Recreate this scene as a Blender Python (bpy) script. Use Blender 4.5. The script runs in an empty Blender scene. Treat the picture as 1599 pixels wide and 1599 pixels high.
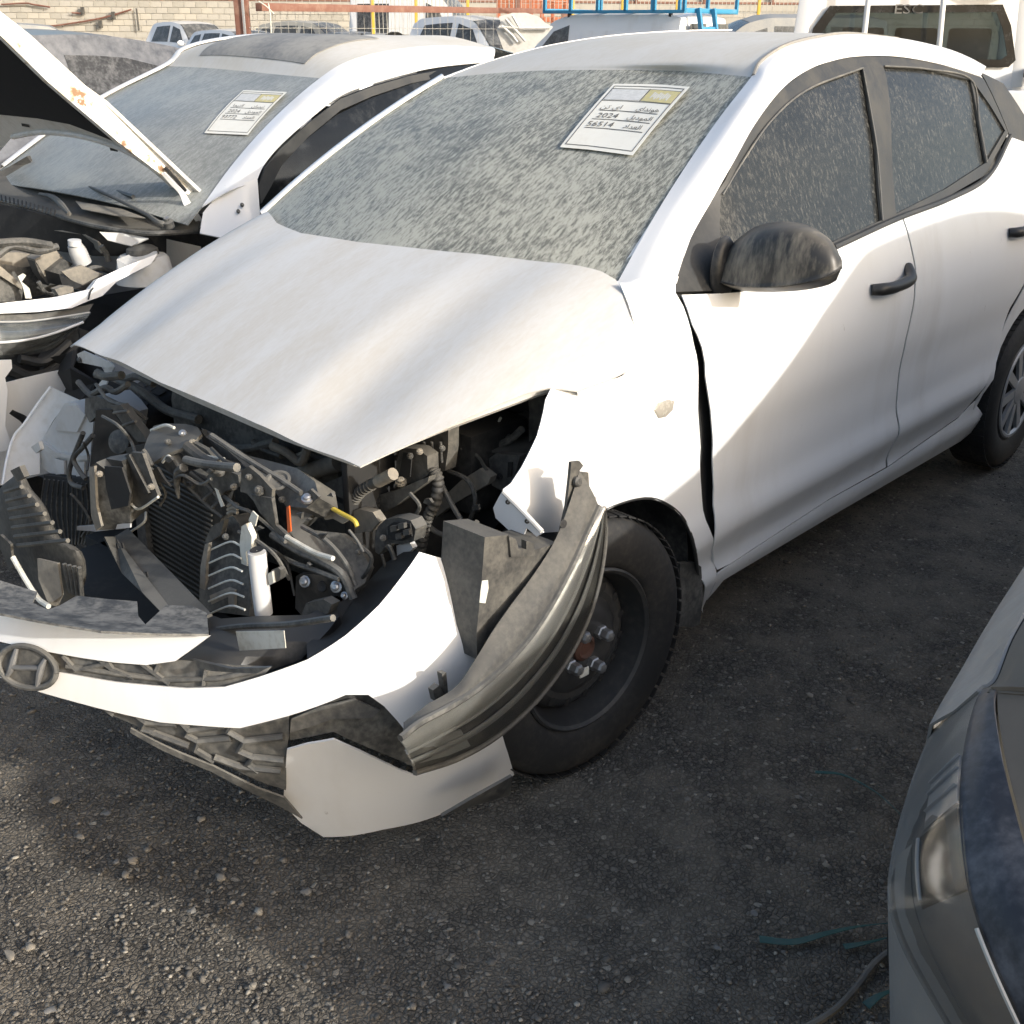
import bpy, bmesh, math, random
import numpy as np
from mathutils import Vector, Matrix, noise as mnoise
from mathutils.geometry import delaunay_2d_cdt
R = math.radians
random.seed(7); rng = np.random.default_rng(7)
scene = bpy.context.scene
COL = scene.collection

# ------------------------------------------------------------------ camera, sky, sun, exposure
CAM = np.array([1.6513, 2.0785, 1.5215]); YAW, PITCH, ROLL, FPX = -2.40617, 0.41111, 0.00704, 1734.41
_fw = np.array([math.cos(PITCH)*math.cos(YAW), math.cos(PITCH)*math.sin(YAW), -math.sin(PITCH)])
_r = np.cross(_fw, [0, 0, 1]); _r /= np.linalg.norm(_r); _u = np.cross(_r, _fw)
_c, _s = math.cos(ROLL), math.sin(ROLL)
_rr, _uu = _c*_r + _s*_u, -_s*_r + _c*_u
cam_data = bpy.data.cameras.new('camera'); cam = bpy.data.objects.new('camera', cam_data); COL.objects.link(cam)
cam.matrix_world = Matrix(((_rr[0], _uu[0], -_fw[0], CAM[0]), (_rr[1], _uu[1], -_fw[1], CAM[1]), (_rr[2], _uu[2], -_fw[2], CAM[2]), (0, 0, 0, 1)))
cam_data.sensor_width = 36.0; cam_data.sensor_fit = 'HORIZONTAL'; cam_data.lens = 36.0*FPX/1599.0
cam_data.clip_start = 0.02; cam_data.clip_end = 2000
scene.camera = cam

SUN_EL, SUN_AZ = R(21), R(-7)          # azimuth measured from +Y towards +X
world = bpy.data.worlds.new('World'); scene.world = world; world.use_nodes = True
wn = world.node_tree.nodes; wl = world.node_tree.links
sky = wn.new('ShaderNodeTexSky'); sky.sky_type = 'NISHITA'; sky.sun_disc = False
sky.sun_elevation = SUN_EL; sky.sun_rotation = SUN_AZ; sky.dust_density = 4.0; sky.air_density = 1.0; sky.ozone_density = 0.9
bg = wn['Background']; bg.inputs['Strength'].default_value = 0.15
wl.new(sky.outputs[0], bg.inputs['Color'])
sun_d = bpy.data.lights.new('sun', 'SUN'); sun_d.energy = 2.05; sun_d.angle = R(0.9); sun_d.color = (1.0, 0.975, 0.925)
sun = bpy.data.objects.new('sun', sun_d); COL.objects.link(sun)
_sd = Vector((math.sin(SUN_AZ)*math.cos(SUN_EL), math.cos(SUN_AZ)*math.cos(SUN_EL), math.sin(SUN_EL)))
sun.rotation_euler = _sd.to_track_quat('Z', 'Y').to_euler(); sun.location = (0, 30, 12)
vs = scene.view_settings; vs.view_transform = 'Standard'; vs.look = 'None'; vs.gamma = 1.0; vs.exposure = 0.9; vs.use_curve_mapping = False
scene.cycles.max_bounces = 6; scene.cycles.diffuse_bounces = 3; scene.cycles.glossy_bounces = 2; scene.cycles.transparent_max_bounces = 16

# ------------------------------------------------------------------ pixel <-> place (pixels of the 1599 px photograph)
def ray(x, y): return _fw + _rr*(x-799.5)/FPX - _uu*(y-799.5)/FPX
def at(x, y, axis, val):
    d = ray(x, y); i = 'xyz'.index(axis); return CAM + d*(val-CAM[i])/d[i]
def atd(x, y, depth):                 # depth measured along the view axis
    return CAM + ray(x, y)*depth
def ontopx(P):
    d = np.asarray(P)-CAM; z = d@_fw; return (799.5+FPX*(d@_rr)/z, 799.5-FPX*(d@_uu)/z)
def hit(x, y, F, axis):               # ray against a height-field surface axis = F(other two)
    i = 'xyz'.index(axis); d = ray(x, y); o = [k for k in range(3) if k != i]
    ts = np.linspace(0.5, 6.5, 400); P = CAM + ts[:, None]*d
    g = P[:, i]-F(P[:, o[0]], P[:, o[1]])
    k = np.where(np.sign(g[:-1]) != np.sign(g[1:]))[0]
    if len(k) == 0: k = [int(np.argmin(np.abs(g)))]
    k = k[0]
    if k >= len(ts)-1: return P[-1]
    a, b = ts[k], ts[k+1]
    for _ in range(30):
        m = (a+b)/2; p = CAM+m*d; gm = p[i]-F(p[o[0]], p[o[1]])
        if np.sign(gm) == np.sign(g[k]): a = m
        else: b = m
    return CAM + d*(a+b)/2

# ------------------------------------------------------------------ objects
WLOC = {}
def link(ob, parent=None, wloc=(0, 0, 0)):
    COL.objects.link(ob); WLOC[ob.name] = Vector(wloc); ob.location = wloc
    if parent is not None:
        ob.parent = parent
        if parent.name in WLOC: ob.matrix_parent_inverse = Matrix.Translation(-WLOC[parent.name])
    return ob
def tag(o, label=None, cat=None, group=None, kind=None):
    if label: o['label'] = label
    if cat: o['category'] = cat
    if group: o['group'] = group
    if kind: o['kind'] = kind
    return o
def thing(name, label, cat, loc=(0, 0, 0), group=None):
    o = bpy.data.objects.new(name, None); o.empty_display_size = 0.1
    link(o, None, loc); return tag(o, label, cat, group)
def mesh(name, V, Fc, m, parent=None, smooth=True, sharp=35, origin=True):
    V = np.asarray(V, float)
    if origin:
        lo, hi = V.min(0), V.max(0); base = np.array([(lo[0]+hi[0])/2, (lo[1]+hi[1])/2, lo[2]])
    else: base = np.zeros(3)
    me = bpy.data.meshes.new(name); me.from_pydata((V-base).tolist(), [], [tuple(int(i) for i in f) for f in Fc]); me.update()
    if m is not None:
        for mm in (m if isinstance(m, (list, tuple)) else [m]): me.materials.append(mm)
    if smooth:
        me.shade_smooth()
        if sharp: me.set_sharp_from_angle(angle=R(sharp))
    ob = bpy.data.objects.new(name, me)
    return link(ob, parent, base)
class MB:                              # collects shapes of ONE piece
    def __init__(s): s.V = []; s.F = []
    def add(s, V, F):
        n = len(s.V); s.V += [tuple(v) for v in V]; s.F += [tuple(i+n for i in f) for f in F]; return s
    def build(s, name, m, parent=None, **k): return mesh(name, s.V, s.F, m, parent, **k)
def crspline(P, n, closed=False):      # Catmull-Rom through the points
    P = np.asarray(P, float); k = len(P)
    if k == 2 and not closed: return P[0]+(P[1]-P[0])*np.linspace(0, 1, n)[:, None]
    if closed: Q = np.vstack([P[-1], P, P[0], P[1]]); seg = k
    else: Q = np.vstack([2*P[0]-P[1], P, 2*P[-1]-P[-2]]); seg = k-1
    ts = np.linspace(0, seg, n, endpoint=not closed); i = np.minimum(ts.astype(int), seg-1); t = (ts-i)[:, None]
    a, b, c, d = Q[i], Q[i+1], Q[i+2], Q[i+3]
    return 0.5*(2*b+(c-a)*t+(2*a-5*b+4*c-d)*t*t+(3*b-a-3*c+d)*t**3)
def normals_of(V, F):
    N = np.zeros_like(V)
    for f in F:
        for k in range(1, len(f)-1):
            n = np.cross(V[f[k]]-V[f[0]], V[f[k+1]]-V[f[0]])
            for i in (f[0], f[k], f[k+1]): N[i] += n
    l = np.linalg.norm(N, axis=1, keepdims=True); l[l == 0] = 1
    return N/l
def shell(V, F, thick, toward=None):   # thin sheet -> closed shell; front faces look towards `toward` (default the camera)
    V = np.asarray(V, float); N = normals_of(V, F)
    tgt = CAM if toward is None else np.asarray(toward, float)
    if np.sum(N*(tgt-V)) < 0: F = [tuple(reversed(f)) for f in F]; N = -N
    if thick <= 0: return V, F
    n = len(V); B = V-N*thick
    ed = {}
    for f in F:
        for a, b in zip(f, f[1:]+f[:1]): ed[(a, b)] = 1
    rim = [(a, b) for (a, b) in ed if (b, a) not in ed]
    VV = [V, B]; FF = list(F)+[tuple(i+n for i in reversed(f)) for f in F]
    off = 2*n; ex = []
    for a, b in rim: FF.append((b, a, a+n, b+n))
    return np.vstack(VV), FF
def patch(name, G, m, parent=None, nu=24, nv=24, thick=0.0, toward=None, **k):
    G = np.asarray(G, float); A = np.stack([crspline(row, nv) for row in G]); B = np.stack([crspline(A[:, j], nu) for j in range(nv)], 1)
    V = B.reshape(-1, 3); F = [(i*nv+j, i*nv+j+1, (i+1)*nv+j+1, (i+1)*nv+j) for i in range(nu-1) for j in range(nv-1)]
    V, F = shell(V, F, thick, toward)
    return mesh(name, V, F, m, parent, **k)
def inside(poly, P):
    poly = np.asarray(poly); P = np.asarray(P); x, y = P[:, 0], P[:, 1]; r = np.zeros(len(P), bool); j = len(poly)-1
    for i in range(len(poly)):
        xi, yi = poly[i]; xj, yj = poly[j]
        c = ((yi > y) != (yj > y)) & (x < (xj-xi)*(y-yi)/((yj-yi) if yj != yi else 1e-12)+xi)
        r ^= c; j = i
    return r
def dens(poly, step):
    out = []
    for a, b in zip(poly, np.roll(poly, -1, 0)):
        n = max(1, int(np.linalg.norm(b-a)/step))
        for i in range(n): out.append(a+(b-a)*i/n)
    return np.array(out)
def tri2d(poly, step, holes=()):
    poly = dens(np.asarray(poly, float), step); hs = [dens(np.asarray(h, float), step) for h in holes]
    lo, hi = poly.min(0), poly.max(0)
    gx, gy = np.meshgrid(np.arange(lo[0]+step/2, hi[0], step), np.arange(lo[1]+step/2, hi[1], step*0.9))
    gx = gx+(np.arange(gx.shape[0])[:, None] % 2)*step/2
    g = np.stack([gx.ravel(), gy.ravel()], 1); g = g[inside(poly, g)] if len(g) else g
    for h in hs: g = g[~inside(h, g)]
    loops = [poly]+hs; B = np.vstack(loops)
    if len(g):
        dmin = np.min(np.linalg.norm(g[:, None]-B[None], axis=2), axis=1); g = g[dmin > step*0.45]
    V = np.vstack([B, g]) if len(g) else B
    E = []; o = 0
    for l in loops:
        n = len(l); E += [(o+i, o+(i+1) % n) for i in range(n)]; o += n
    vo, _, fo, *_ = delaunay_2d_cdt([Vector(v) for v in V], E, [], 0, 1e-7)
    vo = np.array([tuple(v) for v in vo]); c = np.array([vo[list(f)].mean(0) for f in fo])
    ok = inside(poly, c)
    for h in hs: ok &= ~inside(h, c)
    return vo, [tuple(f) for f, k in zip(fo, ok) if k]
def sheet(name, out, F, axis, m, parent=None, step=0.03, thick=0.004, holes=(), off=0.0, curve=0, pxin=True, dent=None, toward=None, **k):
    """panel lying on the surface axis = F(u, v); its outline is given in pixels (or as u, v when pxin is False)"""
    i = 'xyz'.index(axis); o = [k2 for k2 in range(3) if k2 != i]
    def conv(pp):
        r = []
        for p in pp:
            if pxin and not (len(p) == 3): q = hit(p[0], p[1], F, axis); r.append((q[o[0]], q[o[1]]))
            else: r.append((p[0], p[1]))
        r = np.array(r)
        return crspline(r, curve*len(r), True) if curve else r
    vo, fo = tri2d(conv(out), step, [conv(h) for h in holes])
    V = np.zeros((len(vo), 3)); V[:, o[0]] = vo[:, 0]; V[:, o[1]] = vo[:, 1]; V[:, i] = F(vo[:, 0], vo[:, 1])+off
    if dent is not None: V = dent(V)
    V, Fc = shell(V, fo, thick, toward)
    return mesh(name, V, Fc, m, parent, **k)
def plate(name, pts, axis, val, m, parent=None, thick=0.006, step=None, holes=(), bend=None, curve=0, **k):
    """plate cut to a pixel outline, standing on the plane axis = val (val may be one number per point)"""
    P = np.array([p[:2] for p in pts], float)
    vals = np.array([p[2] if len(p) > 2 else val for p in pts], float)
    if curve:
        A = crspline(np.column_stack([P, vals*1000]), curve*len(P), True); P, vals = A[:, :2], A[:, 2]/1000
    st = step or 1e6
    vo, fo = tri2d(P, st, holes)
    # linear fit of val over the outline keeps the plate flat between points that agree, bent otherwise
    Q = []; fit = None
    if step and len(P) >= 8 and np.ptp(vals) > 1e-6:
        n0, n1 = P.mean(0), P.std(0)+1e-6; B = lambda q: (lambda a, b: np.column_stack([np.ones(len(a)), a, b, a*b, a*a, b*b]))((q[:, 0]-n0[0])/n1[0], (q[:, 1]-n0[1])/n1[1])
        co = np.linalg.lstsq(B(P), vals, rcond=None)[0]; fit = B(vo)@co
    for iv, v in enumerate(vo):
        if fit is not None: Q.append(at(v[0], v[1], axis, float(fit[iv]))); continue
        d = np.linalg.norm(P-v, axis=1); j = int(d.argmin())
        if d[j] < 1e-4: w = vals[j]
        else:
            ww = 1/(d**2); w = float((ww*vals).sum()/ww.sum())
        Q.append(at(v[0], v[1], axis, w))
    V = np.array(Q)
    if bend is not None: V = bend(V)
    V, Fc = shell(V, fo, thick)
    return mesh(name, V, Fc, m, parent, smooth=k.pop('smooth', True), sharp=k.pop('sharp', 30), **k)
def tubeVF(P, r, n=10, close=True):
    P = np.asarray(P, float); k = len(P); r = np.broadcast_to(np.asarray(r, float), (k,))
    T = np.gradient(P, axis=0); T /= np.linalg.norm(T, axis=1, keepdims=True)+1e-12
    ref = np.array([0, 0, 1.0]) if abs(T[0][2]) < 0.9 else np.array([1.0, 0, 0])
    a = np.cross(T[0], ref); a /= np.linalg.norm(a); V = []
    for i in range(k):
        a = a-T[i]*(a@T[i]); a /= np.linalg.norm(a)+1e-12; b = np.cross(T[i], a)
        for j in range(n):
            t = 2*math.pi*j/n; V.append(P[i]+r[i]*(a*math.cos(t)+b*math.sin(t)))
    F = [(i*n+j, i*n+(j+1) % n, (i+1)*n+(j+1) % n, (i+1)*n+j) for i in range(k-1) for j in range(n)]
    if close: F += [tuple(range(n-1, -1, -1)), tuple((k-1)*n+j for j in range(n))]
    return V, F
def tube(name, P, r, m, parent=None, n=10, res=None, ribs=None, **k):
    P = np.asarray(P, float)
    if res: P = crspline(P, res)
    rr = np.full(len(P), r) if np.isscalar(r) else np.interp(np.linspace(0, 1, len(P)), np.linspace(0, 1, len(r)), r)
    if ribs: rr = rr*(1+0.13*np.sin(np.arange(len(P))*ribs))
    V, F = tubeVF(P, rr, n); return mesh(name, V, F, m, parent, **k)
def boxVF(c, h, ax=None, bev=0.0):     # oriented box with chamfered edges
    c = np.asarray(c, float); h = np.asarray(h, float)
    A = np.eye(3) if ax is None else np.asarray(ax, float)
    bev = min(bev, 0.45*h.min())
    if bev <= 0:
        V = [c+A.T@(np.array([sx, sy, sz])*h) for sx in (-1, 1) for sy in (-1, 1) for sz in (-1, 1)]
        return V, [(0, 1, 3, 2), (4, 6, 7, 5), (0, 4, 5, 1), (2, 3, 7, 6), (0, 2, 6, 4), (1, 5, 7, 3)]
    bm = bmesh.new(); bmesh.ops.create_cube(bm, size=2.0)
    for v in bm.verts: v.co = Vector(np.array(v.co)*h)
    bmesh.ops.bevel(bm, geom=list(bm.edges), offset=bev, segments=2, affect='EDGES', profile=0.6)
    V = [c+A.T@np.array(v.co) for v in bm.verts]; F = [tuple(v.index for v in f.verts) for f in bm.faces]; bm.free()
    return V, F
def box(name, c, h, m, parent=None, ax=None, bev=0.004, **k):
    V, F = boxVF(c, h, ax, bev); return mesh(name, V, F, m, parent, **k)
def frame(xdir, up=(0, 0, 1)):         # rows are the axes of an oriented box
    x = np.asarray(xdir, float); x /= np.linalg.norm(x); z = np.asarray(up, float); y = np.cross(z, x); y /= np.linalg.norm(y); z = np.cross(x, y)
    return np.array([x, y, z])
def beam(name, a, b, w, h, m, parent=None, up=(0, 0, 1), bev=0.003, **k):
    a, b = np.asarray(a, float), np.asarray(b, float)
    return box(name, (a+b)/2, (np.linalg.norm(b-a)/2, w/2, h/2), m, parent, frame(b-a, up), bev, **k)
def lathe(name, prof, c, axis, m, parent=None, n=48, **k):   # profile (r, h) turned about `axis` through c
    V, F = latheVF(prof, c, axis, n); return mesh(name, V, F, m, parent, **k)
def latheVF(prof, c, axis, n=48):
    z = np.asarray(axis, float); z /= np.linalg.norm(z); ref = np.array([0, 0, 1.0]) if abs(z[2]) < 0.9 else np.array([1.0, 0, 0])
    x = np.cross(ref, z); x /= np.linalg.norm(x); y = np.cross(z, x); c = np.asarray(c, float)
    V = []; F = []
    for r, h in prof:
        for j in range(n):
            t = 2*math.pi*j/n; V.append(c+z*h+r*(x*math.cos(t)+y*math.sin(t)))
    for i in range(len(prof)-1):
        for j in range(n): F.append((i*n+j, (i+1)*n+j, (i+1)*n+(j+1) % n, i*n+(j+1) % n))
    return V, F
def dome(name, ring, center, up, depth, m, parent=None, rings=8, p=2.0, back=0.3, **k):
    """rounded lump: a closed 3D ring swelling by `depth` along `up`, a little (`back`) the other way"""
    ring = np.asarray(ring, float); c = np.asarray(center, float); up = np.asarray(up, float); up /= np.linalg.norm(up)
    n = len(ring); V = []; F = []
    lv = []
    for i in range(rings): 
        t = (i/rings)*math.pi/2; lv.append((math.cos(t)**(2/p), math.sin(t)**(2/p)*depth))
    lvb = []
    for i in range(1, rings):
        t = (i/rings)*math.pi/2; lvb.append((math.cos(t)**(2/p), -math.sin(t)**(2/p)*depth*back))
    allv = list(reversed(lvb))+lv
    for s, h in allv:
        for q in ring: V.append(c+(q-c)*s+up*h)
    V += [c+up*depth, c-up*depth*back]; L = len(allv)
    for i in range(L-1):
        for j in range(n): F.append((i*n+j, i*n+(j+1) % n, (i+1)*n+(j+1) % n, (i+1)*n+j))
    for j in range(n):
        F.append(((L-1)*n+j, (L-1)*n+(j+1) % n, L*n)); F.append(((j+1) % n, j, L*n+1))
    V = np.array(V); N = normals_of(V, F)
    if np.sum(N*(V-c)) < 0: F = [tuple(reversed(f)) for f in F]
    return mesh(name, V, F, m, parent, **k)
def pp(l, axis, val): return [at(p[0], p[1], axis, p[2] if len(p) > 2 else val) for p in l]
def smooth01(a, b, x): t = np.clip((x-a)/(b-a), 0, 1); return t*t*(3-2*t)
def hermite(xs, ys):
    xs = np.array(xs, float); ys = np.array(ys, float); d = np.diff(ys)/np.diff(xs); mm = np.zeros_like(ys)
    mm[1:-1] = np.where(d[:-1]*d[1:] > 0, 2*d[:-1]*d[1:]/(d[:-1]+d[1:]+1e-12), 0); mm[0], mm[-1] = d[0], d[-1]
    def f(x):
        x = np.clip(np.asarray(x, float), xs[0], xs[-1]); i = np.clip(np.searchsorted(xs, x)-1, 0, len(xs)-2)
        h = xs[i+1]-xs[i]; t = (x-xs[i])/h
        return (2*t**3-3*t**2+1)*ys[i]+(t**3-2*t**2+t)*h*mm[i]+(-2*t**3+3*t**2)*ys[i+1]+(t**3-t**2)*h*mm[i+1]
    return f

# ------------------------------------------------------------------ materials
class NT:
    def __init__(s, name):
        s.m = bpy.data.materials.new(name); s.m.use_nodes = True; s.t = s.m.node_tree; s.n = s.t.nodes; s.n.clear()
        s.out = s.n.new('ShaderNodeOutputMaterial'); s.tc = s.n.new('ShaderNodeTexCoord')
    def N(s, typ, **kw):
        nd = s.n.new('ShaderNode'+typ)
        for k, v in kw.items():
            if k in nd.inputs.keys() if hasattr(nd.inputs, 'keys') else False: pass
            setattr(nd, k, v)
        return nd
    def L(s, a, b): s.t.links.new(a, b)
    def coords(s, scale=(1, 1, 1), rot=(0, 0, 0), src='Object', loc=(0, 0, 0)):
        mp = s.N('Mapping'); s.L(s.tc.outputs[src], mp.inputs[0]); mp.inputs['Scale'].default_value = scale; mp.inputs['Rotation'].default_value = rot; mp.inputs['Location'].default_value = loc
        return mp.outputs[0]
    def noise(s, vec, scale, detail=4, rough=0.55, dist=0.0):
        t = s.N('TexNoise'); s.L(vec, t.inputs['Vector']); t.inputs['Scale'].default_value = scale; t.inputs['Detail'].default_value = detail
        t.inputs['Roughness'].default_value = rough; t.inputs['Distortion'].default_value = dist; return t.outputs['Fac']
    def voro(s, vec, scale, feature='F1', out='Distance', rand=1.0):
        t = s.N('TexVoronoi'); t.feature = feature; s.L(vec, t.inputs['Vector']); t.inputs['Scale'].default_value = scale; t.inputs['Randomness'].default_value = rand
        return t.outputs[out]
    def rng(s, v, a, b, c=0.0, d=1.0):
        t = s.N('MapRange'); s.L(v, t.inputs[0]); t.inputs[1].default_value = a; t.inputs[2].default_value = b; t.inputs[3].default_value = c; t.inputs[4].default_value = d; t.interpolation_type = 'SMOOTHSTEP'
        return t.outputs[0]
    def math(s, op, a, b=0.0, c=None):
        t = s.N('Math'); t.operation = op
        for i, v in enumerate((a, b)):
            if isinstance(v, (int, float)): t.inputs[i].default_value = v
            else: s.L(v, t.inputs[i])
        return t.outputs[0]
    def mix(s, f, a, b):
        t = s.N('Mix'); t.data_type = 'RGBA'
        for sock, v in ((t.inputs[0], f), (t.inputs[6], a), (t.inputs[7], b)):
            if isinstance(v, (int, float)): sock.default_value = v
            elif isinstance(v, tuple): sock.default_value = (*v, 1) if len(v) == 3 else v
            else: s.L(v, sock)
        return t.outputs[2]
    def bsdf(s, col, rough=0.5, metal=0.0, coat=0.0, normal=None, spec=None, **kw):
        b = s.N('BsdfPrincipled')
        for nm, v in (('Base Color', col), ('Roughness', rough), ('Metallic', metal), ('Coat Weight', coat)):
            if isinstance(v, tuple): b.inputs[nm].default_value = (*v, 1)
            elif isinstance(v, (int, float)): b.inputs[nm].default_value = v
            else: s.L(v, b.inputs[nm])
        if coat: b.inputs['Coat Roughness'].default_value = 0.12
        if spec is not None: b.inputs['Specular IOR Level'].default_value = spec
        if normal is not None: s.L(normal, b.inputs['Normal'])
        return b.outputs[0]
    def bump(s, h, strength=0.3, dist=0.01):
        t = s.N('Bump'); s.L(h, t.inputs['Height']); t.inputs['Strength'].default_value = strength; t.inputs['Distance'].default_value = dist; return t.outputs[0]
    def done(s, sh): s.L(sh, s.out.inputs['Surface']); return s.m
    def up(s, a, b):                    # how far a face looks upwards: where dust settles
        g = s.N('NewGeometry'); sep = s.N('SeparateXYZ'); s.L(g.outputs['Normal'], sep.inputs[0]); return s.rng(sep.outputs[2], a, b)

DUST = (0.42, 0.36, 0.27)
def dusty(name, base, rough=0.5, metal=0.0, coat=0.0, dust=DUST, lo=0.45, hi=0.75, amt=0.6, scale=6.0, fine=60.0, stretch=(1, 1, 1), rot=(0, 0, 0), up=0.0, bump=0.0, drough=0.85, spec=None):
    t = NT(name); c = t.coords(stretch, rot)
    n1 = t.noise(c, scale, 5, 0.6); n2 = t.noise(c, fine, 3, 0.6)
    f = t.math('MULTIPLY', t.rng(t.math('ADD', t.math('MULTIPLY', n1, 0.65), t.math('MULTIPLY', n2, 0.35)), lo, hi), amt)
    if up:
        uf = t.math('MULTIPLY', t.up(0.25, 0.95), up); uf = t.math('MULTIPLY', uf, t.rng(n1, 0.25, 0.6, 0.35, 1.0))
        f = t.math('MAXIMUM', f, uf)
    col = t.mix(f, base, dust); rg = t.N('MapRange'); t.L(f, rg.inputs[0]); rg.inputs[3].default_value = rough; rg.inputs[4].default_value = drough
    nm = t.bump(n2, bump, 0.004) if bump else None
    return t.done(t.bsdf(col, rg.outputs[0], metal, coat, nm, spec))
M = {}
def white_paint():
    t = NT('white_paint'); c = t.coords(); cs = t.coords((1, 1, .22)); n1 = t.noise(cs, 5, 5, .6); n2 = t.noise(c, 3, 4, .6); n3 = t.noise(t.coords((1, 1, .6), (0, R(30), 0)), 26, 4, .7); n4 = t.noise(c, 120, 2, .6)
    col = t.mix(t.math('MULTIPLY', t.rng(n1, .48, .78), .22), (.79, .79, .78), DUST); col = t.mix(t.math('MULTIPLY', t.rng(n2, .5, .8), .14), col, (.55, .50, .41))
    col = t.mix(t.math('MULTIPLY', t.rng(n3, .70, .76), .5), col, (.30, .27, .23)); rg = t.rng(n1, .4, .8, .30, .55)
    return t.done(t.bsdf(col, rg, coat=.25, normal=t.bump(n4, .03, .002)))
M['white'] = white_paint()
M['white_dusty'] = dusty('white_paint_dusty', (0.60, 0.595, 0.575), 0.5, coat=0.0, dust=(0.50, 0.465, 0.405), lo=0.34, hi=0.72, amt=0.7, scale=3.5, fine=38, stretch=(1.0, 3.2, 1), rot=(0, 0, R(35)))
M['white_roof'] = dusty('white_paint_roof', (0.60, 0.585, 0.545), 0.6, dust=(0.50, 0.465, 0.39), lo=0.35, hi=0.7, amt=0.6, scale=3.0, fine=30, stretch=(1, 2.0, 1))
M['white_inner'] = dusty('white_primer_inner', (0.62, 0.61, 0.58), 0.5, dust=(0.42, 0.38, 0.30), lo=0.4, hi=0.75, amt=0.6, scale=5, fine=40)
M['black'] = dusty('black_plastic_dusty', (0.030, 0.031, 0.031), 0.5, dust=(0.235, 0.225, 0.198), lo=0.36, hi=0.70, amt=0.72, scale=8, fine=90, up=0.62, bump=0.15)
M['black_heavy'] = dusty('black_plastic_caked', (0.03, 0.03, 0.03), 0.6, dust=(0.165, 0.155, 0.132), lo=0.30, hi=0.68, amt=0.8, scale=9, fine=90, up=0.7, bump=0.2)
M['black_clean'] = dusty('black_plastic', (0.017, 0.0175, 0.018), 0.4, dust=(0.17, 0.162, 0.145), lo=0.44, hi=0.8, amt=0.5, scale=6, fine=70, up=0.25)
M['dark_void'] = dusty('undercoat_and_shade', (0.018, 0.018, 0.018), 0.8, dust=(0.09, 0.083, 0.072), lo=0.5, hi=0.8, amt=0.5, scale=8)
M['trim'] = dusty('window_trim', (0.028, 0.029, 0.029), 0.45, dust=(0.075, 0.073, 0.066), lo=0.36, hi=0.7, amt=0.7, scale=9, fine=120, stretch=(1, 1, 0.5))
M['grey_plastic'] = dusty('grille_plastic', (0.045, 0.047, 0.048), 0.55, dust=(0.30, 0.285, 0.25), lo=0.35, hi=0.75, amt=0.75, scale=5, fine=60, up=0.6)
M['rubber'] = dusty('tyre_rubber', (0.016, 0.016, 0.016), 0.75, dust=(0.12, 0.105, 0.085), lo=0.4, hi=0.8, amt=0.55, scale=5, fine=70, bump=0.1)
M['steel_black'] = dusty('black_steel_wheel', (0.034, 0.035, 0.036), 0.36, metal=0.0, dust=(0.17, 0.15, 0.12), lo=0.42, hi=0.76, amt=0.5, scale=6, fine=60)
M['chrome'] = dusty('bright_nut', (0.42, 0.42, 0.42), 0.38, metal=0.8, dust=(0.3, 0.27, 0.22), lo=0.5, hi=0.9, amt=0.4, scale=20)
M['rust'] = dusty('rusty_hub', (0.10, 0.045, 0.030), 0.85, dust=(0.06, 0.045, 0.035), lo=0.4, hi=0.7, amt=0.7, scale=40)
M['alu'] = dusty('radiator_alu', (0.06, 0.058, 0.054), 0.55, metal=0.3, dust=(0.17, 0.15, 0.115), lo=0.35, hi=0.75, amt=0.6, scale=6, fine=60)
M['reservoir'] = dusty('white_reservoir_plastic', (0.55, 0.55, 0.54), 0.4, dust=(0.40, 0.35, 0.27), lo=0.42, hi=0.8, amt=0.5, scale=6, fine=50, up=0.25)
M['pipe_white'] = dusty('white_pipe', (0.66, 0.66, 0.65), 0.4, dust=(0.4, 0.36, 0.3), lo=0.5, hi=0.85, amt=0.4, scale=9)
M['tan'] = dusty('tan_dusty_metal', (0.14, 0.13, 0.115), 0.7, dust=(0.34, 0.305, 0.245), lo=0.25, hi=0.65, amt=0.85, scale=8, fine=60, up=0.6)
M['yellow'] = dusty('yellow_handle', (0.55, 0.42, 0.06), 0.5, dust=(0.45, 0.38, 0.22), amt=0.5)
M['orange'] = dusty('orange_reflector', (0.55, 0.10, 0.02), 0.4, amt=0.3)
M['label'] = dusty('paper_label', (0.66, 0.65, 0.58), 0.7, dust=(0.35, 0.31, 0.22), lo=0.4, hi=0.75, amt=0.6, scale=30)
M['silver'] = dusty('reflector_silver', (0.42, 0.42, 0.40), 0.3, metal=0.35, dust=(0.3, 0.28, 0.24), lo=0.4, hi=0.8, amt=0.5, scale=9)
M['paper'] = dusty('notice_paper', (0.76, 0.75, 0.68), 0.7, dust=(0.55, 0.5, 0.4), lo=0.45, hi=0.85, amt=0.4, scale=10)
M['ink'] = dusty('notice_ink', (0.10, 0.10, 0.10), 0.8, amt=0.2)
M['paper_yellow'] = dusty('notice_yellow_field', (0.60, 0.53, 0.25), 0.7, dust=(0.45, 0.42, 0.28), lo=0.4, hi=0.6, amt=0.5, scale=120)
M['paper_grey'] = dusty('notice_grey_field', (0.60, 0.61, 0.60), 0.7, dust=(0.45, 0.46, 0.45), lo=0.4, hi=0.6, amt=0.5, scale=120)
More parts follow.
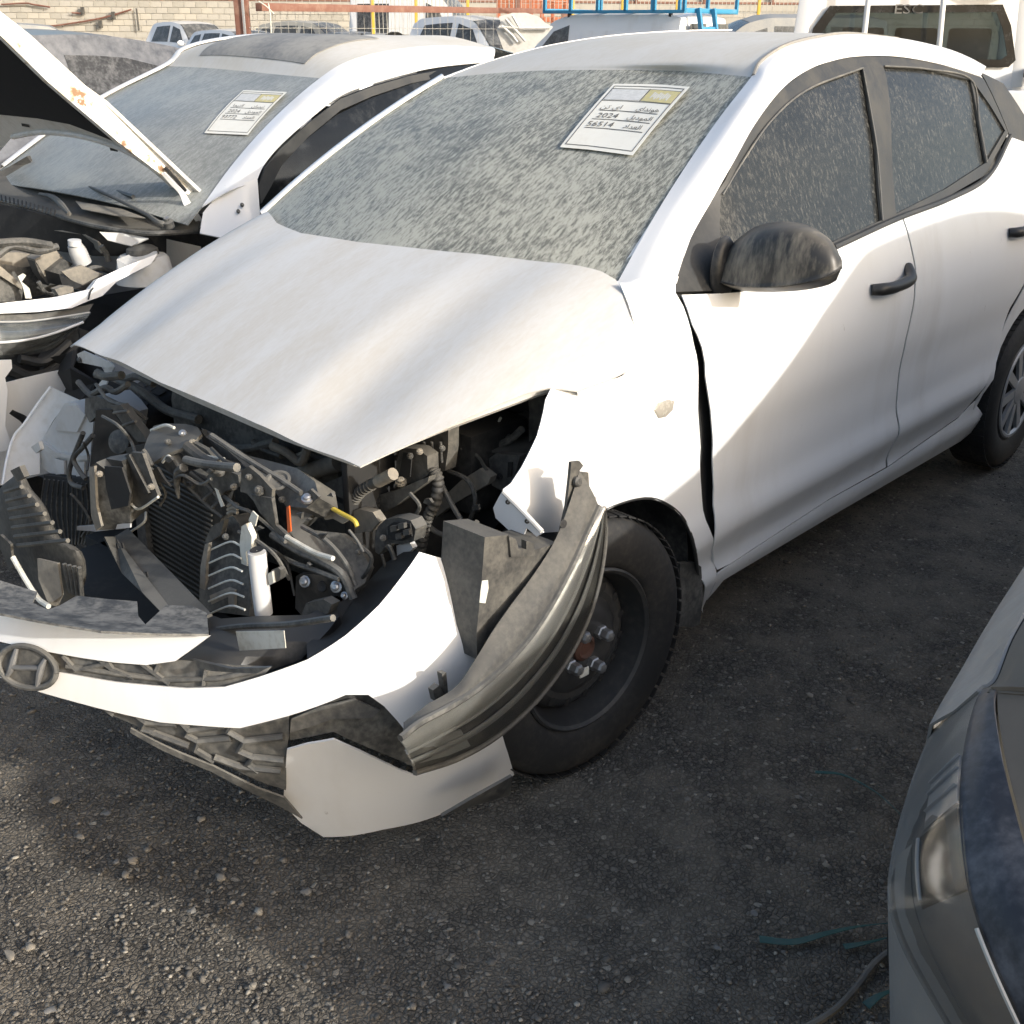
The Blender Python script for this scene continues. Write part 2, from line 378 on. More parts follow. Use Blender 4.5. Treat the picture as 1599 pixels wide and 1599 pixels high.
def glass(name, tint, dust, lo, hi, amt, base, stretch, rot, scale=26, fine=90, gloss=0.25, big=0.15):
    """dusty pane: clear tinted glass with streaks of settled dust"""
    t = NT(name); c = t.coords(stretch, rot)
    n1 = t.noise(c, scale, 4, 0.62, 0.3); n2 = t.noise(t.coords((1, 1, 1)), 4.5, 3, 0.5); n3 = t.noise(c, fine, 2, 0.6)
    s = t.math('ADD', t.math('ADD', t.math('MULTIPLY', n1, 0.75-big), t.math('MULTIPLY', n3, 0.25)), t.math('MULTIPLY', n2, big))
    f = t.math('ADD', t.math('MULTIPLY', t.rng(s, lo, hi), amt), base)
    tr = t.N('BsdfTransparent'); tr.inputs[0].default_value = (*tint, 1)
    gl = t.N('BsdfGlossy'); gl.inputs['Roughness'].default_value = gloss; gl.inputs[0].default_value = (0.9, 0.95, 0.95, 1)
    fr = t.N('Fresnel'); fr.inputs[0].default_value = 1.5
    m1 = t.N('MixShader'); t.L(fr.outputs[0], m1.inputs[0]); t.L(tr.outputs[0], m1.inputs[1]); t.L(gl.outputs[0], m1.inputs[2])
    df = t.N('BsdfDiffuse'); df.inputs[0].default_value = (*dust, 1)
    m2 = t.N('MixShader'); t.L(f, m2.inputs[0]); t.L(m1.outputs[0], m2.inputs[1]); t.L(df.outputs[0], m2.inputs[2])
    return t.done(m2.outputs[0])
M['ws'] = glass('windshield_glass_dusty', (0.30, 0.42, 0.40), (0.51, 0.51, 0.445), 0.41, 0.58, 0.54, 0.28, (1.0, 3.4, 1.0), (0, 0, R(30)), 36, 120, big=.24)
M['sideglass'] = glass('side_glass_dusty', (0.04, 0.046, 0.048), (0.27, 0.262, 0.235), 0.44, 0.74, 0.34, 0.035, (2.4, 2.4, 0.45), (0, R(8), 0), 50, 150)
M['ws2'] = glass('windshield_glass_hazy', (0.36, 0.44, 0.45), (0.46, 0.47, 0.44), 0.38, 0.66, 0.36, 0.42, (1.0, 2.4, 1.0), (0, 0, R(24)), 30, 110, big=.35)
def clear_lens(name, tint=.86, fac=.14, rough=.12):
    t = NT(name); tr = t.N('BsdfTransparent'); tr.inputs[0].default_value = (tint, tint, tint*.99, 1); gl = t.N('BsdfGlossy'); gl.inputs['Roughness'].default_value = rough; gl.inputs[0].default_value = (.8, .8, .8, 1)
    mx = t.N('MixShader'); mx.inputs[0].default_value = fac; t.L(tr.outputs[0], mx.inputs[1]); t.L(gl.outputs[0], mx.inputs[2]); return t.done(mx.outputs[0])
M['lens'] = clear_lens('lamp_lens')

# ================================================================== SETTING: ground
def ground_mat():
    t = NT('gravelly_asphalt'); c = t.coords(src='Object')
    big = t.noise(c, 0.8, 4, 0.6); mid = t.noise(c, 7, 4, 0.6); fine = t.noise(c, 160, 2, 0.7)
    w = t.N('VectorMath'); w.operation = 'ADD'
    nz = t.N('TexNoise'); t.L(c, nz.inputs['Vector']); nz.inputs['Scale'].default_value = 60
    sc = t.N('VectorMath'); sc.operation = 'SCALE'; t.L(nz.outputs['Color'], sc.inputs[0]); sc.inputs['Scale'].default_value = 0.012
    t.L(c, w.inputs[0]); t.L(sc.outputs[0], w.inputs[1])
    vd = t.voro(w.outputs[0], 92, 'DISTANCE_TO_EDGE'); vc = t.voro(w.outputs[0], 92, 'F1', 'Color')
    sep = t.N('SeparateColor'); t.L(vc, sep.inputs[0])
    vd2 = t.voro(w.outputs[0], 210, 'DISTANCE_TO_EDGE')
    stone = t.mix(t.rng(sep.outputs[0], 0.0, 1.0), (0.080, 0.071, 0.058), (0.185, 0.164, 0.134))
    stone = t.mix(t.rng(sep.outputs[1], 0.955, 0.995), stone, (0.40, 0.365, 0.30))
    stone = t.mix(t.math('MULTIPLY', t.rng(fine, 0.35, 0.7), 0.5), stone, (0.19, 0.168, 0.136))
    joint = t.rng(vd, 0.0, 0.09); joint2 = t.rng(vd2, 0.0, 0.12)
    col = t.mix(joint, (0.038, 0.034, 0.028), stone)
    dust = t.math('MULTIPLY', t.rng(t.math('ADD', t.math('MULTIPLY', mid, 0.6), t.math('MULTIPLY', big, 0.4)), 0.42, 0.64), 0.65)
    col = t.mix(dust, col, (0.285, 0.245, 0.188))
    h = t.math('ADD', t.math('MULTIPLY', t.rng(vd, 0.0, 0.22), 0.8), t.math('MULTIPLY', joint2, 0.25)); h = t.math('ADD', h, t.math('MULTIPLY', sep.outputs[2], 0.6))
    h = t.math('ADD', h, t.math('MULTIPLY', fine, 0.35))
    return t.done(t.bsdf(col, 0.85, normal=t.bump(h, 0.9, 0.007)))
M['ground'] = ground_mat()
def build_ground():
    # near part: fine uneven sheet; far part: one flat sheet to the horizon, cut round it
    xs = np.concatenate([[-300, -80, -30, -12], np.linspace(-6, 2.2, 206), [4, 12, 60, 200]])
    ys = np.concatenate([[-300, -120, -40, -12], np.linspace(-3.2, 3.2, 160), [6, 14, 60, 200]])
    X, Y = np.meshgrid(xs, ys, indexing='ij'); Z = np.zeros_like(X)
    for i in range(len(xs)):
        for j in range(len(ys)):
            if -6 <= xs[i] <= 2.2 and -3.2 <= ys[j] <= 3.2:
                p = Vector((xs[i], ys[j], 0)); Z[i, j] = 0.006*mnoise.noise(p*1.3)+0.0035*mnoise.noise(p*9)+0.002*mnoise.noise(p*22)-0.008
            else: Z[i, j] = -0.008
    V = np.stack([X.ravel(), Y.ravel(), Z.ravel()], 1); n = len(ys)
    F = [(i*n+j, (i+1)*n+j, (i+1)*n+j+1, i*n+j+1) for i in range(len(xs)-1) for j in range(n-1)]
    return tag(mesh('ground', V, F, M['ground'], None, sharp=None, origin=False), 'dark compacted gravelly asphalt ground of the yard', None, None, 'structure')
build_ground()
# loose chippings: nobody could count them
def stone_mat():
    t = NT('stone_chips'); a = t.N('Attribute'); a.attribute_name = 'tone'; c = t.coords()
    col = t.mix(t.rng(a.outputs['Fac'], 0, 1), (0.085, 0.079, 0.07), (0.22, 0.20, 0.17)); col = t.mix(t.rng(a.outputs['Fac'], 0.93, 1.0), col, (0.42, 0.385, 0.32))
    col = t.mix(t.math('MULTIPLY', t.noise(c, 120, 3), 0.4), col, (0.11, 0.10, 0.085))
    return t.done(t.bsdf(col, 0.85))
M['stone'] = stone_mat()
def build_gravel():
    bm = bmesh.new(); bmesh.ops.create_icosphere(bm, subdivisions=1, radius=1); base = np.array([v.co for v in bm.verts]); fb = np.array([[v.index for v in f.verts] for f in bm.faces]); bm.free()
    n = 42000
    # denser close to the camera, thinning with distance
    P = []
    while len(P) < n:
        x, y = rng.uniform(-4.5, 1.7, 4000), rng.uniform(-1.2, 2.6, 4000)
        d = np.hypot(x-CAM[0], y-CAM[1]); keep = rng.random(4000) < np.clip(1.25/(d*d+0.3), 0, 1)
        P += list(zip(x[keep], y[keep]))
    P = np.array(P[:n]); s = 0.0022+0.0035*rng.random(n)**2.2; s[rng.random(n) < 0.02] *= 1.9
    sc = np.stack([s*rng.uniform(0.8, 1.5, n), s*rng.uniform(0.7, 1.1, n), s*rng.uniform(0.35, 0.7, n)], 1); a = rng.uniform(0, 6.28, n)
    jit = 1+0.25*(rng.random((n, len(base), 1))-0.5)*2
    v = base[None]*jit*sc[:, None]; ca, sa = np.cos(a)[:, None], np.sin(a)[:, None]
    V = np.stack([v[..., 0]*ca-v[..., 1]*sa+P[:, 0:1], v[..., 0]*sa+v[..., 1]*ca+P[:, 1:2], v[..., 2]+(sc[:, 2:3]*0.25-0.007)], -1).reshape(-1, 3)
    F = (fb[None]+(np.arange(n)*len(base))[:, None, None]).reshape(-1, 3)
    me = bpy.data.meshes.new('loose_gravel'); me.vertices.add(len(V)); me.vertices.foreach_set('co', V.ravel())
    me.loops.add(F.size); me.loops.foreach_set('vertex_index', F.ravel().astype(np.int32)); me.polygons.add(len(F)); me.polygons.foreach_set('loop_start', np.arange(0, F.size, 3, dtype=np.int32))
    me.update(calc_edges=True); me.validate()
    at_ = me.attributes.new('tone', 'FLOAT', 'POINT'); at_.data.foreach_set('value', np.repeat(rng.random(n), len(base)))
    me.materials.append(M['stone']); ob = bpy.data.objects.new('loose_gravel', me); link(ob)
    tag(ob, 'loose grey and pale gravel chips scattered over the yard ground', 'gravel', None, 'stuff')
build_gravel()

# generic parametric surface P = S(u, v); outlines given in pixels are carried onto it
def psolve(S, ur, vr, x, y, n=41):
    key = (id(S), ur, vr)
    if key not in _ps:
        us, vs_ = np.linspace(*ur, n), np.linspace(*vr, n)
        _ps[key] = [(u, v, *ontopx(S(u, v))) for u in us for v in vs_]; _ps[key] = np.array(_ps[key])
    g = _ps[key]; k = int(np.argmin((g[:, 2]-x)**2+(g[:, 3]-y)**2)); best = (0, g[k, 0], g[k, 1])
    _, u, v = best; hu, hv = (ur[1]-ur[0])*1e-4, (vr[1]-vr[0])*1e-4
    for _ in range(25):
        q = np.array(ontopx(S(u, v))); a = (np.array(ontopx(S(u+hu, v)))-q)/hu; b = (np.array(ontopx(S(u, v+hv)))-q)/hv
        J = np.stack([a, b], 1); d = np.linalg.lstsq(J, np.array([x, y])-q, rcond=None)[0]
        st = 0.7; u += st*np.clip(d[0], -0.05*(ur[1]-ur[0])*4, 0.05*(ur[1]-ur[0])*4); v += st*np.clip(d[1], -0.2*(vr[1]-vr[0]), 0.2*(vr[1]-vr[0]))
    return u, v
_ps = {}
def psheet(name, out, S, ur, vr, m, parent=None, step=0.03, thick=0.004, off=0.0, holes=(), nrm=None, curve=0, **k):
    def conv(l):
        r = np.array([p[:2] if len(p) == 3 else psolve(S, ur, vr, *p) for p in l]); return crspline(r, curve*len(r), True) if curve else r
    vo, fo = tri2d(conv(out), step, [conv(h) for h in holes])
    V = np.array([S(u, v) for u, v in vo])
    if off:
        N = normals_of(V, fo)
        if np.sum(N*(CAM-V)) < 0: N = -N
        V = V+N*off
    V, F = shell(V, fo, thick); return mesh(name, V, F, m, parent, **k)

# ================================================================== THE WRECKED WHITE SEDAN
car = thing('wrecked_sedan', 'white sedan with smashed front end, hanging headlight and dusty notice on windshield', 'car', (-1.2, 0, 0))
_fz = hermite([.12, .22, .27, .31, .36, .42, .50, .60, .72, .80, .88, .96, 1.02, 1.08, 1.15, 1.25, 1.35, 1.42, 1.50],
              [.72, .772, .792, .786, .800, .822, .808, .809, .822, .824, .815, .796, .776, .748, .715, .672, .622, .578, .50])
def FL(x, z):
    y = _fz(z); x = np.asarray(x, float)
    zs = 0.82-0.28*(x+0.3); s = np.maximum(np.asarray(z)-zs, 0)
    roll = 0.815-2.6*s*s
    w = smooth01(-0.62, -0.40, x); y = y*(1-w)+np.minimum(y, roll)*w
    y = y-0.24*np.maximum(x+0.05, 0)**2-0.10*np.maximum(-2.5-x, 0)**2
    return y
def HD(x, y):                           # hood skin
    x = np.asarray(x, float); y = np.asarray(y, float)
    u = (0.43-x)/0.66; z = 0.782+0.365*u-0.10*u*u
    z = z-0.9*np.maximum(np.abs(y)-0.50, 0)**2
    rg = np.clip(1.15-u, 0, 1)*np.clip(u*3+.35, 0, 1)
    z = z-rg*(0.026*smooth01(0.26, 0.42, y)+0.018*smooth01(0.28, 0.44, -y)-0.012*smooth01(0.42, 0.60, y))
    z = z-0.42*np.maximum(-0.585-y, 0)
    z = z-0.035*(y/0.6)**2*np.clip(1-u, 0, 1)*0.5
    return z
hood = sheet('hood', [(115, 538), (250, 597), (400, 661), (562, 729), (700, 667), (826, 613), (857, 606), (902, 611), (950, 594), (985, 577), (992, 520), (962, 437), (940, 424), (860, 410), (800, 403), (700, 393), (560, 378), (470, 364), (432, 348), (415, 326), (375, 334), (312, 361), (240, 410), (175, 462), (108, 534)],
             HD, 'z', M['white_dusty'], car, 0.022, 0.0035)
mesh('hood_frame', *(lambda VF: VF)(tubeVF([hit(*p, lambda a, b: HD(a, b)-0.03, 'z') for p in [(150, 540), (300, 612), (450, 676), (555, 715), (690, 660), (830, 608), (940, 575)]], 0.018, 8)), M['white_inner'], car)
# --- glass, pillars and roof
wtr, wtl, wtc = at(1172, 120, 'y', .54), at(690, 122, 'y', -.54), at(925, 109, 'y', .02)
wbr, wbl = at(962, 437, 'y', .633), at(415, 325, 'y', -.633)
wtq, wtp = at(1060, 111, 'y', .29), at(805, 112, 'y', -.26)
bot = [wbl+np.array([.02, -.005, -.02]), np.array([-.17, -.32, 1.005]), np.array([-.13, 0, 1.0]), np.array([-.17, .32, 1.005]), wbr+np.array([.02, .005, -.02])]
top = [wtl, wtp, wtc, wtq, wtr]
mid = [(np.array(a)+np.array(b))/2+np.array([.018, 0, .014])*np.array([1, 1, 1]) for a, b in zip(bot, top)]
WS = [bot, mid, top]
patch('windshield', WS, M['ws'], car, 26, 40, 0.005)
def wsp(u, v):                           # point on the windshield: u across (0 right side of car .. 1 left), v up
    G = np.array(WS, float); A = np.stack([crspline(r_, 21)[int(round(u*20))] if False else None for r_ in G]) if False else None
    c = [np.array([np.interp(u, [0, .25, .5, .75, 1], r_[:, k]) for k in range(3)]) for r_ in G]
    return c[0]*(2*(v-.5)*(v-1))+c[1]*(-4*v*(v-1))+c[2]*(2*v*(v-.5))
inner = pp([(962, 437, .633), (1012, 362, .612), (1065, 281, .588), (1120, 198, .565), (1172, 121, .54), (1186, 96, .528), (1225, 71, .522), (1275, 58, .515), (1325, 53, .51), (1400, 61, .50), (1470, 77, .495), (1510, 94, .49), (1532, 110, .49)], 'y', 0)
for _i, _v in enumerate((.0, .27, .51, .76, 1.0)): inner[_i] = wsp(1.0, _v)+np.array([0, .004, .003])
outer_px = [(1055, 440), (1078, 373), (1112, 312), (1146, 252), (1180, 192), (1222, 138), (1262, 109), (1300, 95), (1340, 88), (1400, 88), (1460, 98), (1500, 109), (1531, 119)]
outer = [hit(*p, FL, 'y') for p in outer_px]
midr = [(a+b)/2+np.array([0.005, .016, .022]) for a, b in zip(inner, outer)]
patch('roof_rail', [inner, midr, outer], M['white'], car, 9, 70, 0.004)
def rooff(y0):                            # one fore-aft line of the roof
    pass
dl = np.array(inner[4:])
far_px = [(690, 122), (716, 112), (755, 98), (800, 85), (862, 70), (945, 57), (1030, 50), (1095, 47.5), (1140, 47)]
far = [at(*p, 'y', -.535+.004*i) for i, p in enumerate(far_px)]
rows = [[np.array(q) for q in (wtl, wtp, wtc, wtq, wtr)]]
for i in range(1, len(dl)):
    n_, f_ = dl[i], far[i]; cr = .006+.012*min(1, i/3); row = []
    for t_ in (0, .25, .5, .75, 1.0):
        q = f_*(1-t_)+n_*t_; q[2] += cr*4*t_*(1-t_); q[2] = min(q[2], 1.5135); row.append(q)
    rows.append(row)
patch('roof_rail', [[p+np.array([0, .01, .003]) for p in far], [p+np.array([0, -.03, -.012]) for p in far], [p+np.array([0, -.08, -.09]) for p in far]], M['white'], car, 7, 40, .004, toward=(-1, -9, 3))
M['ditch'] = dusty('roof_ditch_grey', (.22, .215, .20), .6, amt=.5)
patch('roof', rows, M['white_roof'], car, 50, 36, 0.004, toward=(0, 0, 9))
tube('roof_ditch', [p+np.array([0, 0.004, 0.001]) for p in dl[:6]], .005, M['ditch'], car, 6, 30)
# right pillar seen past the far edge of the windshield
pr_in = [np.array(wsp(0.0, v)) for v in np.linspace(0, 1, 6)]
patch('windshield_pillar', [[p+np.array([0, .012, .004]) for p in pr_in], [p+np.array([-.01, -.012, .012]) for p in pr_in], [p+np.array([-.05, -.06, -.02]) for p in pr_in]], M['white'], car, 5, 24, 0.003)
# --- side: fender, doors, frames, panes
fender = sheet('fender', [(860, 607), (902, 614), (950, 597), (985, 580), (997, 530), (968, 442), (1055, 441), (1055, 457), (1067, 478), (1083, 536), (1090, 640), (1093, 726), (1102, 812), (1115, 879), (1119, 895), (1103, 937), (1098, 957), (1092, 900), (1085, 850), (1070, 812), (1045, 787), (1010, 776), (975, 783), (940, 800), (905, 828), (847, 832), (785, 765), (798, 755), (815, 729), (839, 680), (849, 641), (852, 624)],
               FL, 'y', M['white'], car, 0.022, 0.003)
_ca = [hit(*p, HD, 'z')+np.array([0, -.004, -.006]) for p in [(905, 611), (950, 594), (983, 577), (990, 520), (965, 441), (962, 437)]]
_cb = [hit(*p, FL, 'y')+np.array([0, -.005, -.003]) for p in [(905, 618), (952, 601), (990, 584), (1002, 530), (980, 446), (1052, 444)]]
patch('cowl_corner', [_ca, _cb], M['white'], car, 4, 24, .003)
patch('pillar_foot', [[inner[0]+np.array([.03, -.02, -.03]), inner[0]*.5+outer[0]*.5+np.array([.02, .0, -.03]), outer[0]+np.array([.02, 0, -.03])], [inner[1], midr[1], outer[1]]], M['white'], car, 6, 12, .003)
patch('pillar_foot', [[hit(*p, FL, 'y')+np.array([0, -.004, -.02]) for p in [(960, 450), (1010, 450), (1054, 450)]], [inner[0]+np.array([-.01, 0, .01]), midr[0], outer[0]+np.array([-.01, 0, .01])]], M['white'], car, 6, 12, .003)
sheet('door_jamb', [(1045, 445), (1090, 450), (1110, 520), (1130, 640), (1135, 890), (1095, 890), (1080, 660), (1065, 540)], FL, 'y', M['dark_void'], car, 0.04, 0.004, off=-0.022)
door = sheet('front_door', [(1063, 460), (1120, 458), (1180, 452), (1250, 415), (1315, 381), (1399, 343), (1407, 340), (1427, 420), (1412, 530), (1397, 633), (1382, 729), (1291, 780), (1136, 881), (1119, 889), (1114, 846), (1113, 760), (1111, 708), (1108, 640), (1100, 588), (1095, 543), (1079, 505)],
             FL, 'y', M['white'], car, 0.022, 0.003, off=0.003)
rdoor = sheet('rear_door', [(1409, 340), (1480, 312), (1541, 277), (1577, 214), (1599, 222), (-2.44, 1.13, 0), (-2.46, .86, 0), (-2.26, .66, 0), (1556, 545), (1533, 608), (1521, 622), (1497, 650), (1385, 728), (1399, 633), (1414, 530), (1429, 420)],
              FL, 'y', M['white'], car, 0.022, 0.003, off=0.003)
sheet('sill', [(1120, 896), (1136, 884), (1291, 783), (1384, 732), (1497, 653), (1524, 626), (1530, 640), (1531, 663), (1500, 689), (1300, 805), (1130, 906), (1104, 937)], FL, 'y', M['white'], car, 0.03, 0.003)
arch = [(-2.54+.345*math.cos(a), .30+.345*math.sin(a), 0) for a in np.linspace(R(-8), R(188), 22)]
sheet('quarter_panel', [(-2.16, .35, 0), (-2.17, .45, 0), (-2.30, .645, 0), (-2.47, .85, 0), (-2.46, 1.13, 0), (-2.6, 1.03, 0), (-3.05, .99, 0), (-3.15, .75, 0), (-3.15, .36, 0), (-2.85, .25, 0)]+arch[::-1], FL, 'y', M['white'], car, 0.04, 0.003, toward=(-2.5, 5, 1))
fg = [(1128, 304), (1160, 251), (1205, 187), (1262, 139), (1347, 106), (1358, 165), (1370, 240), (1378, 344), (1310, 374), (1200, 432), (1130, 438)]
rg = [(1381, 103), (1450, 108), (1517, 125), (1529, 190), (1541, 254), (1480, 294), (1401, 334), (1394, 230)]
qg = [(1523, 130), (1548, 165), (1571, 204), (1544, 250), (1533, 190)]
fr_out = outer_px+[(1538, 124), (1576, 208), (1541, 273), (1480, 308), (1404, 338), (1315, 377), (1250, 411), (1180, 448), (1120, 454), (1057, 456)]
sheet('window_frame', fr_out, FL, 'y', M['trim'], car, 0.03, 0.006, holes=[fg, rg, qg], off=-0.003)
def grow(poly, k=1.03):
    c = np.mean(poly, 0); return [tuple(c+(np.array(p)-c)*k) for p in poly]
sheet('front_window', grow(fg), FL, 'y', M['sideglass'], car, 0.04, 0.003, off=-0.011)
sheet('rear_window', grow(rg), FL, 'y', M['sideglass'], car, 0.04, 0.003, off=-0.011)
sheet('quarter_window', grow(qg, 1.05), FL, 'y', M['sideglass'], car, 0.04, 0.003, off=-0.010)
M['seal'] = dusty('window_seal_grey', (.10, .10, .095), .6, dust=(.30, .28, .24), amt=.7)
# bright edge of the window seals
for nm, l in (('window_seal', [(1128, 304), (1160, 251), (1205, 187), (1262, 139), (1347, 106)]), ('window_seal', [(1347, 106), (1358, 165), (1370, 240), (1378, 344)]), ('window_seal', [(1381, 103), (1450, 108), (1517, 125), (1529, 190), (1541, 254)])):
    tube(nm, [hit(*p, FL, 'y')+np.array([0, .001, 0]) for p in l], .0026, M['seal'], car, 6, 24)
belt = [hit(*p, FL, 'y')+np.array([0, .004, 0]) for p in [(1300, 386), (1399, 341), (1480, 310), (1541, 275), (1576, 212)]]
tube('belt_moulding', belt, .008, M['trim'], car, 6, 40)
# rear of the car, mostly out of frame
sheet('rear_pillar', [(1533, 112), (1541, 124), (1580, 213), (-2.47, 1.16, 0), (-2.62, 1.10, 0), (-2.58, 1.2, 0), (-2.42, 1.36, 0)], FL, 'y', M['trim'], car, 0.04, 0.004, off=-0.006)
patch('rear_windshield', [[(-2.36, y, 1.445-.05*abs(y)) for y in (-.47, -.25, 0, .25, .47)], [(-2.56, y, 1.27-.03*abs(y)) for y in (-.55, -.28, 0, .28, .55)], [(-2.74, y, 1.05-.02*abs(y)) for y in (-.62, -.3, 0, .3, .62)]], M['sideglass'], car, 14, 16, .004, toward=(-9, 0, 5))
patch('trunk_lid', [[(-2.72, y, 1.05-.06*abs(y)) for y in (-.70, -.35, 0, .35, .70)], [(-2.95, y, 1.05-.08*abs(y)) for y in (-.72, -.35, 0, .35, .72)], [(-3.13, y, 1.03-.09*abs(y)) for y in (-.70, -.35, 0, .35, .70)], [(-3.19, y, .85-.03*abs(y)) for y in (-.68, -.35, 0, .35, .68)], [(-3.20, y, .62) for y in (-.67, -.35, 0, .35, .67)]], M['white_roof'], car, 22, 16, .004, toward=(-9, 0, 5))
patch('rear_bumper', [[(-3.12+.1*abs(y), y, .64) for y in (-.76, -.4, 0, .4, .76)], [(-3.24+.1*abs(y), y, .5) for y in (-.78, -.4, 0, .4, .78)], [(-3.16+.1*abs(y), y, .24) for y in (-.76, -.4, 0, .4, .76)]], M['white'], car, 12, 16, .004, toward=(-9, 0, .4))
# far side, one skin with its windows as a dark strip
FR = lambda x, z: -FL(x, z)
aF = [(.345*math.cos(a), .30+.345*math.sin(a), 0) for a in np.linspace(R(188), R(60), 12)]
sheet('side_panel', [(-2.1, .22, 0)]+[(-.36, .22, 0)]+aF+[(.22, .72, 0), (-.05, .84, 0), (-.30, .96, 0), (-.7, 1.02, 0), (-1.4, 1.05, 0), (-2.0, 1.10, 0), (-2.6, 1.03, 0), (-3.1, .98, 0), (-3.12, .3, 0), (-2.85, .25, 0)]+arch[::-1], FR, 'y', M['white'], car, 0.05, .003, toward=(-1, -9, 1))
sheet('side_window', [(-.45, 1.03, 0), (-.75, 1.22, 0), (-1.1, 1.40, 0), (-1.6, 1.44, 0), (-2.1, 1.40, 0), (-2.4, 1.12, 0), (-2.0, 1.08, 0), (-1.4, 1.05, 0)], FR, 'y', M['sideglass'], car, 0.06, .003, toward=(-1, -9, 1))
# inside: floor tub, dashboard, steering wheel, seats
box('floor_tub', (-1.55, 0, .27), (1.15, .66, .05), M['dark_void'], car)
box('firewall', (-.12, 0, .62), (.02, .66, .30), M['dark_void'], car)
dome('dashboard', [(-.34+.16*math.cos(a), .62*math.sin(a), .86) for a in np.linspace(0, 2*math.pi, 28, endpoint=False)], (-.36, 0, .86), (-.1, 0, 1), .10, M['black_clean'], car, p=3, back=2.0)
tube('steering_wheel', [(-.66+.07*math.sin(a), .33+.175*math.cos(a), .90+.16*math.sin(a)) for a in np.linspace(0, 2*math.pi, 30)], .014, M['black_clean'], car, 8)
M['seat'] = dusty('grey_seat_cloth', (0.07, 0.07, 0.07), 0.9, dust=(.16, .15, .13), amt=.4)
for yy in (-.34, .34):
    s_ = box('front_seat', (-1.05, yy, .52), (.25, .24, .10), M['seat'], car, None, .05)
    box('seat_back', (-1.33, yy, .84), (.07, .23, .30), M['seat'], s_, frame((1, 0, .25)), .05)
    box('head_rest', (-1.42, yy, 1.22), (.045, .12, .08), M['seat'], s_, frame((1, 0, .25)), .035)
box('rear_seat', (-2.15, 0, .55), (.25, .60, .11), M['seat'], car, None, .05); box('rear_seat_back', (-2.42, 0, .88), (.07, .60, .30), M['seat'], car, frame((1, 0, .3)), .05)
# --- handles, signal lamp
def door_handle(nm, a, b, c, d):
    # strap from a to c with the lock end at d
    P = [hit(*a, FL, 'y')+[0, .006, 0], hit(*a, FL, 'y')+[-.02, .030, .002], hit(*b, FL, 'y')+[0, .040, 0], hit(*c, FL, 'y')+[.01, .036, 0], hit(*d, FL, 'y')+[0, .006, 0]]
    h = tube(nm, P, [.015, .017, .0155, .016, .013], M['black_clean'], None, 12, 26); return h
for par, l in ((door, [(1358, 452), (1378, 444), (1405, 432), (1415, 416)]), (rdoor, [(1573, 363), (1592, 356), (1612, 350), (1622, 338)])):
    h = door_handle('door_handle', *l); h.parent = par; h.matrix_parent_inverse = Matrix.Translation(-WLOC[par.name])
cup = lambda nm, x, y, rx, rz, par: dome(nm, [hit(x, y, FL, 'y')+np.array([rx*math.cos(a), .0022, rz*math.sin(a)]) for a in np.linspace(0, 6.283, 24, endpoint=False)], hit(x, y, FL, 'y')+np.array([0, .0022, 0]), (0, 1, 0), -.0015, M['white'], par, back=.1)
M['marker'] = dusty('marker_lamp', (.33, .31, .27), .25, dust=(.42, .38, .3), amt=.6, scale=30)
sig = dome('side_signal', pp([(1014, 640), (1022, 628), (1040, 621), (1051, 624), (1048, 640), (1036, 652), (1022, 655)], 'y', .808), at(1033, 638, 'y', .808), (0, 1, .1), .012, M['marker'], car, p=2.5)
# --- door mirror
M['mirror_black'] = dusty('mirror_black_dusty', (.016, .017, .018), .42, dust=(.27, .245, .20), lo=.42, hi=.68, amt=.62, scale=9, fine=45, stretch=(1, 2.2, .7), up=.35)
def mrow(l, xs): return [at(p[0], p[1], 'x', x) for p, x in zip(l, xs if hasattr(xs, '__len__') else [xs]*len(l))]
MR = [mrow([(1130, 450), (1165, 455), (1210, 456), (1255, 453), (1290, 446), (1306, 438)], -.53), mrow([(1117, 440), (1155, 449), (1205, 450), (1255, 444), (1296, 432), (1314, 419)], (-.465, -.452, -.45, -.455, -.475, -.50)),
      mrow([(1118, 434), (1156, 440), (1206, 440), (1255, 434), (1296, 424), (1315, 414)], (-.462, -.447, -.444, -.450, -.472, -.50)), mrow([(1124, 412), (1160, 402), (1209, 395), (1256, 394), (1296, 398), (1314, 404)], (-.47, -.452, -.448, -.456, -.478, -.508)),
      mrow([(1135, 391), (1168, 369), (1214, 358), (1257, 361), (1291, 376), (1308, 394)], (-.49, -.475, -.47, -.478, -.495, -.518)), mrow([(1148, 376), (1180, 354), (1222, 346), (1262, 352), (1293, 371), (1308, 391)], -.545)]
mir = patch('side_mirror', MR, M['mirror_black'], car, 30, 30, .008)
patch('mirror_back', [MR[0], [(np.array(a_)+np.array(b_))/2+np.array([-.02, 0, 0]) for a_, b_ in zip(MR[0], MR[-1])], MR[-1]], M['black_clean'], mir, 8, 16, .004, toward=(-9, 1, 1))
tube('mirror_seam', [p+np.array([.002, .001, 0]) for p in mrow([(1117, 438), (1155, 446), (1205, 447), (1255, 441), (1296, 429), (1314, 417)], (-.462, -.449, -.447, -.452, -.473, -.50))], .0025, M['dark_void'], mir, 6, 20)
mf = hit(1120, 420, FL, 'y'); dome('mirror_foot', [mf+np.array([.045*math.cos(a), 0.012, .075*math.sin(a)]) for a in np.linspace(0, 6.283, 20, endpoint=False)], mf, (0, 1, 0), .030, M['black_clean'], mir)
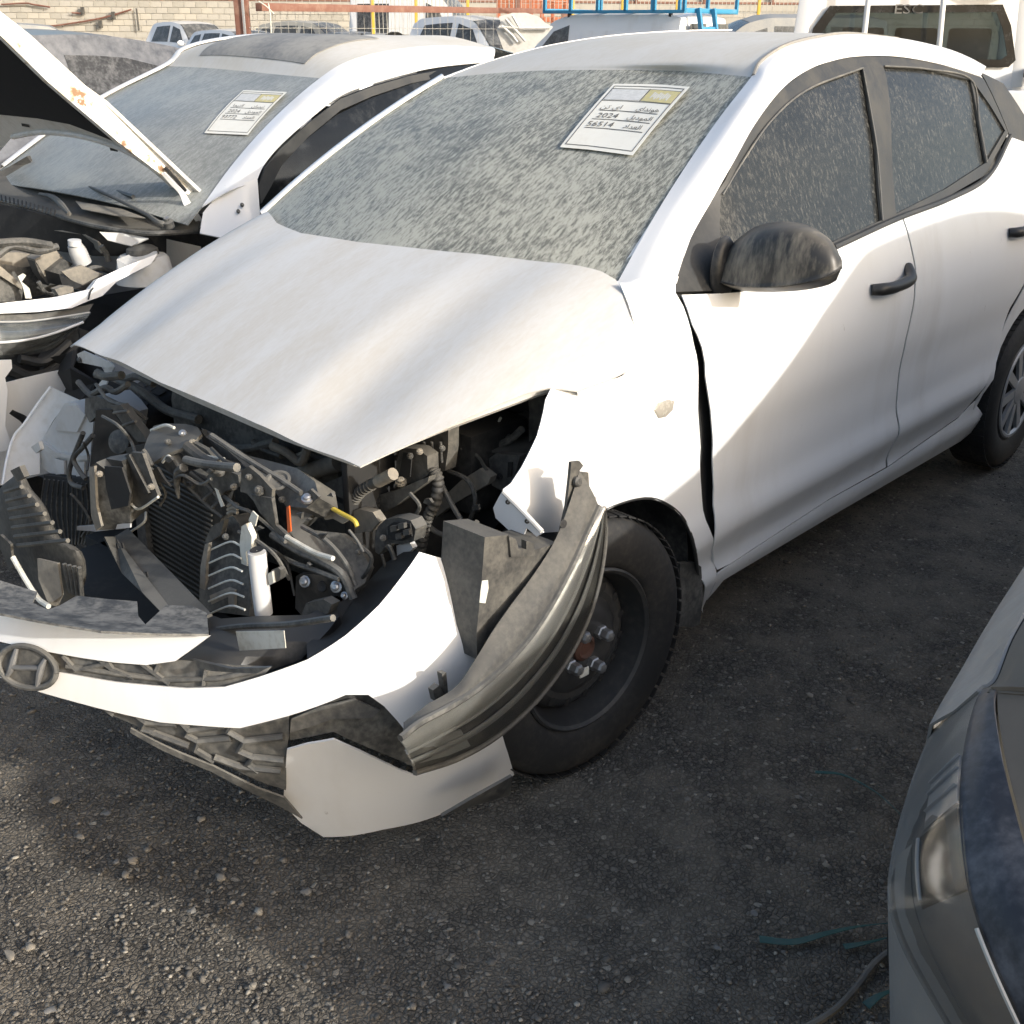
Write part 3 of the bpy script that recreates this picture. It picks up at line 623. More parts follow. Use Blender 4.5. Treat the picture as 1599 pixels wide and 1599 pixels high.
# --- wheels
def wheel(nm, c, axis, parent, steel):
    c = np.asarray(c, float); w = thing_part(nm, c, parent); ax = np.asarray(axis, float)/np.linalg.norm(axis)
    R0 = .300; W = .082
    prof = [(.185, -W), (.20, -W*1.0), (.235, -W*1.06), (.272, -W*1.02), (.290, -W*.86), (R0, -W*.6), (R0+.001, 0), (R0, W*.6), (.290, W*.86), (.272, W*1.02), (.235, W*1.06), (.205, W*1.0), (.192, W*.93), (.185, W*.80)]
    ty = lathe('tyre', prof, c-ax*W, ax, M['rubber'], w, 72)
    # tread blocks round the shoulder
    mb = MB(); z = ax; ref = np.array([0, 0, 1.0]); x = np.cross(ref, z); x /= np.linalg.norm(x); y = np.cross(z, x)
    for k in range(60):
        t = 2*math.pi*k/60; rad = x*math.cos(t)+y*math.sin(t); tan = -x*math.sin(t)+y*math.cos(t)
        for off, hw in ((-.12, .022), (-.03, .022), (-.075, .016)):
            mb.add(*boxVF(c+rad*(R0+.0005)+z*(off), (.0016, hw, .0120), np.array([rad, z, tan])))
    mb.build('tread', M['rubber'], ty, smooth=False)
    if steel:
        rim = lathe('rim', [(.150, -.14), (.168, -.13), (.172, -.03), (.186, -.022), (.188, -.006), (.183, -.002), (.176, -.008), (.171, -.03), (.164, -.055), (.160, -.075), (.150, -.082)], c, ax, M['steel_black'], w, 72)
        prof = [(.162, -.075), (.156, -.062), (.142, -.048), (.128, -.042), (.115, -.045), (.100, -.034), (.088, -.022), (.072, -.018), (.050, -.022), (.032, -.025)]
        d = lathe('wheel_disc', prof, c, ax, M['steel_black'], rim, 72)
        for k in range(16):
            t = 2*math.pi*(k+.5)/16; rad = x*math.cos(t)+y*math.sin(t); tan = -x*math.sin(t)+y*math.cos(t)
            ring = [c+rad*(.137+.011*math.cos(a))+tan*.009*math.sin(a)+z*(-.0435-.22*(.011*math.cos(a))) for a in np.linspace(0, 6.283, 14, endpoint=False)]
            dome('vent_hole', ring, np.mean(ring, 0), z+rad*.4, .001, M['dark_void'], rim, 2)
        lathe('hub', [(.034, -.05), (.030, -.020), (.022, -.014), (.016, -.022), (.001, -.022)], c, ax, M['rust'], rim, 28)
        for k in range(4):
            t = 2*math.pi*k/4+R(28); p = c+(x*math.cos(t)+y*math.sin(t))*.052
            lathe('lug_nut', [(.016, -.03), (.016, -.012), (.0135, -.009), (.0135, .008), (.011, .013), (.006, .015), (.001, .016)], p, ax, M['chrome'], rim, 6, sharp=20)
        tp = c+x*.0-y*.035+x*(-.03)+z*(.008); box('wheel_weight_tag', tp, (.013, .010, .0015), M['label'], rim, np.array([x, y, z]), .001)
        vp = c+(x*math.cos(R(112))+y*math.sin(R(112)))*.160; tube('valve_stem', [vp+z*(-.05), vp+z*(-.015), vp+z*.012], [.005, .005, .0035], M['tan'], rim, 8)
    else:
        rim = lathe('rim', [(.150, -.10), (.172, -.03), (.188, -.006), (.183, -.002), (.172, -.012), (.165, -.03)], c, ax, M['steel_black'], w, 60)
        lathe('hubcap_centre', [(.060, -.012), (.050, .0), (.030, .004), (.001, .005)], c, ax, M['hubcap'], rim, 40)
        lathe('hubcap_ring', [(.183, -.004), (.178, .002), (.168, .002), (.160, -.006)], c, ax, M['hubcap'], rim, 60)
        for k in range(10):
            t = 2*math.pi*k/10; d0 = x*math.cos(t)+y*math.sin(t); t0 = -x*math.sin(t)+y*math.cos(t)
            mb = MB(); A = [c+d0*.045-t0*.014+z*-.002, c+d0*.045+t0*.014+z*-.002, c+d0*.168+t0*(.020+.01)+z*0, c+d0*.168-t0*(.006)+z*0]
            V, F = shell(np.array(A), [(0, 1, 2, 3)], .012); mb.add(V, F); mb.build('hubcap_spoke', M['hubcap'], rim, smooth=False)
    return w
def thing_part(nm, c, parent):
    o = bpy.data.objects.new(nm, None); o.empty_display_size = .05; return link(o, parent, c)
M['hubcap'] = dusty('hubcap_silver', (0.38, 0.385, 0.39), 0.4, metal=0.4, dust=(.28, .26, .22), lo=.45, hi=.85, amt=.5, scale=7)
wheel('front_wheel', (.004, .822, .296), (.11, 1, .02), car, True)
wheel('rear_wheel', (-2.56, .812, .297), (0, 1, 0), car, False)
wheel('front_wheel', (0, -.80, .287), (0, -1, 0), car, False); wheel('rear_wheel', (-2.45, -.80, .287), (0, -1, 0), car, False)
# wheel housings
def housing(nm, cx, y0, y1, r, a0, a1):
    V = []; F = []; n = 20
    for i, a in enumerate(np.linspace(R(a0), R(a1), n)):
        for y in (y0, y1): V.append((cx+r*math.cos(a), y, .31+r*math.sin(a)))
    F = [(2*i, 2*i+1, 2*i+3, 2*i+2) for i in range(n-1)]
    V, F = shell(np.array(V), F, .004, (cx, (y0+y1)/2, .3)); return mesh(nm, V, F, M['black'], car)
housing('wheel_housing', -.02, .78, .45, .395, 195, 80); housing('wheel_housing', -2.54, .78, .4, .36, -10, 190)
box('housing_wall', (-.05, .45, .5), (.40, .01, .28), M['dark_void'], car); box('housing_wall', (-2.45, .42, .45), (.38, .01, .25), M['dark_void'], car)
plate('mud_guard', [(1062, 880), (1085, 878), (1095, 885), (1098, 930), (1093, 975), (1080, 980), (1060, 978)], 'y', .79, M['black'], car, .012)
tube('arch_lip', [hit(*p, FL, 'y')+np.array([0, -.004, 0]) for p in [(930, 806), (960, 789), (1010, 777), (1045, 788), (1070, 812), (1085, 850), (1092, 900), (1096, 945)]], .005, M['trim'], car, 6, 30)
box('underbody', (-1.2, 0, .22), (1.6, .62, .03), M['dark_void'], car)

# --- front bumper: torn loose, sagging and pushed forward
_bc = crspline(np.array([(1.00, -.62), (1.06, -.45), (1.09, -.25), (1.09, -.05), (1.06, .12), (1.00, .28), (.925, .42), (.85, .54), (.765, .66), (.66, .775), (.53, .85), (.40, .885), (.27, .90)]), 240)
_bl = np.concatenate([[0], np.cumsum(np.linalg.norm(np.diff(_bc, axis=0), axis=1))]); _bt = np.gradient(_bc, axis=0); _bt /= np.linalg.norm(_bt, axis=1, keepdims=True)
BL = _bl[-1]
_bin = hermite([-.1, .10, .18, .26, .35, .45, .55, .65, .78], [-.22, -.105, -.06, -.022, 0, -.008, -.045, -.10, -.17])
def SB(s, z, off=0.0):
    x = np.interp(s, _bl, _bc[:, 0]); y = np.interp(s, _bl, _bc[:, 1]); tx = np.interp(s, _bl, _bt[:, 0]); ty = np.interp(s, _bl, _bt[:, 1])
    if s > BL: x += (s-BL)*_bt[-1][0]; y += (s-BL)*_bt[-1][1]
    zl = z-.12*(y-.5); d = float(_bin(zl)); d = d*(1-.85*float(smooth01(BL-.85, BL-.12, s))) if zl < .35 else d; d += off
    return np.array([x+ty*d, y-tx*d, z])
ur, vr = (0, BL+.05), (.02, .78)
bp = psheet('front_bumper', [(0, 1047), (45, 1052), (95, 1050), (180, 1065), (290, 1075), (350, 1073), (405, 1057), (480, 1030), (540, 992), (592, 945), (628, 900), (655, 862), (700, 874), (745, 888), (752, 950), (748, 1000), (765, 1030), (735, 1075), (690, 1110), (640, 1150), (620, 1125), (600, 1103), (575, 1085), (540, 1085), (450, 1118), (375, 1137), (250, 1128), (150, 1105), (70, 1083), (0, 1058)],
            SB, ur, vr, M['white'], car, .022, .004)
psheet('bumper_strip', [(0, 958), (60, 970), (113, 979), (158, 986), (240, 990), (330, 992), (275, 1032), (230, 1038), (180, 1034), (130, 1027), (60, 1014), (0, 1001)], SB, ur, vr, M['white'], bp, .025, .004, off=.004)
M['flange'] = dusty('speckled_flange_plastic', (.05, .051, .051), .6, dust=(.235, .23, .21), lo=.38, hi=.62, amt=.8, scale=24, fine=110)
plate('bumper_flange', [(-8, 904, .93), (58, 924, .88), (51, 941, .91), (75, 952, .92), (94, 945, .89), (120, 930, .85), (165, 935, .81), (214, 939, .77), (216, 962, .82), (227, 975, .84), (259, 945, .75), (300, 946, .72), (323, 957, .70), (326, 990, .78), (240, 989, .855), (158, 985, .915), (113, 978, .945), (60, 969, .98), (-8, 956, 1.02)], 'x', .8, M['flange'], bp, .004, step=14, smooth=True)
psheet('bumper_grille_panel', [(-20, 1005), (60, 1014), (130, 1027), (180, 1034), (230, 1038), (275, 1032), (340, 1040), (420, 1044), (405, 1060), (350, 1076), (290, 1078), (180, 1068), (95, 1056), (-20, 1056)], SB, ur, vr, M['grey_plastic'], bp, .03, .004, off=-.014)
psheet('lower_grille_panel', [(70, 1083), (150, 1102), (250, 1126), (375, 1136), (447, 1118), (447, 1160), (442, 1250), (400, 1236), (330, 1202), (200, 1142), (110, 1100)], SB, ur, (-.1, .6), M['grey_plastic'], bp, .03, .004, off=-.022)
def SB2(s_, z):
    x = np.interp(s_, _bl, _bc[:, 0]); y = np.interp(s_, _bl, _bc[:, 1]); tx = np.interp(s_, _bl, _bt[:, 0]); ty = np.interp(s_, _bl, _bt[:, 1])
    if s_ > BL: x += (s_-BL)*_bt[-1][0]; y += (s_-BL)*_bt[-1][1]
    d = -.38*max(.40-z, 0)+.004; return np.array([x+ty*d, y-tx*d, z])
def bpt(x, y, off=0.0, v=(-.1, .78)):
    u_, v_ = psolve(SB, ur, v, x, y); return SB(u_, v_, off)
# honeycomb ribs of both grilles
for l in ([(95, 1028), (115, 1050), (165, 1040)], [(150, 1032), (170, 1048), (205, 1062)], [(165, 1038), (172, 1048)], [(218, 1040), (238, 1055), (262, 1072)], [(245, 1042), (238, 1055)], [(318, 1048), (314, 1074)], [(100, 1044), (180, 1056), (260, 1066), (340, 1064), (400, 1052)]):
    tube('grille_rib', [bpt(*p, -.008) for p in l], .005, M['grey_plastic'], bp, 6)
for l in ([(150, 1105), (172, 1123), (165, 1118)], [(205, 1122), (222, 1135), (216, 1146), (235, 1150)], [(275, 1132), (290, 1148), (285, 1155), (305, 1165), (300, 1178), (330, 1196)], [(290, 1148), (345, 1140)], [(305, 1165), (355, 1160)], [(360, 1138), (352, 1150), (378, 1165), (368, 1180), (392, 1190), (383, 1200), (400, 1212)], [(378, 1165), (440, 1158)], [(392, 1190), (440, 1195)], [(222, 1135), (270, 1138)], [(330, 1190), (372, 1205), (436, 1212)], [(230, 1150), (290, 1172)]):
    tube('grille_rib', [bpt(*p, -.014) for p in l], .0065, M['grey_plastic'], bp, 6)
psheet('fog_lamp_recess', [(447, 1118), (500, 1100), (545, 1083), (578, 1083), (608, 1103), (640, 1140), (655, 1215), (620, 1200), (520, 1158), (447, 1172)], SB, ur, (-.1, .6), M['black'], bp, .03, .004, off=-.03)
psheet('fog_lamp_brow', [(452, 1130), (500, 1110), (555, 1098), (596, 1116), (585, 1128), (520, 1130), (450, 1152)], SB, ur, (-.1, .6), M['grey_plastic'], bp, .03, .004, off=-.016)
psheet('bumper_corner', [(448, 1171), (480, 1162), (521, 1155), (560, 1172), (625, 1203), (650, 1212), (700, 1195), (760, 1160), (785, 1150), (803, 1210), (745, 1247), (680, 1275), (600, 1295), (540, 1306), (505, 1307), (470, 1285), (442, 1256), (446, 1200)], SB2, (0, BL+.2), (0, .6), M['white'], bp, .022, .004)
psheet('bumper_lip', [(200, 1141), (330, 1202), (400, 1237), (442, 1252), (470, 1285), (440, 1268), (330, 1212), (200, 1148)], SB, ur, (-.1, .6), M['grey_plastic'], bp, .03, .004, off=-.008)
plate('air_deflector', [(800, 1212, .90), (797, 1242, .88), (745, 1257, .86), (690, 1275, .86), (745, 1243, .9)], 'y', .88, M['black'], bp, .006)
# oval emblem with a slanted letter H
ec_s, ec_z = psolve(SB, ur, (.02, .78), 47, 1038)
def EP(a, b, off=.004): return SB(ec_s+a, ec_z+b, off)
V = [EP(.062*math.cos(t), .034*math.sin(t), .006) for t in np.linspace(0, 6.283, 40, endpoint=False)]
Vd, Fd = shell(np.array(V+[EP(0, 0, .009)]), [(i, (i+1) % 40, 40) for i in range(40)], .006); emb = mesh('emblem', Vd, Fd, M['black_heavy'], bp)
tube('emblem_ring', [EP(.062*math.cos(t), .034*math.sin(t), .010) for t in np.linspace(0, 6.2832, 41)], .0055, M['grille_ring'] if 'grille_ring' in M else M['grey_plastic'], emb, 8)
M['emb'] = dusty('emblem_grey', (0.16, 0.162, 0.165), 0.45, metal=.3, dust=(.28, .265, .23), lo=.4, hi=.8, amt=.6)
for l, w in (([(-.040, -.024), (-.033, -.008), (-.030, .008), (-.026, .032)], (.004, .0062, .0062, .004)), ([(.026, -.032), (.030, -.008), (.033, .008), (.040, .024)], (.004, .0062, .0062, .004)), ([(-.030, -.004), (-.010, -.002), (.010, .002), (.030, .004)], (.005, .005, .005, .005))):
    tube('emblem_letter', [EP(a*.98, b*.86, .011) for a, b in l], list(w), M['emb'], emb, 8, 16)

# --- headlight hanging beside the wheel
hl = thing_part('headlight', at(800, 1000, 'y', .95), car)
seam = [(934, 790), (916, 830), (895, 877), (865, 935), (830, 990), (790, 1036), (745, 1075), (700, 1104), (655, 1128), (624, 1152)]
outr = [(942, 792), (945, 835), (939, 890), (924, 950), (900, 1005), (868, 1056), (828, 1104), (775, 1150), (715, 1184), (648, 1206)]
yS = np.linspace(.915, 1.0, 10); yO = np.linspace(.905, .985, 10)-.0
S3 = np.array([at(*p, 'y', y) for p, y in zip(seam, yS)]); O3 = np.array([at(*p, 'y', y-.02) for p, y in zip(outr, yO)])
nz = np.array([.35, .85, .25])
def between(f, lift): return S3*(1-f)+O3*f+nz*lift
patch('lens', [between(0, .004), between(.3, .026), between(.65, .028), between(.9, .014), between(1, 0)], M['lens'], hl, 14, 48, .003)
patch('reflector', [between(.04, -.004), between(.18, .012), between(.34, .010), between(.40, -.004)], M['silver'], hl, 8, 40, .002)
M['lampdark'] = dusty('lamp_dark_bezel', (0.055, 0.055, 0.053), 0.4, dust=(.21, .20, .175), lo=.38, hi=.66, amt=.75, scale=3.5, fine=14)
patch('lamp_bezel', [between(.38, -.004), between(.55, .004), between(.8, .004), between(1.0, -.006)], M['lampdark'], hl, 8, 40, .002)
patch('light_guide', [between(.56, .012), between(.62, .014), between(.68, .010)], M['silver'], hl, 5, 40, .002)
tube('lamp_trim_line', between(.36, .010), .0035, M['silver'], hl, 6, 50)
tube('lamp_rim', between(1.0, .0), .006, M['black_heavy'], hl, 6, 50); tube('lamp_rim', between(0.0, .003), .006, M['black'], hl, 6, 50)
plate('turn_lamp_cup', [(645, 1155, .985), (720, 1140, .975), (735, 1165, .97), (700, 1180, .97), (655, 1192, .975)], 'y', .98, M['silver'], hl, .003)
strip_in = [(905, 735), (888, 790), (866, 845), (835, 895), (798, 945), (770, 985), (742, 1030), (712, 1072), (668, 1100), (630, 1128)]
I3 = np.array([at(*p, 'y', y-.03) for p, y in zip(strip_in, yS)])
patch('lamp_housing_rim', [I3, I3*.45+S3*.55+nz*.008, S3+nz*.002], M['black_heavy'], hl, 8, 44, .006)
plate('lamp_bracket', [(892, 722), (905, 720), (911, 727), (904, 737), (919, 738), (921, 770), (930, 776), (934, 800), (915, 828), (890, 850), (872, 850), (885, 790), (890, 745)], 'y', .885, M['black_heavy'], hl, .006)
lathe('bracket_screw', [(.010, -.002), (.010, .004), (.006, .007), (.001, .007)], at(901, 752, 'y', .89), (0, 1, .2), M['black'], hl, 16)
lathe('bracket_hole', [(.008, 0), (.001, .001)], at(880, 818, 'y', .905), (.2, 1, .2), M['dark_void'], hl, 14)
hb = [(757, 839), (795, 835), (802, 862), (838, 858), (872, 848), (850, 880), (815, 930), (785, 965), (760, 1010), (745, 1030), (744, 990), (752, 910)]
plate('lamp_housing', hb, 'y', .90, M['black_heavy'], hl, .10, smooth=False)
plate('lamp_housing_lug', [(795, 838), (806, 842), (810, 857), (822, 858), (822, 845), (833, 848), (836, 868), (798, 870)], 'y', .905, M['black_heavy'], hl, .012)
plate('lamp_sticker', [(753, 907), (762, 906), (763, 918), (758, 942), (749, 941), (751, 920)], 'y', .902, M['label'], hl, .001)
plate('lamp_clip', [(690, 1052), (697, 1050), (700, 1085), (708, 1095), (680, 1095), (676, 1078), (686, 1070), (695, 1085)], 'y', .90, M['black'], hl, .012)
plate('lamp_clip', [(655, 1115), (676, 1098), (680, 1102), (660, 1122)], 'y', .96, M['tan'], hl, .006)

# ================================================================== ENGINE BAY of the wrecked sedan
def bolt(x, y, ax_, val, r, parent=None, d=(1, .4, .5), m='chrome'):
    return lathe('bolt', [(r*1.5, -.004), (r*1.5, .001), (r, .002), (r, .007), (r*.6, .009), (.0005, .009)], at(x, y, ax_, val), d, M[m], parent or car, 10, sharp=25)
def pl(nm, pts, x, m='black', th=.01, par=None, axis='x', **k): return plate(nm, pts, axis, x, M[m], par or car, th, **k)
def tb(nm, pts, x, r, m='black_clean', par=None, axis='x', n=8, res=None, **k): return tube(nm, pp(pts, axis, x), r, M[m], par or car, n, res or len(pts)*6, **k)
# engine and gearbox mass far inside, with the pipes the sun picks out
eng = box('engine_block', (.05, -.10, .48), (.16, .30, .20), M['black'], car, frame((1, .1, 0)), .03)
box('cylinder_head_cover', (.04, -.10, .72), (.13, .26, .05), M['black_clean'], eng, frame((1, .1, 0)), .02)
for k in range(5): box('cover_rib', (.04, -.30+k*.1, .775), (.12, .008, .008), M['black_clean'], eng, frame((1, .1, 0)), .003)
lathe('pulley', [(.07, 0), (.07, .03), (.05, .035), (.02, .03), (.001, .03)], (.1, .22, .42), (0, 1, 0), M['alu'], eng, 30)
box('gearbox', (.08, .34, .42), (.14, .14, .13), M['alu'], car, None, .03)
box('battery', (.02, .45, .66), (.09, .12, .09), M['black_clean'], car, None, .01)
box('bay_floor', (.25, 0, .24), (.32, .55, .01), M['dark_void'], car)
tb('intake_pipe', [(462, 744), (495, 733), (530, 722)], .22, .020, 'tan', n=16); tb('coolant_hose', [(425, 696), (447, 706), (470, 722), (480, 700)], .25, .010, 'tan')
for l, r, m in (([(300, 668), (330, 690), (380, 700), (430, 690)], .010, 'black'), ([(420, 690), (440, 700), (458, 712), (475, 708)], .006, 'tan'), ([(395, 690), (420, 705), (440, 712)], .008, 'black_heavy'), ([(180, 590), (220, 610), (260, 640), (310, 655)], .012, 'black'), ([(150, 585), (190, 592), (215, 588), (240, 600)], .010, 'black')):
    tb('bay_hose', l, .24, r, m)
# radiator with its fins
rad = pl('radiator', [(196, 700), (240, 690), (350, 795), (330, 860), (320, 945), (240, 960), (225, 880)], .43, 'alu', .03)
for k in range(30):
    t = k/29
    a = np.array([206, 708])*(1-t)+np.array([238, 945])*t; b = np.array([330, 772])*(1-t)+np.array([335, 1010])*t
    b = a+(b-a)*(1.0 if t < .45 else 1-.25*(t-.45))
    tb('radiator_fin', [tuple(a), tuple(b)], .437, .0028, 'alu', rad, n=5, res=2)
pl('radiator_side_bar', [(205, 745), (216, 742), (240, 930), (226, 935)], .45, 'grey_plastic', .015)
# bent bumper beam: top flange and front web
beam_top = [(178, 838, .56), (200, 825, .53), (330, 958, .66), (300, 972, .70), (262, 948, .68)]
bb = pl('bumper_beam', beam_top, .6, 'black_heavy', .006)
pl('beam_web', [(163, 838, .60), (180, 838, .575), (262, 944, .675), (300, 968, .71), (280, 985, .72), (222, 925, .68), (190, 895, .64)], .62, 'black', .006, bb)
for p in ((182, 853), (190, 852), (228, 897)): pl('beam_slot', [(p[0]-1.6, p[1]-4), (p[0]+1, p[1]-4), (p[0]+3, p[1]+4), (p[0]+.5, p[1]+4)], .64, 'dark_void', .002, bb)
# air flaps hanging from the support
f1 = pl('air_duct', [(140, 730, .60), (150, 722, .60), (165, 716, .58), (190, 720, .58), (203, 762, .57), (203, 818, .57), (196, 826, .57), (150, 828, .60), (143, 800, .61)], .59, 'black', .05)
pl('duct_shadow', [(163, 728), (190, 730), (203, 770), (200, 790), (174, 796), (165, 760)], .605, 'dark_void', .004, f1)  # dark plate that paints a cast shadow onto the duct face
pl('duct_edge', [(139, 730), (147, 728), (150, 790), (158, 822), (150, 829), (142, 805)], .615, 'tan', .006, f1)
pl('duct_shelf', [(120, 822), (145, 820), (203, 818), (203, 824), (150, 830), (120, 828)], .58, 'pipe_white', .004)
f2 = pl('air_flap', [(191, 714), (205, 706), (222, 708), (238, 752), (247, 775), (218, 794), (204, 785), (198, 768)], .56, 'black_heavy', .008)
pl('flap_rib', [(196, 712), (201, 710), (232, 770), (226, 774)], .567, 'black', .006, f2)
tb('flap_edge', [(204, 786), (218, 795), (247, 776)], .565, .003, 'label', f2, res=8)
# ribbed condenser seen to the left
cd = pl('condenser', [(68, 742), (140, 748), (146, 790), (118, 850), (95, 862), (62, 800)], .36, 'dark_void', .02)
for k in range(11):
    x0 = 70+k*7.2; tb('condenser_tube', [(x0, 748+k*.8), (x0-6+k*1.0, 800), (x0+14-k*2.4, 850)], .375, .0028, 'black', cd, n=6, res=6)
# washer reservoir
rs = pl('washer_reservoir', [(101, 630), (118, 629), (135, 645), (146, 660), (142, 700), (140, 746), (84, 743), (66, 730), (61, 696), (75, 672)], .34, 'reservoir', .16, sharp=50)
pl('reservoir_shoulder', [(60, 692), (64, 688), (85, 706), (122, 712), (141, 710), (141, 717), (120, 718), (84, 712), (61, 698)], .352, 'reservoir', .012, rs)
pl('reservoir_lid_step', [(103, 634), (118, 633), (133, 648), (120, 675), (85, 672)], .348, 'reservoir', .01, rs)
pl('reservoir_lower_rib', [(86, 716), (100, 720), (100, 740), (87, 741)], .349, 'reservoir', .006, rs); pl('reservoir_lower_rib', [(118, 722), (132, 721), (131, 743), (119, 744)], .349, 'reservoir', .006, rs)
for l in ([(130, 676), (118, 705), (113, 718), (108, 738), (112, 755), (130, 762)], [(145, 680), (128, 700), (115, 716), (124, 735), (134, 748)]): tb('washer_hose', l, .40, .0065, 'black', n=8)
# torn inner skin of the far fender
fs = pl('fender_skin', [(79, 604, .26), (96, 612, .25), (130, 628, .22), (118, 640, .24), (100, 636, .26), (84, 655, .29), (62, 695, .33), (62, 740, .37), (30, 745, .42), (9, 760, .47), (4, 756, .48), (11, 716, .43), (22, 681, .38), (36, 664, .35), (58, 632, .30)], .4, 'white_inner', .004, step=14)
tube('fender_skin_edge', [at(x, y, 'x', v) for x, y, v in [(79, 604, .265), (58, 632, .305), (36, 664, .355), (22, 681, .385), (11, 716, .435), (4, 757, .485)]], .004, M['white'], fs, 6, 24)
pl('fender_clip', [(48, 698), (60, 690), (64, 702), (56, 708)], .43, 'white_inner', .01)
# far headlight torn round, its ribbed back upwards
fh = thing_part('headlight', at(60, 850, 'x', .66), car)
hbk = crspline(np.array(pp([(22, 746), (34, 738), (48, 762), (70, 790), (92, 838), (128, 862), (134, 905), (118, 938), (104, 952), (80, 948), (52, 910), (20, 868), (0, 830), (-6, 790), (4, 762)], 'x', .66)), 48, True)
dome('lamp_back', hbk, hbk.mean(0), (.6, .7, .5), .05, M['black_heavy'], fh, 7, 3, .4)
pl('lamp_inner_face', [(58, 872, .73), (90, 880, .72), (97, 930, .72), (92, 948, .72), (76, 944, .74), (60, 905, .74)], .73, 'tan', .006, fh)
for k in range(7):
    a = (8+k*3, 768+k*14); b = (34+k*12, 760+k*14)
    tb('lamp_rib', [a, b], .735, .005, 'black_heavy', fh, n=6, res=2)
for k in range(4): tb('lamp_rib', [(100+k*8, 880+k*2), (110+k*6, 925+k*3)], .715, .005, 'black', fh, n=6, res=2)
pl('lamp_lug', [(0, 835), (16, 850), (20, 885), (14, 890), (4, 865), (-4, 850)], .75, 'black_heavy', .006, fh); tb('lamp_edge', [(20, 870), (40, 905), (60, 935), (76, 947)], .75, .006, 'label', fh)
pl('lamp_lug', [(16, 735), (30, 728), (38, 745), (26, 752)], .72, 'black_heavy', .012, fh)
pl('wheel_liner', [(20, 575), (60, 560), (118, 548), (135, 600), (132, 650), (80, 640), (40, 700), (22, 700), (28, 640)], .14, 'dark_void', .012, step=26, bend=lambda V: V+np.array([[.03*math.sin(i*2.1), .02*math.sin(i*1.3), 0] for i in range(len(V))]))
# apron and brackets behind the far headlight
pl('apron', [(120, 553), (130, 548), (172, 566), (178, 572), (168, 575), (125, 566)], .22, 'white_inner', .004); bolt(125, 562, 'x', .222, .006, m='black')
pl('apron_strap', [(163, 570), (178, 574), (160, 612), (147, 616), (152, 602), (162, 590)], .20, 'white_inner', .005)
pl('splash_shield', [(60, 580), (120, 560), (175, 580), (210, 620), (230, 700), (180, 725), (140, 725), (130, 650), (70, 640)], .10, 'dark_void', .01)
pl('latch_bracket', [(133, 622), (150, 618), (178, 632), (172, 652), (150, 650), (140, 660), (132, 645)], .36, 'black', .02)
for l, r in (([(122, 596), (136, 612), (150, 622)], .008), ([(152, 582), (165, 588), (190, 586)], .011), ([(145, 615), (165, 605), (180, 612), (200, 600)], .008)): tb('torn_hose', l, .33, r, 'black')
dd = pl('fan_shroud', [(150, 640), (172, 640), (215, 690), (222, 705), (190, 716), (165, 716), (140, 728), (145, 690)], .37, 'black_clean', .03); lathe('shroud_boss', [(.03, 0), (.03, .012), (.012, .016), (.001, .016)], at(190, 690, 'x', .39), (1, .4, .4), M['black'], dd, 20)
pl('shroud_strut', [(172, 634), (188, 632), (222, 676), (230, 690), (214, 690), (190, 660)], .41, 'black_heavy', .02); tb('strut_rib', [(178, 645), (200, 642)], .425, .004, 'black_heavy', res=2); tb('strut_rib', [(192, 665), (212, 658)], .425, .004, 'black_heavy', res=2)
# upper support beam
bx_ = [(314, 668, .40), (335, 677, .40), (387, 711, .41), (430, 722, .41), (464, 731, .42), (492, 752, .44), (499, 778, .46), (478, 793, .475), (447, 791, .47), (425, 762, .455), (387, 731, .44), (355, 703, .43), (322, 683, .42)]
ub = pl('support_beam', bx_, .43, 'black', .05, sharp=40)
tb('beam_bead', [(330, 680), (387, 718), (440, 750), (470, 770)], .465, .006, 'black', ub, n=8); lathe('beam_boss', [(.026, 0), (.026, .003), (.02, .004), (.016, .001), (.001, .001)], at(434, 751, 'x', .468), (.4, .3, 1), M['black'], ub, 24)
bolt(480, 778, 'x', .476, .008, ub, (.3, .3, 1)); pl('bolt_pad', [(461, 780), (485, 764), (498, 776), (480, 792)], .472, 'black', .006, ub)
pl('beam_web', [(314, 672), (322, 684), (387, 733), (372, 726), (330, 716), (318, 700)], .42, 'black_clean', .012, ub)
tk = pl('latch_tray', [(224, 702, .50), (230, 684, .48), (240, 665, .45), (256, 661, .43), (290, 662, .42), (309, 667, .42), (315, 677, .43), (300, 692, .46), (279, 702, .49), (262, 708, .50), (240, 722, .52), (232, 718, .52)], .47, 'black_heavy', .008, step=14)
bolt(285, 677, 'x', .45, .006, tk); tb('tray_edge', [(236, 672), (258, 664), (272, 668)], .455, .0035, 'label', tk)
tb('tray_lip', [(224, 703), (230, 712), (238, 728)], .525, .005, 'black', tk)
pl('connector', [(252, 720), (265, 713), (277, 730), (272, 742), (262, 736)], .50, 'black_heavy', .02); tb('connector_wire', [(254, 722), (262, 712), (268, 716)], .51, .003, 'label')
tb('torn_hose', [(287, 730), (278, 738), (276, 755), (279, 778)], .52, [.010, .009, .007, .003], 'black'); tb('torn_hose', [(290, 718), (315, 724), (345, 728), (370, 730)], .51, .009, 'black', n=10)
pl('torn_tab', [(236, 735), (245, 730), (256, 748), (266, 760), (255, 754), (245, 752)], .53, 'black_heavy', .005)
fr_ = pl('shroud_top', [(284, 748), (300, 735), (345, 765), (352, 805), (345, 806), (320, 786)], .475, 'black', .02)
for l in ([(285, 750), (318, 784), (348, 808)], [(298, 738), (330, 764), (350, 790)], [(300, 760), (312, 748)], [(318, 780), (335, 766)], [(332, 792), (345, 782)]): tb('shroud_rib', l, .488, .004, 'black_heavy', fr_, res=8)
tb('shroud_rib', [(292, 696), (318, 716), (342, 726)], .47, .012, 'black_heavy', fr_); pl('shroud_louver', [(300, 690), (322, 702), (340, 722), (326, 728), (296, 704)], .462, 'black_heavy', .01)
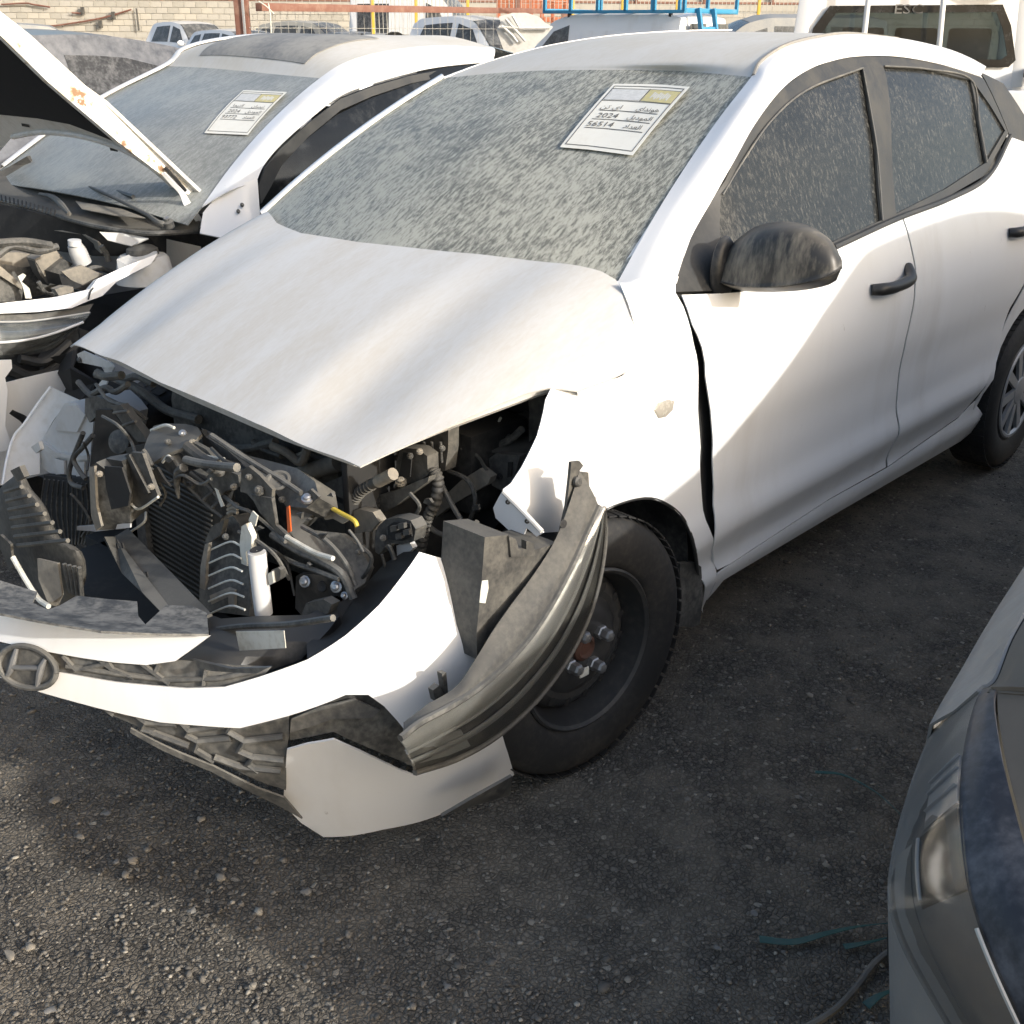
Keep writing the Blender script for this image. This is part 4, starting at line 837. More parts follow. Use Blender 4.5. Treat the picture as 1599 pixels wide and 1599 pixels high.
mt = pl('radiator_mount', [(322, 745), (332, 732), (350, 732), (372, 742), (374, 760), (350, 768), (345, 775), (335, 765), (328, 755)], .49, 'black', .03); lathe('mount_bush', [(.014, 0), (.014, .008), (.008, .012), (.001, .012)], at(343, 737, 'x', .495), (.4, .3, 1), M['grey_plastic'], mt, 18)
pl('mount_stem', [(335, 765), (352, 768), (356, 800), (350, 806), (340, 780)], .485, 'black_clean', .02); pl('mount_label', [(335, 762), (340, 765), (350, 790), (345, 792)], .502, 'label', .001)
for k in range(3): tb('spring_coil', [(356, 790+k*6), (364, 786+k*6), (371, 789+k*6)], .49, .004, 'tan', res=8)
br = pl('side_bracket', [(377, 735), (388, 728), (405, 742), (425, 764), (424, 778), (405, 775), (398, 785), (385, 770), (375, 768)], .50, 'black_heavy', .008); bolt(404, 766, 'x', .508, .007, br, m='black')
pl('bracket_fin', [(390, 772), (424, 778), (430, 820), (450, 838), (448, 845), (428, 826), (405, 800)], .505, 'black', .008); pl('white_clip', [(388, 812), (394, 798), (402, 806), (398, 822), (391, 820)], .52, 'label', .003)
pl('orange_tab', [(447, 792), (451, 790), (454, 830), (449, 832)], .502, 'orange', .003)
# ribbed side tank and the cut white pipe
sk = pl('radiator_side_tank', [(335, 820, .50), (363, 805, .49), (374, 818, .49), (386, 861, .50), (392, 940, .54), (389, 962, .55), (311, 952, .56), (313, 884, .53), (320, 848, .51)], .52, 'black', .04)
for k in range(6):
    o_ = k*20; tb('tank_rib', [(328+min(k, 2)*-1, 859+o_), (359, 846+o_), (375+k*1.5, 852+o_)], .535+.012*k, .0022, 'label', sk, n=6, res=9)
pl('tank_edge', [(313, 884), (320, 850), (326, 848), (321, 885), (320, 940), (311, 940)], .545, 'tan', .008, sk); pl('tank_cap', [(330, 822), (350, 812), (345, 835), (325, 848), (320, 846)], .525, 'black_heavy', .012, sk)
pl('tank_bracket', [(327, 930), (355, 918), (366, 922), (366, 950), (357, 950), (356, 932), (330, 944)], .575, 'tan', .006, sk)
pl('white_bracket', [(377, 822), (384, 818), (393, 838), (392, 858), (384, 862), (386, 884), (377, 880), (374, 850)], .545, 'label', .012)
wp = tb('white_pipe', [(401, 862), (406, 910), (412, 958)], .57, .0175, 'pipe_white', n=24); pc = at(401, 861, 'x', .572); lathe('pipe_bore', [(.0135, .0), (.001, -.002)], pc+np.array([.0, .0, .004]), (.12, -.05, 1), M['dark_void'], wp, 20)
pl('plug', [(424, 890), (434, 886), (438, 890), (438, 904), (428, 910), (424, 905)], .56, 'black', .012); pl('plug_face', [(418, 896), (425, 892), (427, 910), (420, 914)], .565, 'label', .006)
# black corner apron with two bolts, and the shield below it
ap = pl('corner_apron', [(462, 900), (468, 896), (517, 898), (538, 911), (542, 928), (520, 932), (490, 938), (470, 960), (461, 950)], .50, 'black_clean', .01)
bolt(476, 908, 'x', .505, .008, ap); bolt(525, 916, 'x', .505, .008, ap); bolt(538, 930, 'x', .505, .005, ap); lathe('apron_hole', [(.011, 0), (.009, .003), (.001, .001)], at(503, 916, 'x', .508), (1, .4, .3), M['dark_void'], ap, 20)
pl('apron_step', [(478, 942), (505, 936), (518, 944), (512, 958), (470, 962)], .54, 'black_heavy', .02)
pl('corner_shield', [(520, 945, .50), (560, 925, .44), (600, 880, .38), (630, 862, .33), (655, 860, .36), (628, 905, .42), (590, 955, .50), (540, 1000, .58), (480, 1034, .64), (478, 990, .58)], .5, 'black_clean', .008, step=30)
ab = pl('bumper_absorber', [(323, 957, .62), (345, 966, .62), (400, 962, .60), (480, 960, .56), (522, 942, .52), (530, 962, .52), (512, 985, .56), (470, 1030, .62), (400, 1054, .70), (340, 1042, .74), (280, 1031, .78), (328, 991, .72)], .65, 'black_clean', .03, step=26)
tb('absorber_crease', [(325, 985), (380, 978), (450, 975), (520, 965)], .665, .006, 'black', ab)
pl('absorber_label', [(368, 986), (443, 985), (446, 1012), (374, 1016)], .70, 'label', .0015, ab)
pl('grille_top_rail', [(275, 1033), (300, 1030), (360, 1044), (420, 1042), (400, 1052), (330, 1048)], .79, 'grey_plastic', .006)
# curved carrier behind the near headlight
cv = pl('lamp_carrier', [(448, 792, .46), (480, 793, .46), (492, 800, .44), (470, 820, .46), (490, 828, .44), (530, 832, .42), (560, 852, .42), (578, 885, .42), (570, 910, .44), (548, 925, .46), (510, 870, .48), (470, 850, .49), (450, 830, .49)], .46, 'black', .03, step=24)
tb('carrier_rib', [(472, 822), (510, 845), (540, 880), (555, 915)], .485, .005, 'black', cv); tb('carrier_rib', [(545, 828), (558, 845), (568, 862)], .45, .003, 'grey_plastic', cv)
tb('harness_strap', [(425, 835), (470, 862), (505, 878), (535, 898), (552, 935)], .50, .008, 'black', n=8); tb('torn_loom', [(447, 838), (490, 862), (520, 872)], .505, .005, 'label')
tb('dipstick', [(506, 786), (530, 800), (552, 812), (558, 822)], .43, .0045, 'yellow'); lathe('dipstick_handle', [(.010, -.008), (.012, 0), (.010, .008), (.001, .009)], at(507, 787, 'x', .432), (.5, .4, .7), M['yellow'], car, 14)
pl('torn_carpet', [(500, 800), (515, 795), (530, 805), (545, 812), (535, 818), (520, 810), (508, 812)], .42, 'tan', .006)
pl('tan_shield', [(545, 800), (560, 795), (582, 800), (592, 815), (580, 830), (548, 832), (540, 815)], .34, 'tan', .02)
tb('corrugated_hose', [(543, 800), (552, 783), (564, 767), (585, 754), (614, 741)], .33, .0105, 'black_heavy', n=12, res=70); tb('corrugated_hose_end', [(590, 752), (614, 740)], .332, .0125, 'tan', n=12)
for k in range(14):
    t = k/13; p = np.array([[543, 800], [552, 783], [564, 767], [585, 754]]); q = crspline(p, 14)[k]; nx = crspline(p, 15)[k+1]
    a = at(*q, 'x', .33); b = at(*nx, 'x', .33); lathe('hose_ring', [(.0105, -.0016), (.0128, 0), (.0105, .0016)], a, b-a, M['black_heavy'], car, 14)
lr = pl('lower_rail', [(502, 757), (540, 741), (560, 768), (585, 775), (618, 766), (650, 752), (670, 744), (668, 752), (640, 772), (618, 790), (592, 803), (560, 790), (528, 776)], .27, 'black', .02); lathe('rail_slot', [(.017, 0), (.015, .003), (.001, .002)], at(585, 776, 'x', .275), (.8, .4, .5), M['dark_void'], lr, 22)
wb = pl('box_bracket', [(624, 699), (652, 701), (667, 712), (668, 742), (650, 754), (632, 756), (615, 750)], .25, 'black_heavy', .03); pl('bracket_recess', [(630, 706), (643, 708), (640, 745), (622, 748)], .262, 'dark_void', .003, wb); bolt(626, 752, 'x', .268, .008, wb, (.3, .3, 1), 'tan')
hn = pl('fuse_loom_cover', [(640, 694), (664, 678), (690, 664), (700, 668), (700, 700), (695, 735), (678, 738), (668, 722), (655, 712)], .19, 'black_heavy', .03)
for x_ in (662, 674, 688): tb('loom_cover_rib', [(x_, 690), (x_+2, 722)], .203, .003, 'black', hn, res=2)
tube('wiring_harness', pp([(676, 732), (684, 750), (680, 784), (667, 810), (661, 836), (655, 866)], 'x', .24), .0115, M['black_heavy'], car, 10, 90, ribs=1.3)
tb('wiring_branch', [(684, 744), (701, 780), (722, 816), (745, 856)], .22, .0055, 'black'); tb('wiring_branch', [(667, 818), (682, 831), (711, 840), (731, 833), (745, 815)], .23, .0055, 'black_heavy')
cn = pl('lamp_socket', [(585, 838), (590, 822), (602, 811), (622, 808), (641, 813), (649, 826), (646, 845), (628, 850), (606, 848), (592, 866), (586, 862)], .36, 'black', .03, curve=0)
pl('socket_recess', [(605, 822), (615, 815), (640, 818), (643, 838), (628, 845), (606, 842)], .367, 'dark_void', .003, cn)
for p in ((614, 826), (626, 822), (634, 832), (622, 838)): pl('socket_pin', [(p[0]-5, p[1]-4), (p[0]+4, p[1]-5), (p[0]+5, p[1]+3), (p[0]-4, p[1]+5)], .378, 'black_heavy', .008, cn)
pl('socket_peg', [(619, 852), (640, 848), (645, 856), (630, 872), (620, 870)], .34, 'pipe_white', .012); tb('socket_leg', [(606, 850), (612, 862), (616, 874)], .365, .005, 'black', cn)
# fuse box and inner wing on the near side
fb = pl('fuse_box_lid', [(740, 637, -.06), (749, 633, -.08), (779, 642, -.10), (779, 652, -.08), (770, 672, -.03), (704, 658, 0)], -.05, 'tan', .012); pl('fuse_box', [(704, 660), (770, 674), (782, 655), (800, 660), (795, 690), (760, 690), (700, 682)], -.02, 'black', .10)
tb('fuse_box_lip', [(702, 657), (738, 665), (770, 671), (782, 652)], .0, .003, 'label', fb); pl('fuse_box_sticker', [(718, 672), (748, 676), (748, 690), (722, 686)], .05, 'label', .002)
for k in range(3): pl('fuse_plug', [(704+k*10, 674), (712+k*10, 675), (713+k*10, 690), (706+k*10, 692)], .055, 'black_heavy', .012)
pl('inner_wing', [(700, 600), (760, 590), (826, 590), (856, 606), (852, 640), (835, 690), (800, 760), (740, 760), (690, 740), (680, 660)], -.16, 'black', .01)
pl('inner_wing_edge', [(824, 612), (842, 608), (852, 626), (846, 652), (836, 682), (826, 690), (826, 640)], -.03, 'grey_plastic', .006)
gb = pl('wing_bracket', [(763, 716), (775, 708), (812, 712), (806, 735), (797, 757), (783, 766), (768, 758)], .06, 'grey_plastic', .02); lathe('bracket_hole', [(.007, 0), (.001, .001)], at(780, 744, 'x', .065), (1, .5, .2), M['dark_void'], gb, 14); pl('bracket_slot', [(793, 722), (800, 722), (798, 744), (792, 746)], .066, 'dark_void', .002, gb)
bolt(793, 686, 'x', .0, .008, None, (1, .5, .2), 'black'); tb('wing_cable', [(700, 700), (740, 705), (790, 690), (815, 670)], .02, .008, 'black')
pl('chassis_arm', [(749, 732), (766, 745), (762, 756), (706, 788), (668, 818), (658, 812), (688, 780), (720, 750)], .12, 'tan', .02)
wt = pl('torn_wing_flange', [(785, 766), (848, 832), (838, 838), (822, 824), (815, 842), (806, 839), (790, 824), (774, 809), (770, 793), (779, 776)], .24, 'white', .004, step=16); tb('flange_edge', [(786, 768), (815, 797), (846, 830)], .25, .005, 'white_inner', wt)
for p in ((793, 784), (823, 814)): lathe('flange_hole', [(.005, 0), (.001, .001)], at(*p, 'x', .245), (1, .6, .2), M['dark_void'], wt, 10)
pl('wheel_well_liner', [(640, 860), (700, 800), (770, 760), (800, 790), (760, 840), (740, 890), (660, 866)], .02, 'dark_void', .01); pl('inner_liner', [(560, 770), (700, 730), (780, 770), (760, 900), (600, 900)], -.05, 'dark_void', .01)

# looms, clips and torn bits that fill the bay
rb = random.Random(11)
def wire(l, x, r=.003, m='black'): tube('wire', [at(p[0], p[1], 'x', x+rb.uniform(-.015, .015)) for p in l], r, M[m], car, 6, len(l)*7)
for l, x, r, m in (([(232, 728), (262, 752), (285, 742), (312, 756), (330, 748)], .515, .0035, 'black'), ([(240, 742), (258, 770), (250, 790)], .52, .003, 'black_heavy'), ([(330, 700), (352, 720), (380, 728), (404, 752)], .475, .004, 'black_clean'), ([(350, 775), (372, 792), (392, 800), (420, 822), (446, 846)], .50, .004, 'black'), ([(372, 830), (398, 842), (430, 868), (452, 905)], .53, .004, 'black'), ([(395, 850), (425, 858), (448, 880), (460, 930)], .52, .003, 'black_clean'), ([(440, 870), (462, 880), (490, 890), (530, 905)], .51, .005, 'black'),
                   ([(560, 850), (580, 870), (572, 895), (552, 915)], .43, .004, 'black'), ([(596, 866), (600, 885), (585, 900)], .38, .003, 'black_heavy'), ([(640, 770), (655, 790), (648, 812), (660, 840)], .29, .004, 'black'), ([(700, 735), (730, 750), (742, 780), (735, 810)], .16, .005, 'black'), ([(720, 700), (745, 712), (760, 735)], .10, .004, 'black_heavy'), ([(150, 600), (170, 625), (200, 635), (230, 655)], .36, .005, 'black'), ([(160, 650), (185, 665), (205, 690), (215, 720)], .46, .004, 'black'), ([(130, 690), (138, 712), (136, 735)], .48, .003, 'black_clean'),
                   ([(110, 770), (128, 790), (140, 815), (128, 838)], .42, .004, 'black'), ([(205, 830), (225, 815), (228, 800)], .50, .003, 'label'), ([(300, 700), (322, 712), (350, 716)], .48, .003, 'label'), ([(470, 700), (500, 716), (530, 712), (560, 722)], .20, .005, 'black'), ([(430, 680), (470, 690), (520, 700)], .16, .007, 'black'), ([(600, 720), (620, 715), (640, 722)], .20, .005, 'black_heavy')):
    wire(l, x, r, m)
for k in range(26):
    x_, y_ = rb.choice(((rb.uniform(150, 350), rb.uniform(700, 760)), (rb.uniform(330, 520), rb.uniform(770, 900)), (rb.uniform(560, 760), rb.uniform(680, 800))))
    v_ = .50 if x_ < 520 else .24; a_ = rb.uniform(0, 6.28); r_ = rb.uniform(4, 9); n_ = rb.choice((3, 4, 5)); pts = [(x_+r_*math.cos(a_+6.28*i/n_)*rb.uniform(.6, 1.2), y_+r_*math.sin(a_+6.28*i/n_)*rb.uniform(.5, 1.0)) for i in range(n_)]
    pl('torn_plastic', pts, v_+rb.uniform(-.03, .03), rb.choice(('black', 'black_heavy', 'black_clean', 'grey_plastic')), .006)
for p, v_ in (((300, 690), .46), ((262, 690), .485), ((365, 760), .50), ((440, 780), .478), ((388, 745), .512), ((236, 760), .575), ((155, 740), .625), ((352, 838), .53), ((560, 862), .44), ((598, 840), .37), ((655, 705), .27), ((690, 700), .205), ((640, 712), .265)): bolt(p[0], p[1], 'x', v_, .0045, None, (.8, .4, .4), rb.choice(('tan', 'black', 'grey_plastic')))

# ================================================================== lofted vehicles (neighbours and far cars)
class Loft:
    """half-sections (x; centre z, then (y, z) of roof/hood edge, shoulder, widest, sill) swept along x"""
    def __init__(s, st):
        s.x = np.array([r[0] for r in st], float); A = np.array([[(0, r[1]), *r[2:]] for r in st], float)  # n x 5 x 2
        o = np.argsort(s.x); s.x = s.x[o]; s.A = A[o]
        s.f = [[hermite(s.x, s.A[:, i, k]) for k in (0, 1)] for i in range(5)]
    def P(s, x, v, side=1, off=0.0):
        pts = np.array([[float(s.f[i][k](x)) for k in (0, 1)] for i in range(5)])
        Q = np.vstack([[-pts[1][0], pts[1][1]], pts, 2*pts[4]-pts[3]]); v = min(max(v, 0), 4); i = min(int(v), 3); t = v-i
        if i == 1:                          # glasshouse side stays straight
            yz = pts[1]*(1-t)+pts[2]*t; tg = pts[2]-pts[1]
        else:
            a, b, c, d = Q[i], Q[i+1], Q[i+2], Q[i+3]
            m1 = (c-a)/2; m2 = (d-b)/2
            if i == 0: m2 = (c-b)*.9
            if i == 2: m1 = (c-b)*1.0
            yz = (2*t**3-3*t**2+1)*b+(t**3-2*t**2+t)*m1+(-2*t**3+3*t**2)*c+(t**3-t**2)*m2
            tg = (6*t*t-6*t)*b+(3*t*t-4*t+1)*m1+(-6*t*t+6*t)*c+(3*t*t-2*t)*m2
        n = np.array([-tg[1], tg[0]]); l = np.linalg.norm(n); n = n/l if l else n
        n = -n if n[0] < 0 and v > .3 else n
        if v <= .3: n = np.array([0, 1.0])
        return np.array([x, side*(yz[0]+n[0]*off), yz[1]+n[1]*off])
    def skin(s, name, xr, vr, m, parent, side=1, nx=20, nv=6, off=0.0, **k):
        V = [s.P(x, v, side, off) for x in np.linspace(*xr, nx) for v in np.linspace(*vr, nv)]
        F = [(i*nv+j, i*nv+j+1, (i+1)*nv+j+1, (i+1)*nv+j) for i in range(nx-1) for j in range(nv-1)]
        return s.out(name, V, F, m, parent, **k)
    def top(s, name, xr, m, parent, nx=16, off=0.0, nv=5, vmax=1.0, **k):
        vv = [(-1, v) for v in np.linspace(vmax, 0, nv)]+[(1, v) for v in np.linspace(0, vmax, nv)[1:]]
        n = len(vv); V = [s.P(x, v, sd, off) for x in np.linspace(*xr, nx) for sd, v in vv]
        F = [(i*n+j, i*n+j+1, (i+1)*n+j+1, (i+1)*n+j) for i in range(nx-1) for j in range(n-1)]
        return s.out(name, V, F, m, parent, **k)
    def out(s, name, V, F, m, parent, thick=.003, **k):
        V = np.array(V); N = normals_of(V, F); c = np.array([s.x.mean(), 0, .5])
        if np.sum(N*(V-c)) < 0: F = [tuple(reversed(f)) for f in F]; N = -N
        n = len(V); B = V-N*thick; ed = {}
        for f in F:
            for a, b in zip(f, f[1:]+f[:1]): ed[(a, b)] = 1
        rim = [(a, b) for (a, b) in ed if (b, a) not in ed]
        FF = list(F)+[tuple(i+n for i in reversed(f)) for f in F]+[(b, a, a+n, b+n) for a, b in rim]
        return mesh(name, np.vstack([V, B]), FF, m, parent, **k)
    def poly(s, name, pts, m, parent, side=1, off=.004, step=.12):    # window cut to a polygon in (x, v)
        sc = .45; vo, fo = tri2d(np.array([(p[0], p[1]*sc) for p in pts]), step)
        V = [s.P(u, v/sc, side, off) for u, v in vo]; return s.out(name, V, fo, m, parent)
def simple_wheel(nm, c, sd, parent, r=.31, m='hubcap'):
    w = lathe(nm, [(r*.62, -.09), (r*.9, -.1), (r, -.07), (r, .07), (r*.92, .095), (r*.66, .09), (r*.64, .06)], c, (0, sd, 0), M['rubber'], parent, 28)
    lathe('wheel_rim', [(r*.66, .085), (r*.6, .06), (r*.3, .05), (r*.25, .075), (.001, .08)], c, (0, sd, 0), M[m], w, 20); return w
SEDAN = [(.86, .50, (.34, .50), (.60, .46), (.68, .38), (.62, .2)), (.76, .63, (.42, .62), (.72, .58), (.79, .45), (.74, .2)), (.60, .72, (.50, .71), (.78, .66), (.85, .50), (.80, .2)), (.3, .84, (.60, .83), (.83, .78), (.88, .60), (.82, .2)),
         (-.1, .93, (.66, .92), (.83, .87), (.90, .62), (.84, .2)), (-.48, 1.00, (.71, .985), (.81, .93), (.90, .65), (.86, .2)), (-.75, 1.16, (.66, 1.135), (.80, .95), (.90, .66), (.86, .2)), (-1.06, 1.36, (.60, 1.335), (.79, .965), (.90, .67), (.86, .2)),
         (-1.32, 1.475, (.57, 1.45), (.79, .97), (.90, .68), (.86, .2)), (-1.9, 1.50, (.57, 1.475), (.79, .985), (.90, .68), (.86, .2)), (-2.5, 1.44, (.55, 1.41), (.78, 1.0), (.90, .68), (.86, .2)), (-2.95, 1.22, (.57, 1.19), (.78, 1.02), (.89, .68), (.85, .22)),
         (-3.25, 1.07, (.66, 1.05), (.80, .98), (.87, .68), (.83, .25)), (-3.7, 1.04, (.66, 1.02), (.78, .93), (.84, .66), (.80, .3)), (-3.85, .80, (.62, .79), (.72, .74), (.76, .6), (.72, .32))]
def sedan_body(t, m, L, glassm='sideglass', hood=True, ws='ws2', win=True, roofm=None, mirrors=2):
    """doors, glass, lamps and wheels of a three-box car on its loft"""
    x0, x1 = L.x[0], L.x[-1]
    for sd in (1, -1):
        sp = L.skin('side_panel', (x0, x1), (1, 4), M[m], t, sd, 70, 16)
        if win:
            for pts in ([(-.92, 1.75), (-1.22, 1.32), (-1.5, 1.22), (-1.72, 1.2), (-1.72, 1.88), (-.86, 1.88)], [(-1.80, 1.2), (-2.15, 1.22), (-2.4, 1.3), (-2.55, 1.88), (-1.80, 1.88)], [(-2.50, 1.35), (-2.62, 1.45), (-2.78, 1.85), (-2.62, 1.88)]): L.poly('side_window', pts, M[glassm], t, sd)
        for sx in (.02, -2.72): simple_wheel('wheel', (sx, sd*.80, .31), sd, t)
        for xx in (-.62, -1.76, -2.62): tube('door_seam', [L.P(xx, v, sd, .001) for v in np.linspace(2, 3.75, 10)], .004, M['dark_void'], sp, 5)
        for xx in (-1.55, -2.45): beam('door_handle', L.P(xx, 2.35, sd, .02), L.P(xx-.16, 2.35, sd, .02), .018, .026, M[m], sp, bev=.006)
        if mirrors and not (mirrors == 1 and sd < 0): mc = L.P(-.72, 1.95, sd, .10); dome('door_mirror', [mc+np.array([0, .10*math.cos(a)*sd, .06*math.sin(a)]) for a in np.linspace(0, 6.283, 20, endpoint=False)], mc, (1, 0, 0), .06, M[m], t)
    if hood: L.top('hood', (-.47, .60), M[m], t, 18)
    L.top('nose', (.60, x1), M[m], t, 10)
    L.top('roof', (-2.5, -1.34), M[roofm or m], t, 22); L.top('trunk_lid', (x0, -3.2), M[m], t, 12)
    L.top('windshield', (-1.33, -.49), M[ws], t, 18, vmax=.97); L.top('rear_window', (-3.18, -2.51), M[glassm], t, 12, vmax=.95)
    box('floor', ((x0+x1)/2, 0, .25), ((x1-x0)/2-.12, .68, .06), M['dark_void'], t); box('cabin_trim', (-1.7, 0, .62), (.85, .62, .26), M['dark_void'], t, None, .05)
    mb = MB()
    for (bx, by, bw) in ((-1.35, .36, .22), (-1.35, -.36, .22), (-2.35, 0, .6)): mb.add(*boxVF((bx, by, .95), (.07, bw, .27), None, .03))
    mb.build('seats', M['seat'], t)

# --- the dusty silver car parked on the near right: its hood edge and headlight enter the frame, its body shades the sedan
M['silver_dusty'] = dusty('silver_paint_dusty', (0.23, 0.234, 0.234), 0.4, metal=.2, dust=(.31, .295, .26), lo=.3, hi=.7, amt=.75, scale=4, fine=60, stretch=(3, 1, 1), rot=(0, 0, R(20)))
M['brown_hood'] = dusty('dusty_brown_hood', (0.10, 0.085, 0.066), 0.7, dust=(.15, .13, .10), lo=.3, hi=.7, amt=.6, scale=2.5, fine=30)
M['lamp_black'] = dusty('headlight_black_bezel', (0.02, 0.021, 0.026), 0.5, dust=(.19, .19, .20), lo=.38, hi=.72, amt=.6, scale=11, fine=80)
M['lamp_clear'] = dusty('headlight_lens_dusty', (0.20, 0.204, 0.204), 0.35, dust=(.32, .31, .285), lo=.35, hi=.75, amt=.6, scale=8, fine=70)
nb = thing('silver_sedan', 'dusty silver sedan nose with dirty headlight cut off at the lower right edge', 'car')
NBS = [(.80, .30, (.18, .30), (.32, .29), (.40, .27), (.38, .2)), (.70, .42, (.30, .415), (.50, .40), (.58, .35), (.54, .2)), (.60, .52, (.42, .515), (.62, .49), (.70, .42), (.66, .2)), (.48, .62, (.50, .61), (.70, .57), (.78, .48), (.74, .2)), (.30, .72, (.56, .71), (.76, .66), (.83, .53), (.78, .2)), (.08, .82, (.62, .81), (.80, .76), (.86, .58), (.82, .2))]+[(r[0]-.02, *r[1:]) for r in SEDAN if r[0] < 0]
NL = Loft(NBS)
sedan_body(nb, 'silver_dusty', NL, hood=True, mirrors=1)
NBY = 2.53
for ch in nb.children:
    if ch.name.startswith('hood'): ch.data.materials[0] = M['brown_hood']
nb.location = (0, NBY, 0)
# its near front corner, skin by skin: silhouette, lamp border, bezel border, hood
NC = [[(1660, 800, .66), (1560, 958, .655), (1500, 1060, .65), (1450, 1150, .645), (1415, 1245, .635), (1393, 1330, .62), (1386, 1400, .60), (1400, 1462, .58), (1440, 1540, .555), (1500, 1640, .52)],
      [(1700, 835, .80), (1597, 968, .79), (1556, 1060, .775), (1529, 1082, .765), (1508, 1150, .75), (1498, 1240, .735), (1503, 1330, .715), (1517, 1412, .695), (1553, 1510, .665), (1612, 1640, .62)],
      [(1740, 850, .82), (1636, 985, .81), (1580, 1070, .795), (1552, 1081, .785), (1561, 1165, .772), (1576, 1232, .760), (1600, 1322, .745), (1624, 1412, .73), (1655, 1510, .70), (1712, 1640, .66)],
      [(2000, 900, .90), (1900, 1010, .88), (1850, 1080, .86), (1830, 1100, .845), (1840, 1180, .83), (1860, 1250, .815), (1890, 1340, .79), (1930, 1430, .765), (1980, 1540, .73), (2060, 1680, .69)]]
N3 = [np.array([at(*p[:2], 'z', p[2]) for p in c]) for c in NC]
N3.insert(0, N3[0]*np.array([1, 1, 0])+np.array([-.03, .05, .22]))
def nrow(a, f): return N3[a]*(1-f)+N3[a+1]*f
def npatch(nm, cols, m, r0=0, r1=9, lift=0.0, nu=10, nv=30, th=.004, bul=0.0):
    G = []
    for c_ in cols:
        P_ = crspline(nrow(*c_), 91)[int(r0*10):int(r1*10)+1]; G.append(P_)
    G = np.array(G); G = G[:, np.linspace(0, G.shape[1]-1, 12).astype(int)]
    if lift or bul:
        d = CAM-G; d /= np.linalg.norm(d, axis=2, keepdims=True); w = np.sin(np.linspace(0, math.pi, len(cols)))[:, None, None]; G = G+d*(lift+bul*w)
    V_ = patch(nm, G, M[m], None, nu, nv, th); V_.parent = nb; V_.matrix_parent_inverse = Matrix.Translation((0, -NBY, 0)); return V_
npatch('fender', [(0, 0), (0, .6), (1, 0), (1, .5), (1, 1.0)], 'silver_dusty', 0, 3.05, bul=.006); npatch('bumper_skin', [(0, 0), (0, .5), (1, 0)], 'silver_dusty', 3, 9)
npatch('hood_edge_skin', [(2, .05), (2, .5), (3, 0), (3, .5), (3, 1)], 'brown_hood', 0, 3.0, .002); npatch('hood_front_skin', [(3, 0.02), (3, .5), (3, 1)], 'brown_hood', 3.0, 9)
npatch('hood_gap', [(2, -.0), (2, .04), (2, .09)], 'dark_void', 0, 3.0, -.004)
npatch('headlight_lens_body', [(1, 0), (1, .25), (1, .5), (1, .75), (1, 1)], 'lamp_clear', 2.95, 9, bul=.008); npatch('headlight_bezel', [(2, 0), (2, .5), (2, 1)], 'lamp_black', 2.85, 9, .004, bul=.006)
npatch('headlight_strip', [(1, .10), (1, .22), (1, .33)], 'silver_dusty', 5.2, 9, .009); npatch('headlight_reflector', [(1, .50), (1, .72), (1, .96)], 'hubcap', 4.35, 5.15, .010); npatch('headlight_bowl', [(1, .42), (1, .7), (1, .97)], 'lampdark', 5.2, 6.7, .009)
for c_, r0, r1 in (((1, .42), 5.2, 6.6), ((1, .97), 7.4, 9)):
    P_ = crspline(nrow(*c_), 91)[int(r0*10):int(r1*10)]; d = CAM-P_; d /= np.linalg.norm(d, axis=1, keepdims=True)
    o_ = tube('headlight_trim', P_+d*.013, .0025, M['silver'], None, 6); o_.parent = nb; o_.matrix_parent_inverse = Matrix.Translation((0, -NBY, 0))
npatch('headlight_glass', [(1, 0), (1, .25), (1, .5), (1, .75), (1, 1)], 'lens', 2.95, 9, .010, bul=.012)

# ================================================================== THE WHITE SEDAN WITH ITS HOOD UP (left)
wn_ = thing('open_hood_sedan', 'white sedan with raised hood, sunroof and notice sheet, beside the wrecked one', 'car', (-1.4, -2.08, 0))
C_ = -2.08
wb_ = pp([(5, 262, -2.84), (50, 268, -2.48), (110, 276, -2.1), (205, 294, -1.68), (314, 324, -1.31)], 'y', 0)
wt_ = pp([(262, 103, -2.65), (320, 106, -2.36), (380, 111, -2.07), (440, 117, -1.79), (500, 122, -1.52)], 'y', 0)
wm_ = [(np.array(a)+np.array(b))/2+np.array([.02, 0, .02]) for a, b in zip(wb_, wt_)]
wlow = [p+(np.array(p)-np.array(q))*.22 for p, q in zip(wb_, wm_)]
patch('windshield', [wlow, wb_, wm_, wt_], M['ws2'], wn_, 28, 30, .004)
sp_ = lambda p, y: at(p[0], p[1], 'y', y)
r_in = [sp_(p, y) for p, y in zip([(314, 326), (360, 275), (410, 222), (455, 172), (500, 122), (540, 97), (600, 80), (680, 71), (770, 74)], [-1.31, -1.36, -1.41, -1.47, -1.52, -1.52, -1.51, -1.51, -1.51])]
_q = lambda v: np.array(wb_[-1])*(2*(v-.5)*(v-1))+np.array(wm_[-1])*(-4*v*(v-1))+np.array(wt_[-1])*(2*v*(v-.5))
for _i, _v in enumerate((0, .25, .5, .75, 1)): r_in[_i] = _q(_v)+np.array([0, .004, .003])
r_out = [sp_(p, y) for p, y in zip([(400, 285), (412, 258), (436, 228), (478, 190), (530, 150), (580, 131), (640, 114), (690, 104), (770, 96)], [-1.24, -1.26, -1.28, -1.31, -1.36, -1.38, -1.40, -1.41, -1.41])]
r_md = [(a+b)/2+np.array([0, .012, .016]) for a, b in zip(r_in, r_out)]
patch('roof_rail', [r_in, r_md, r_out], M['white'], wn_, 9, 50, .004)
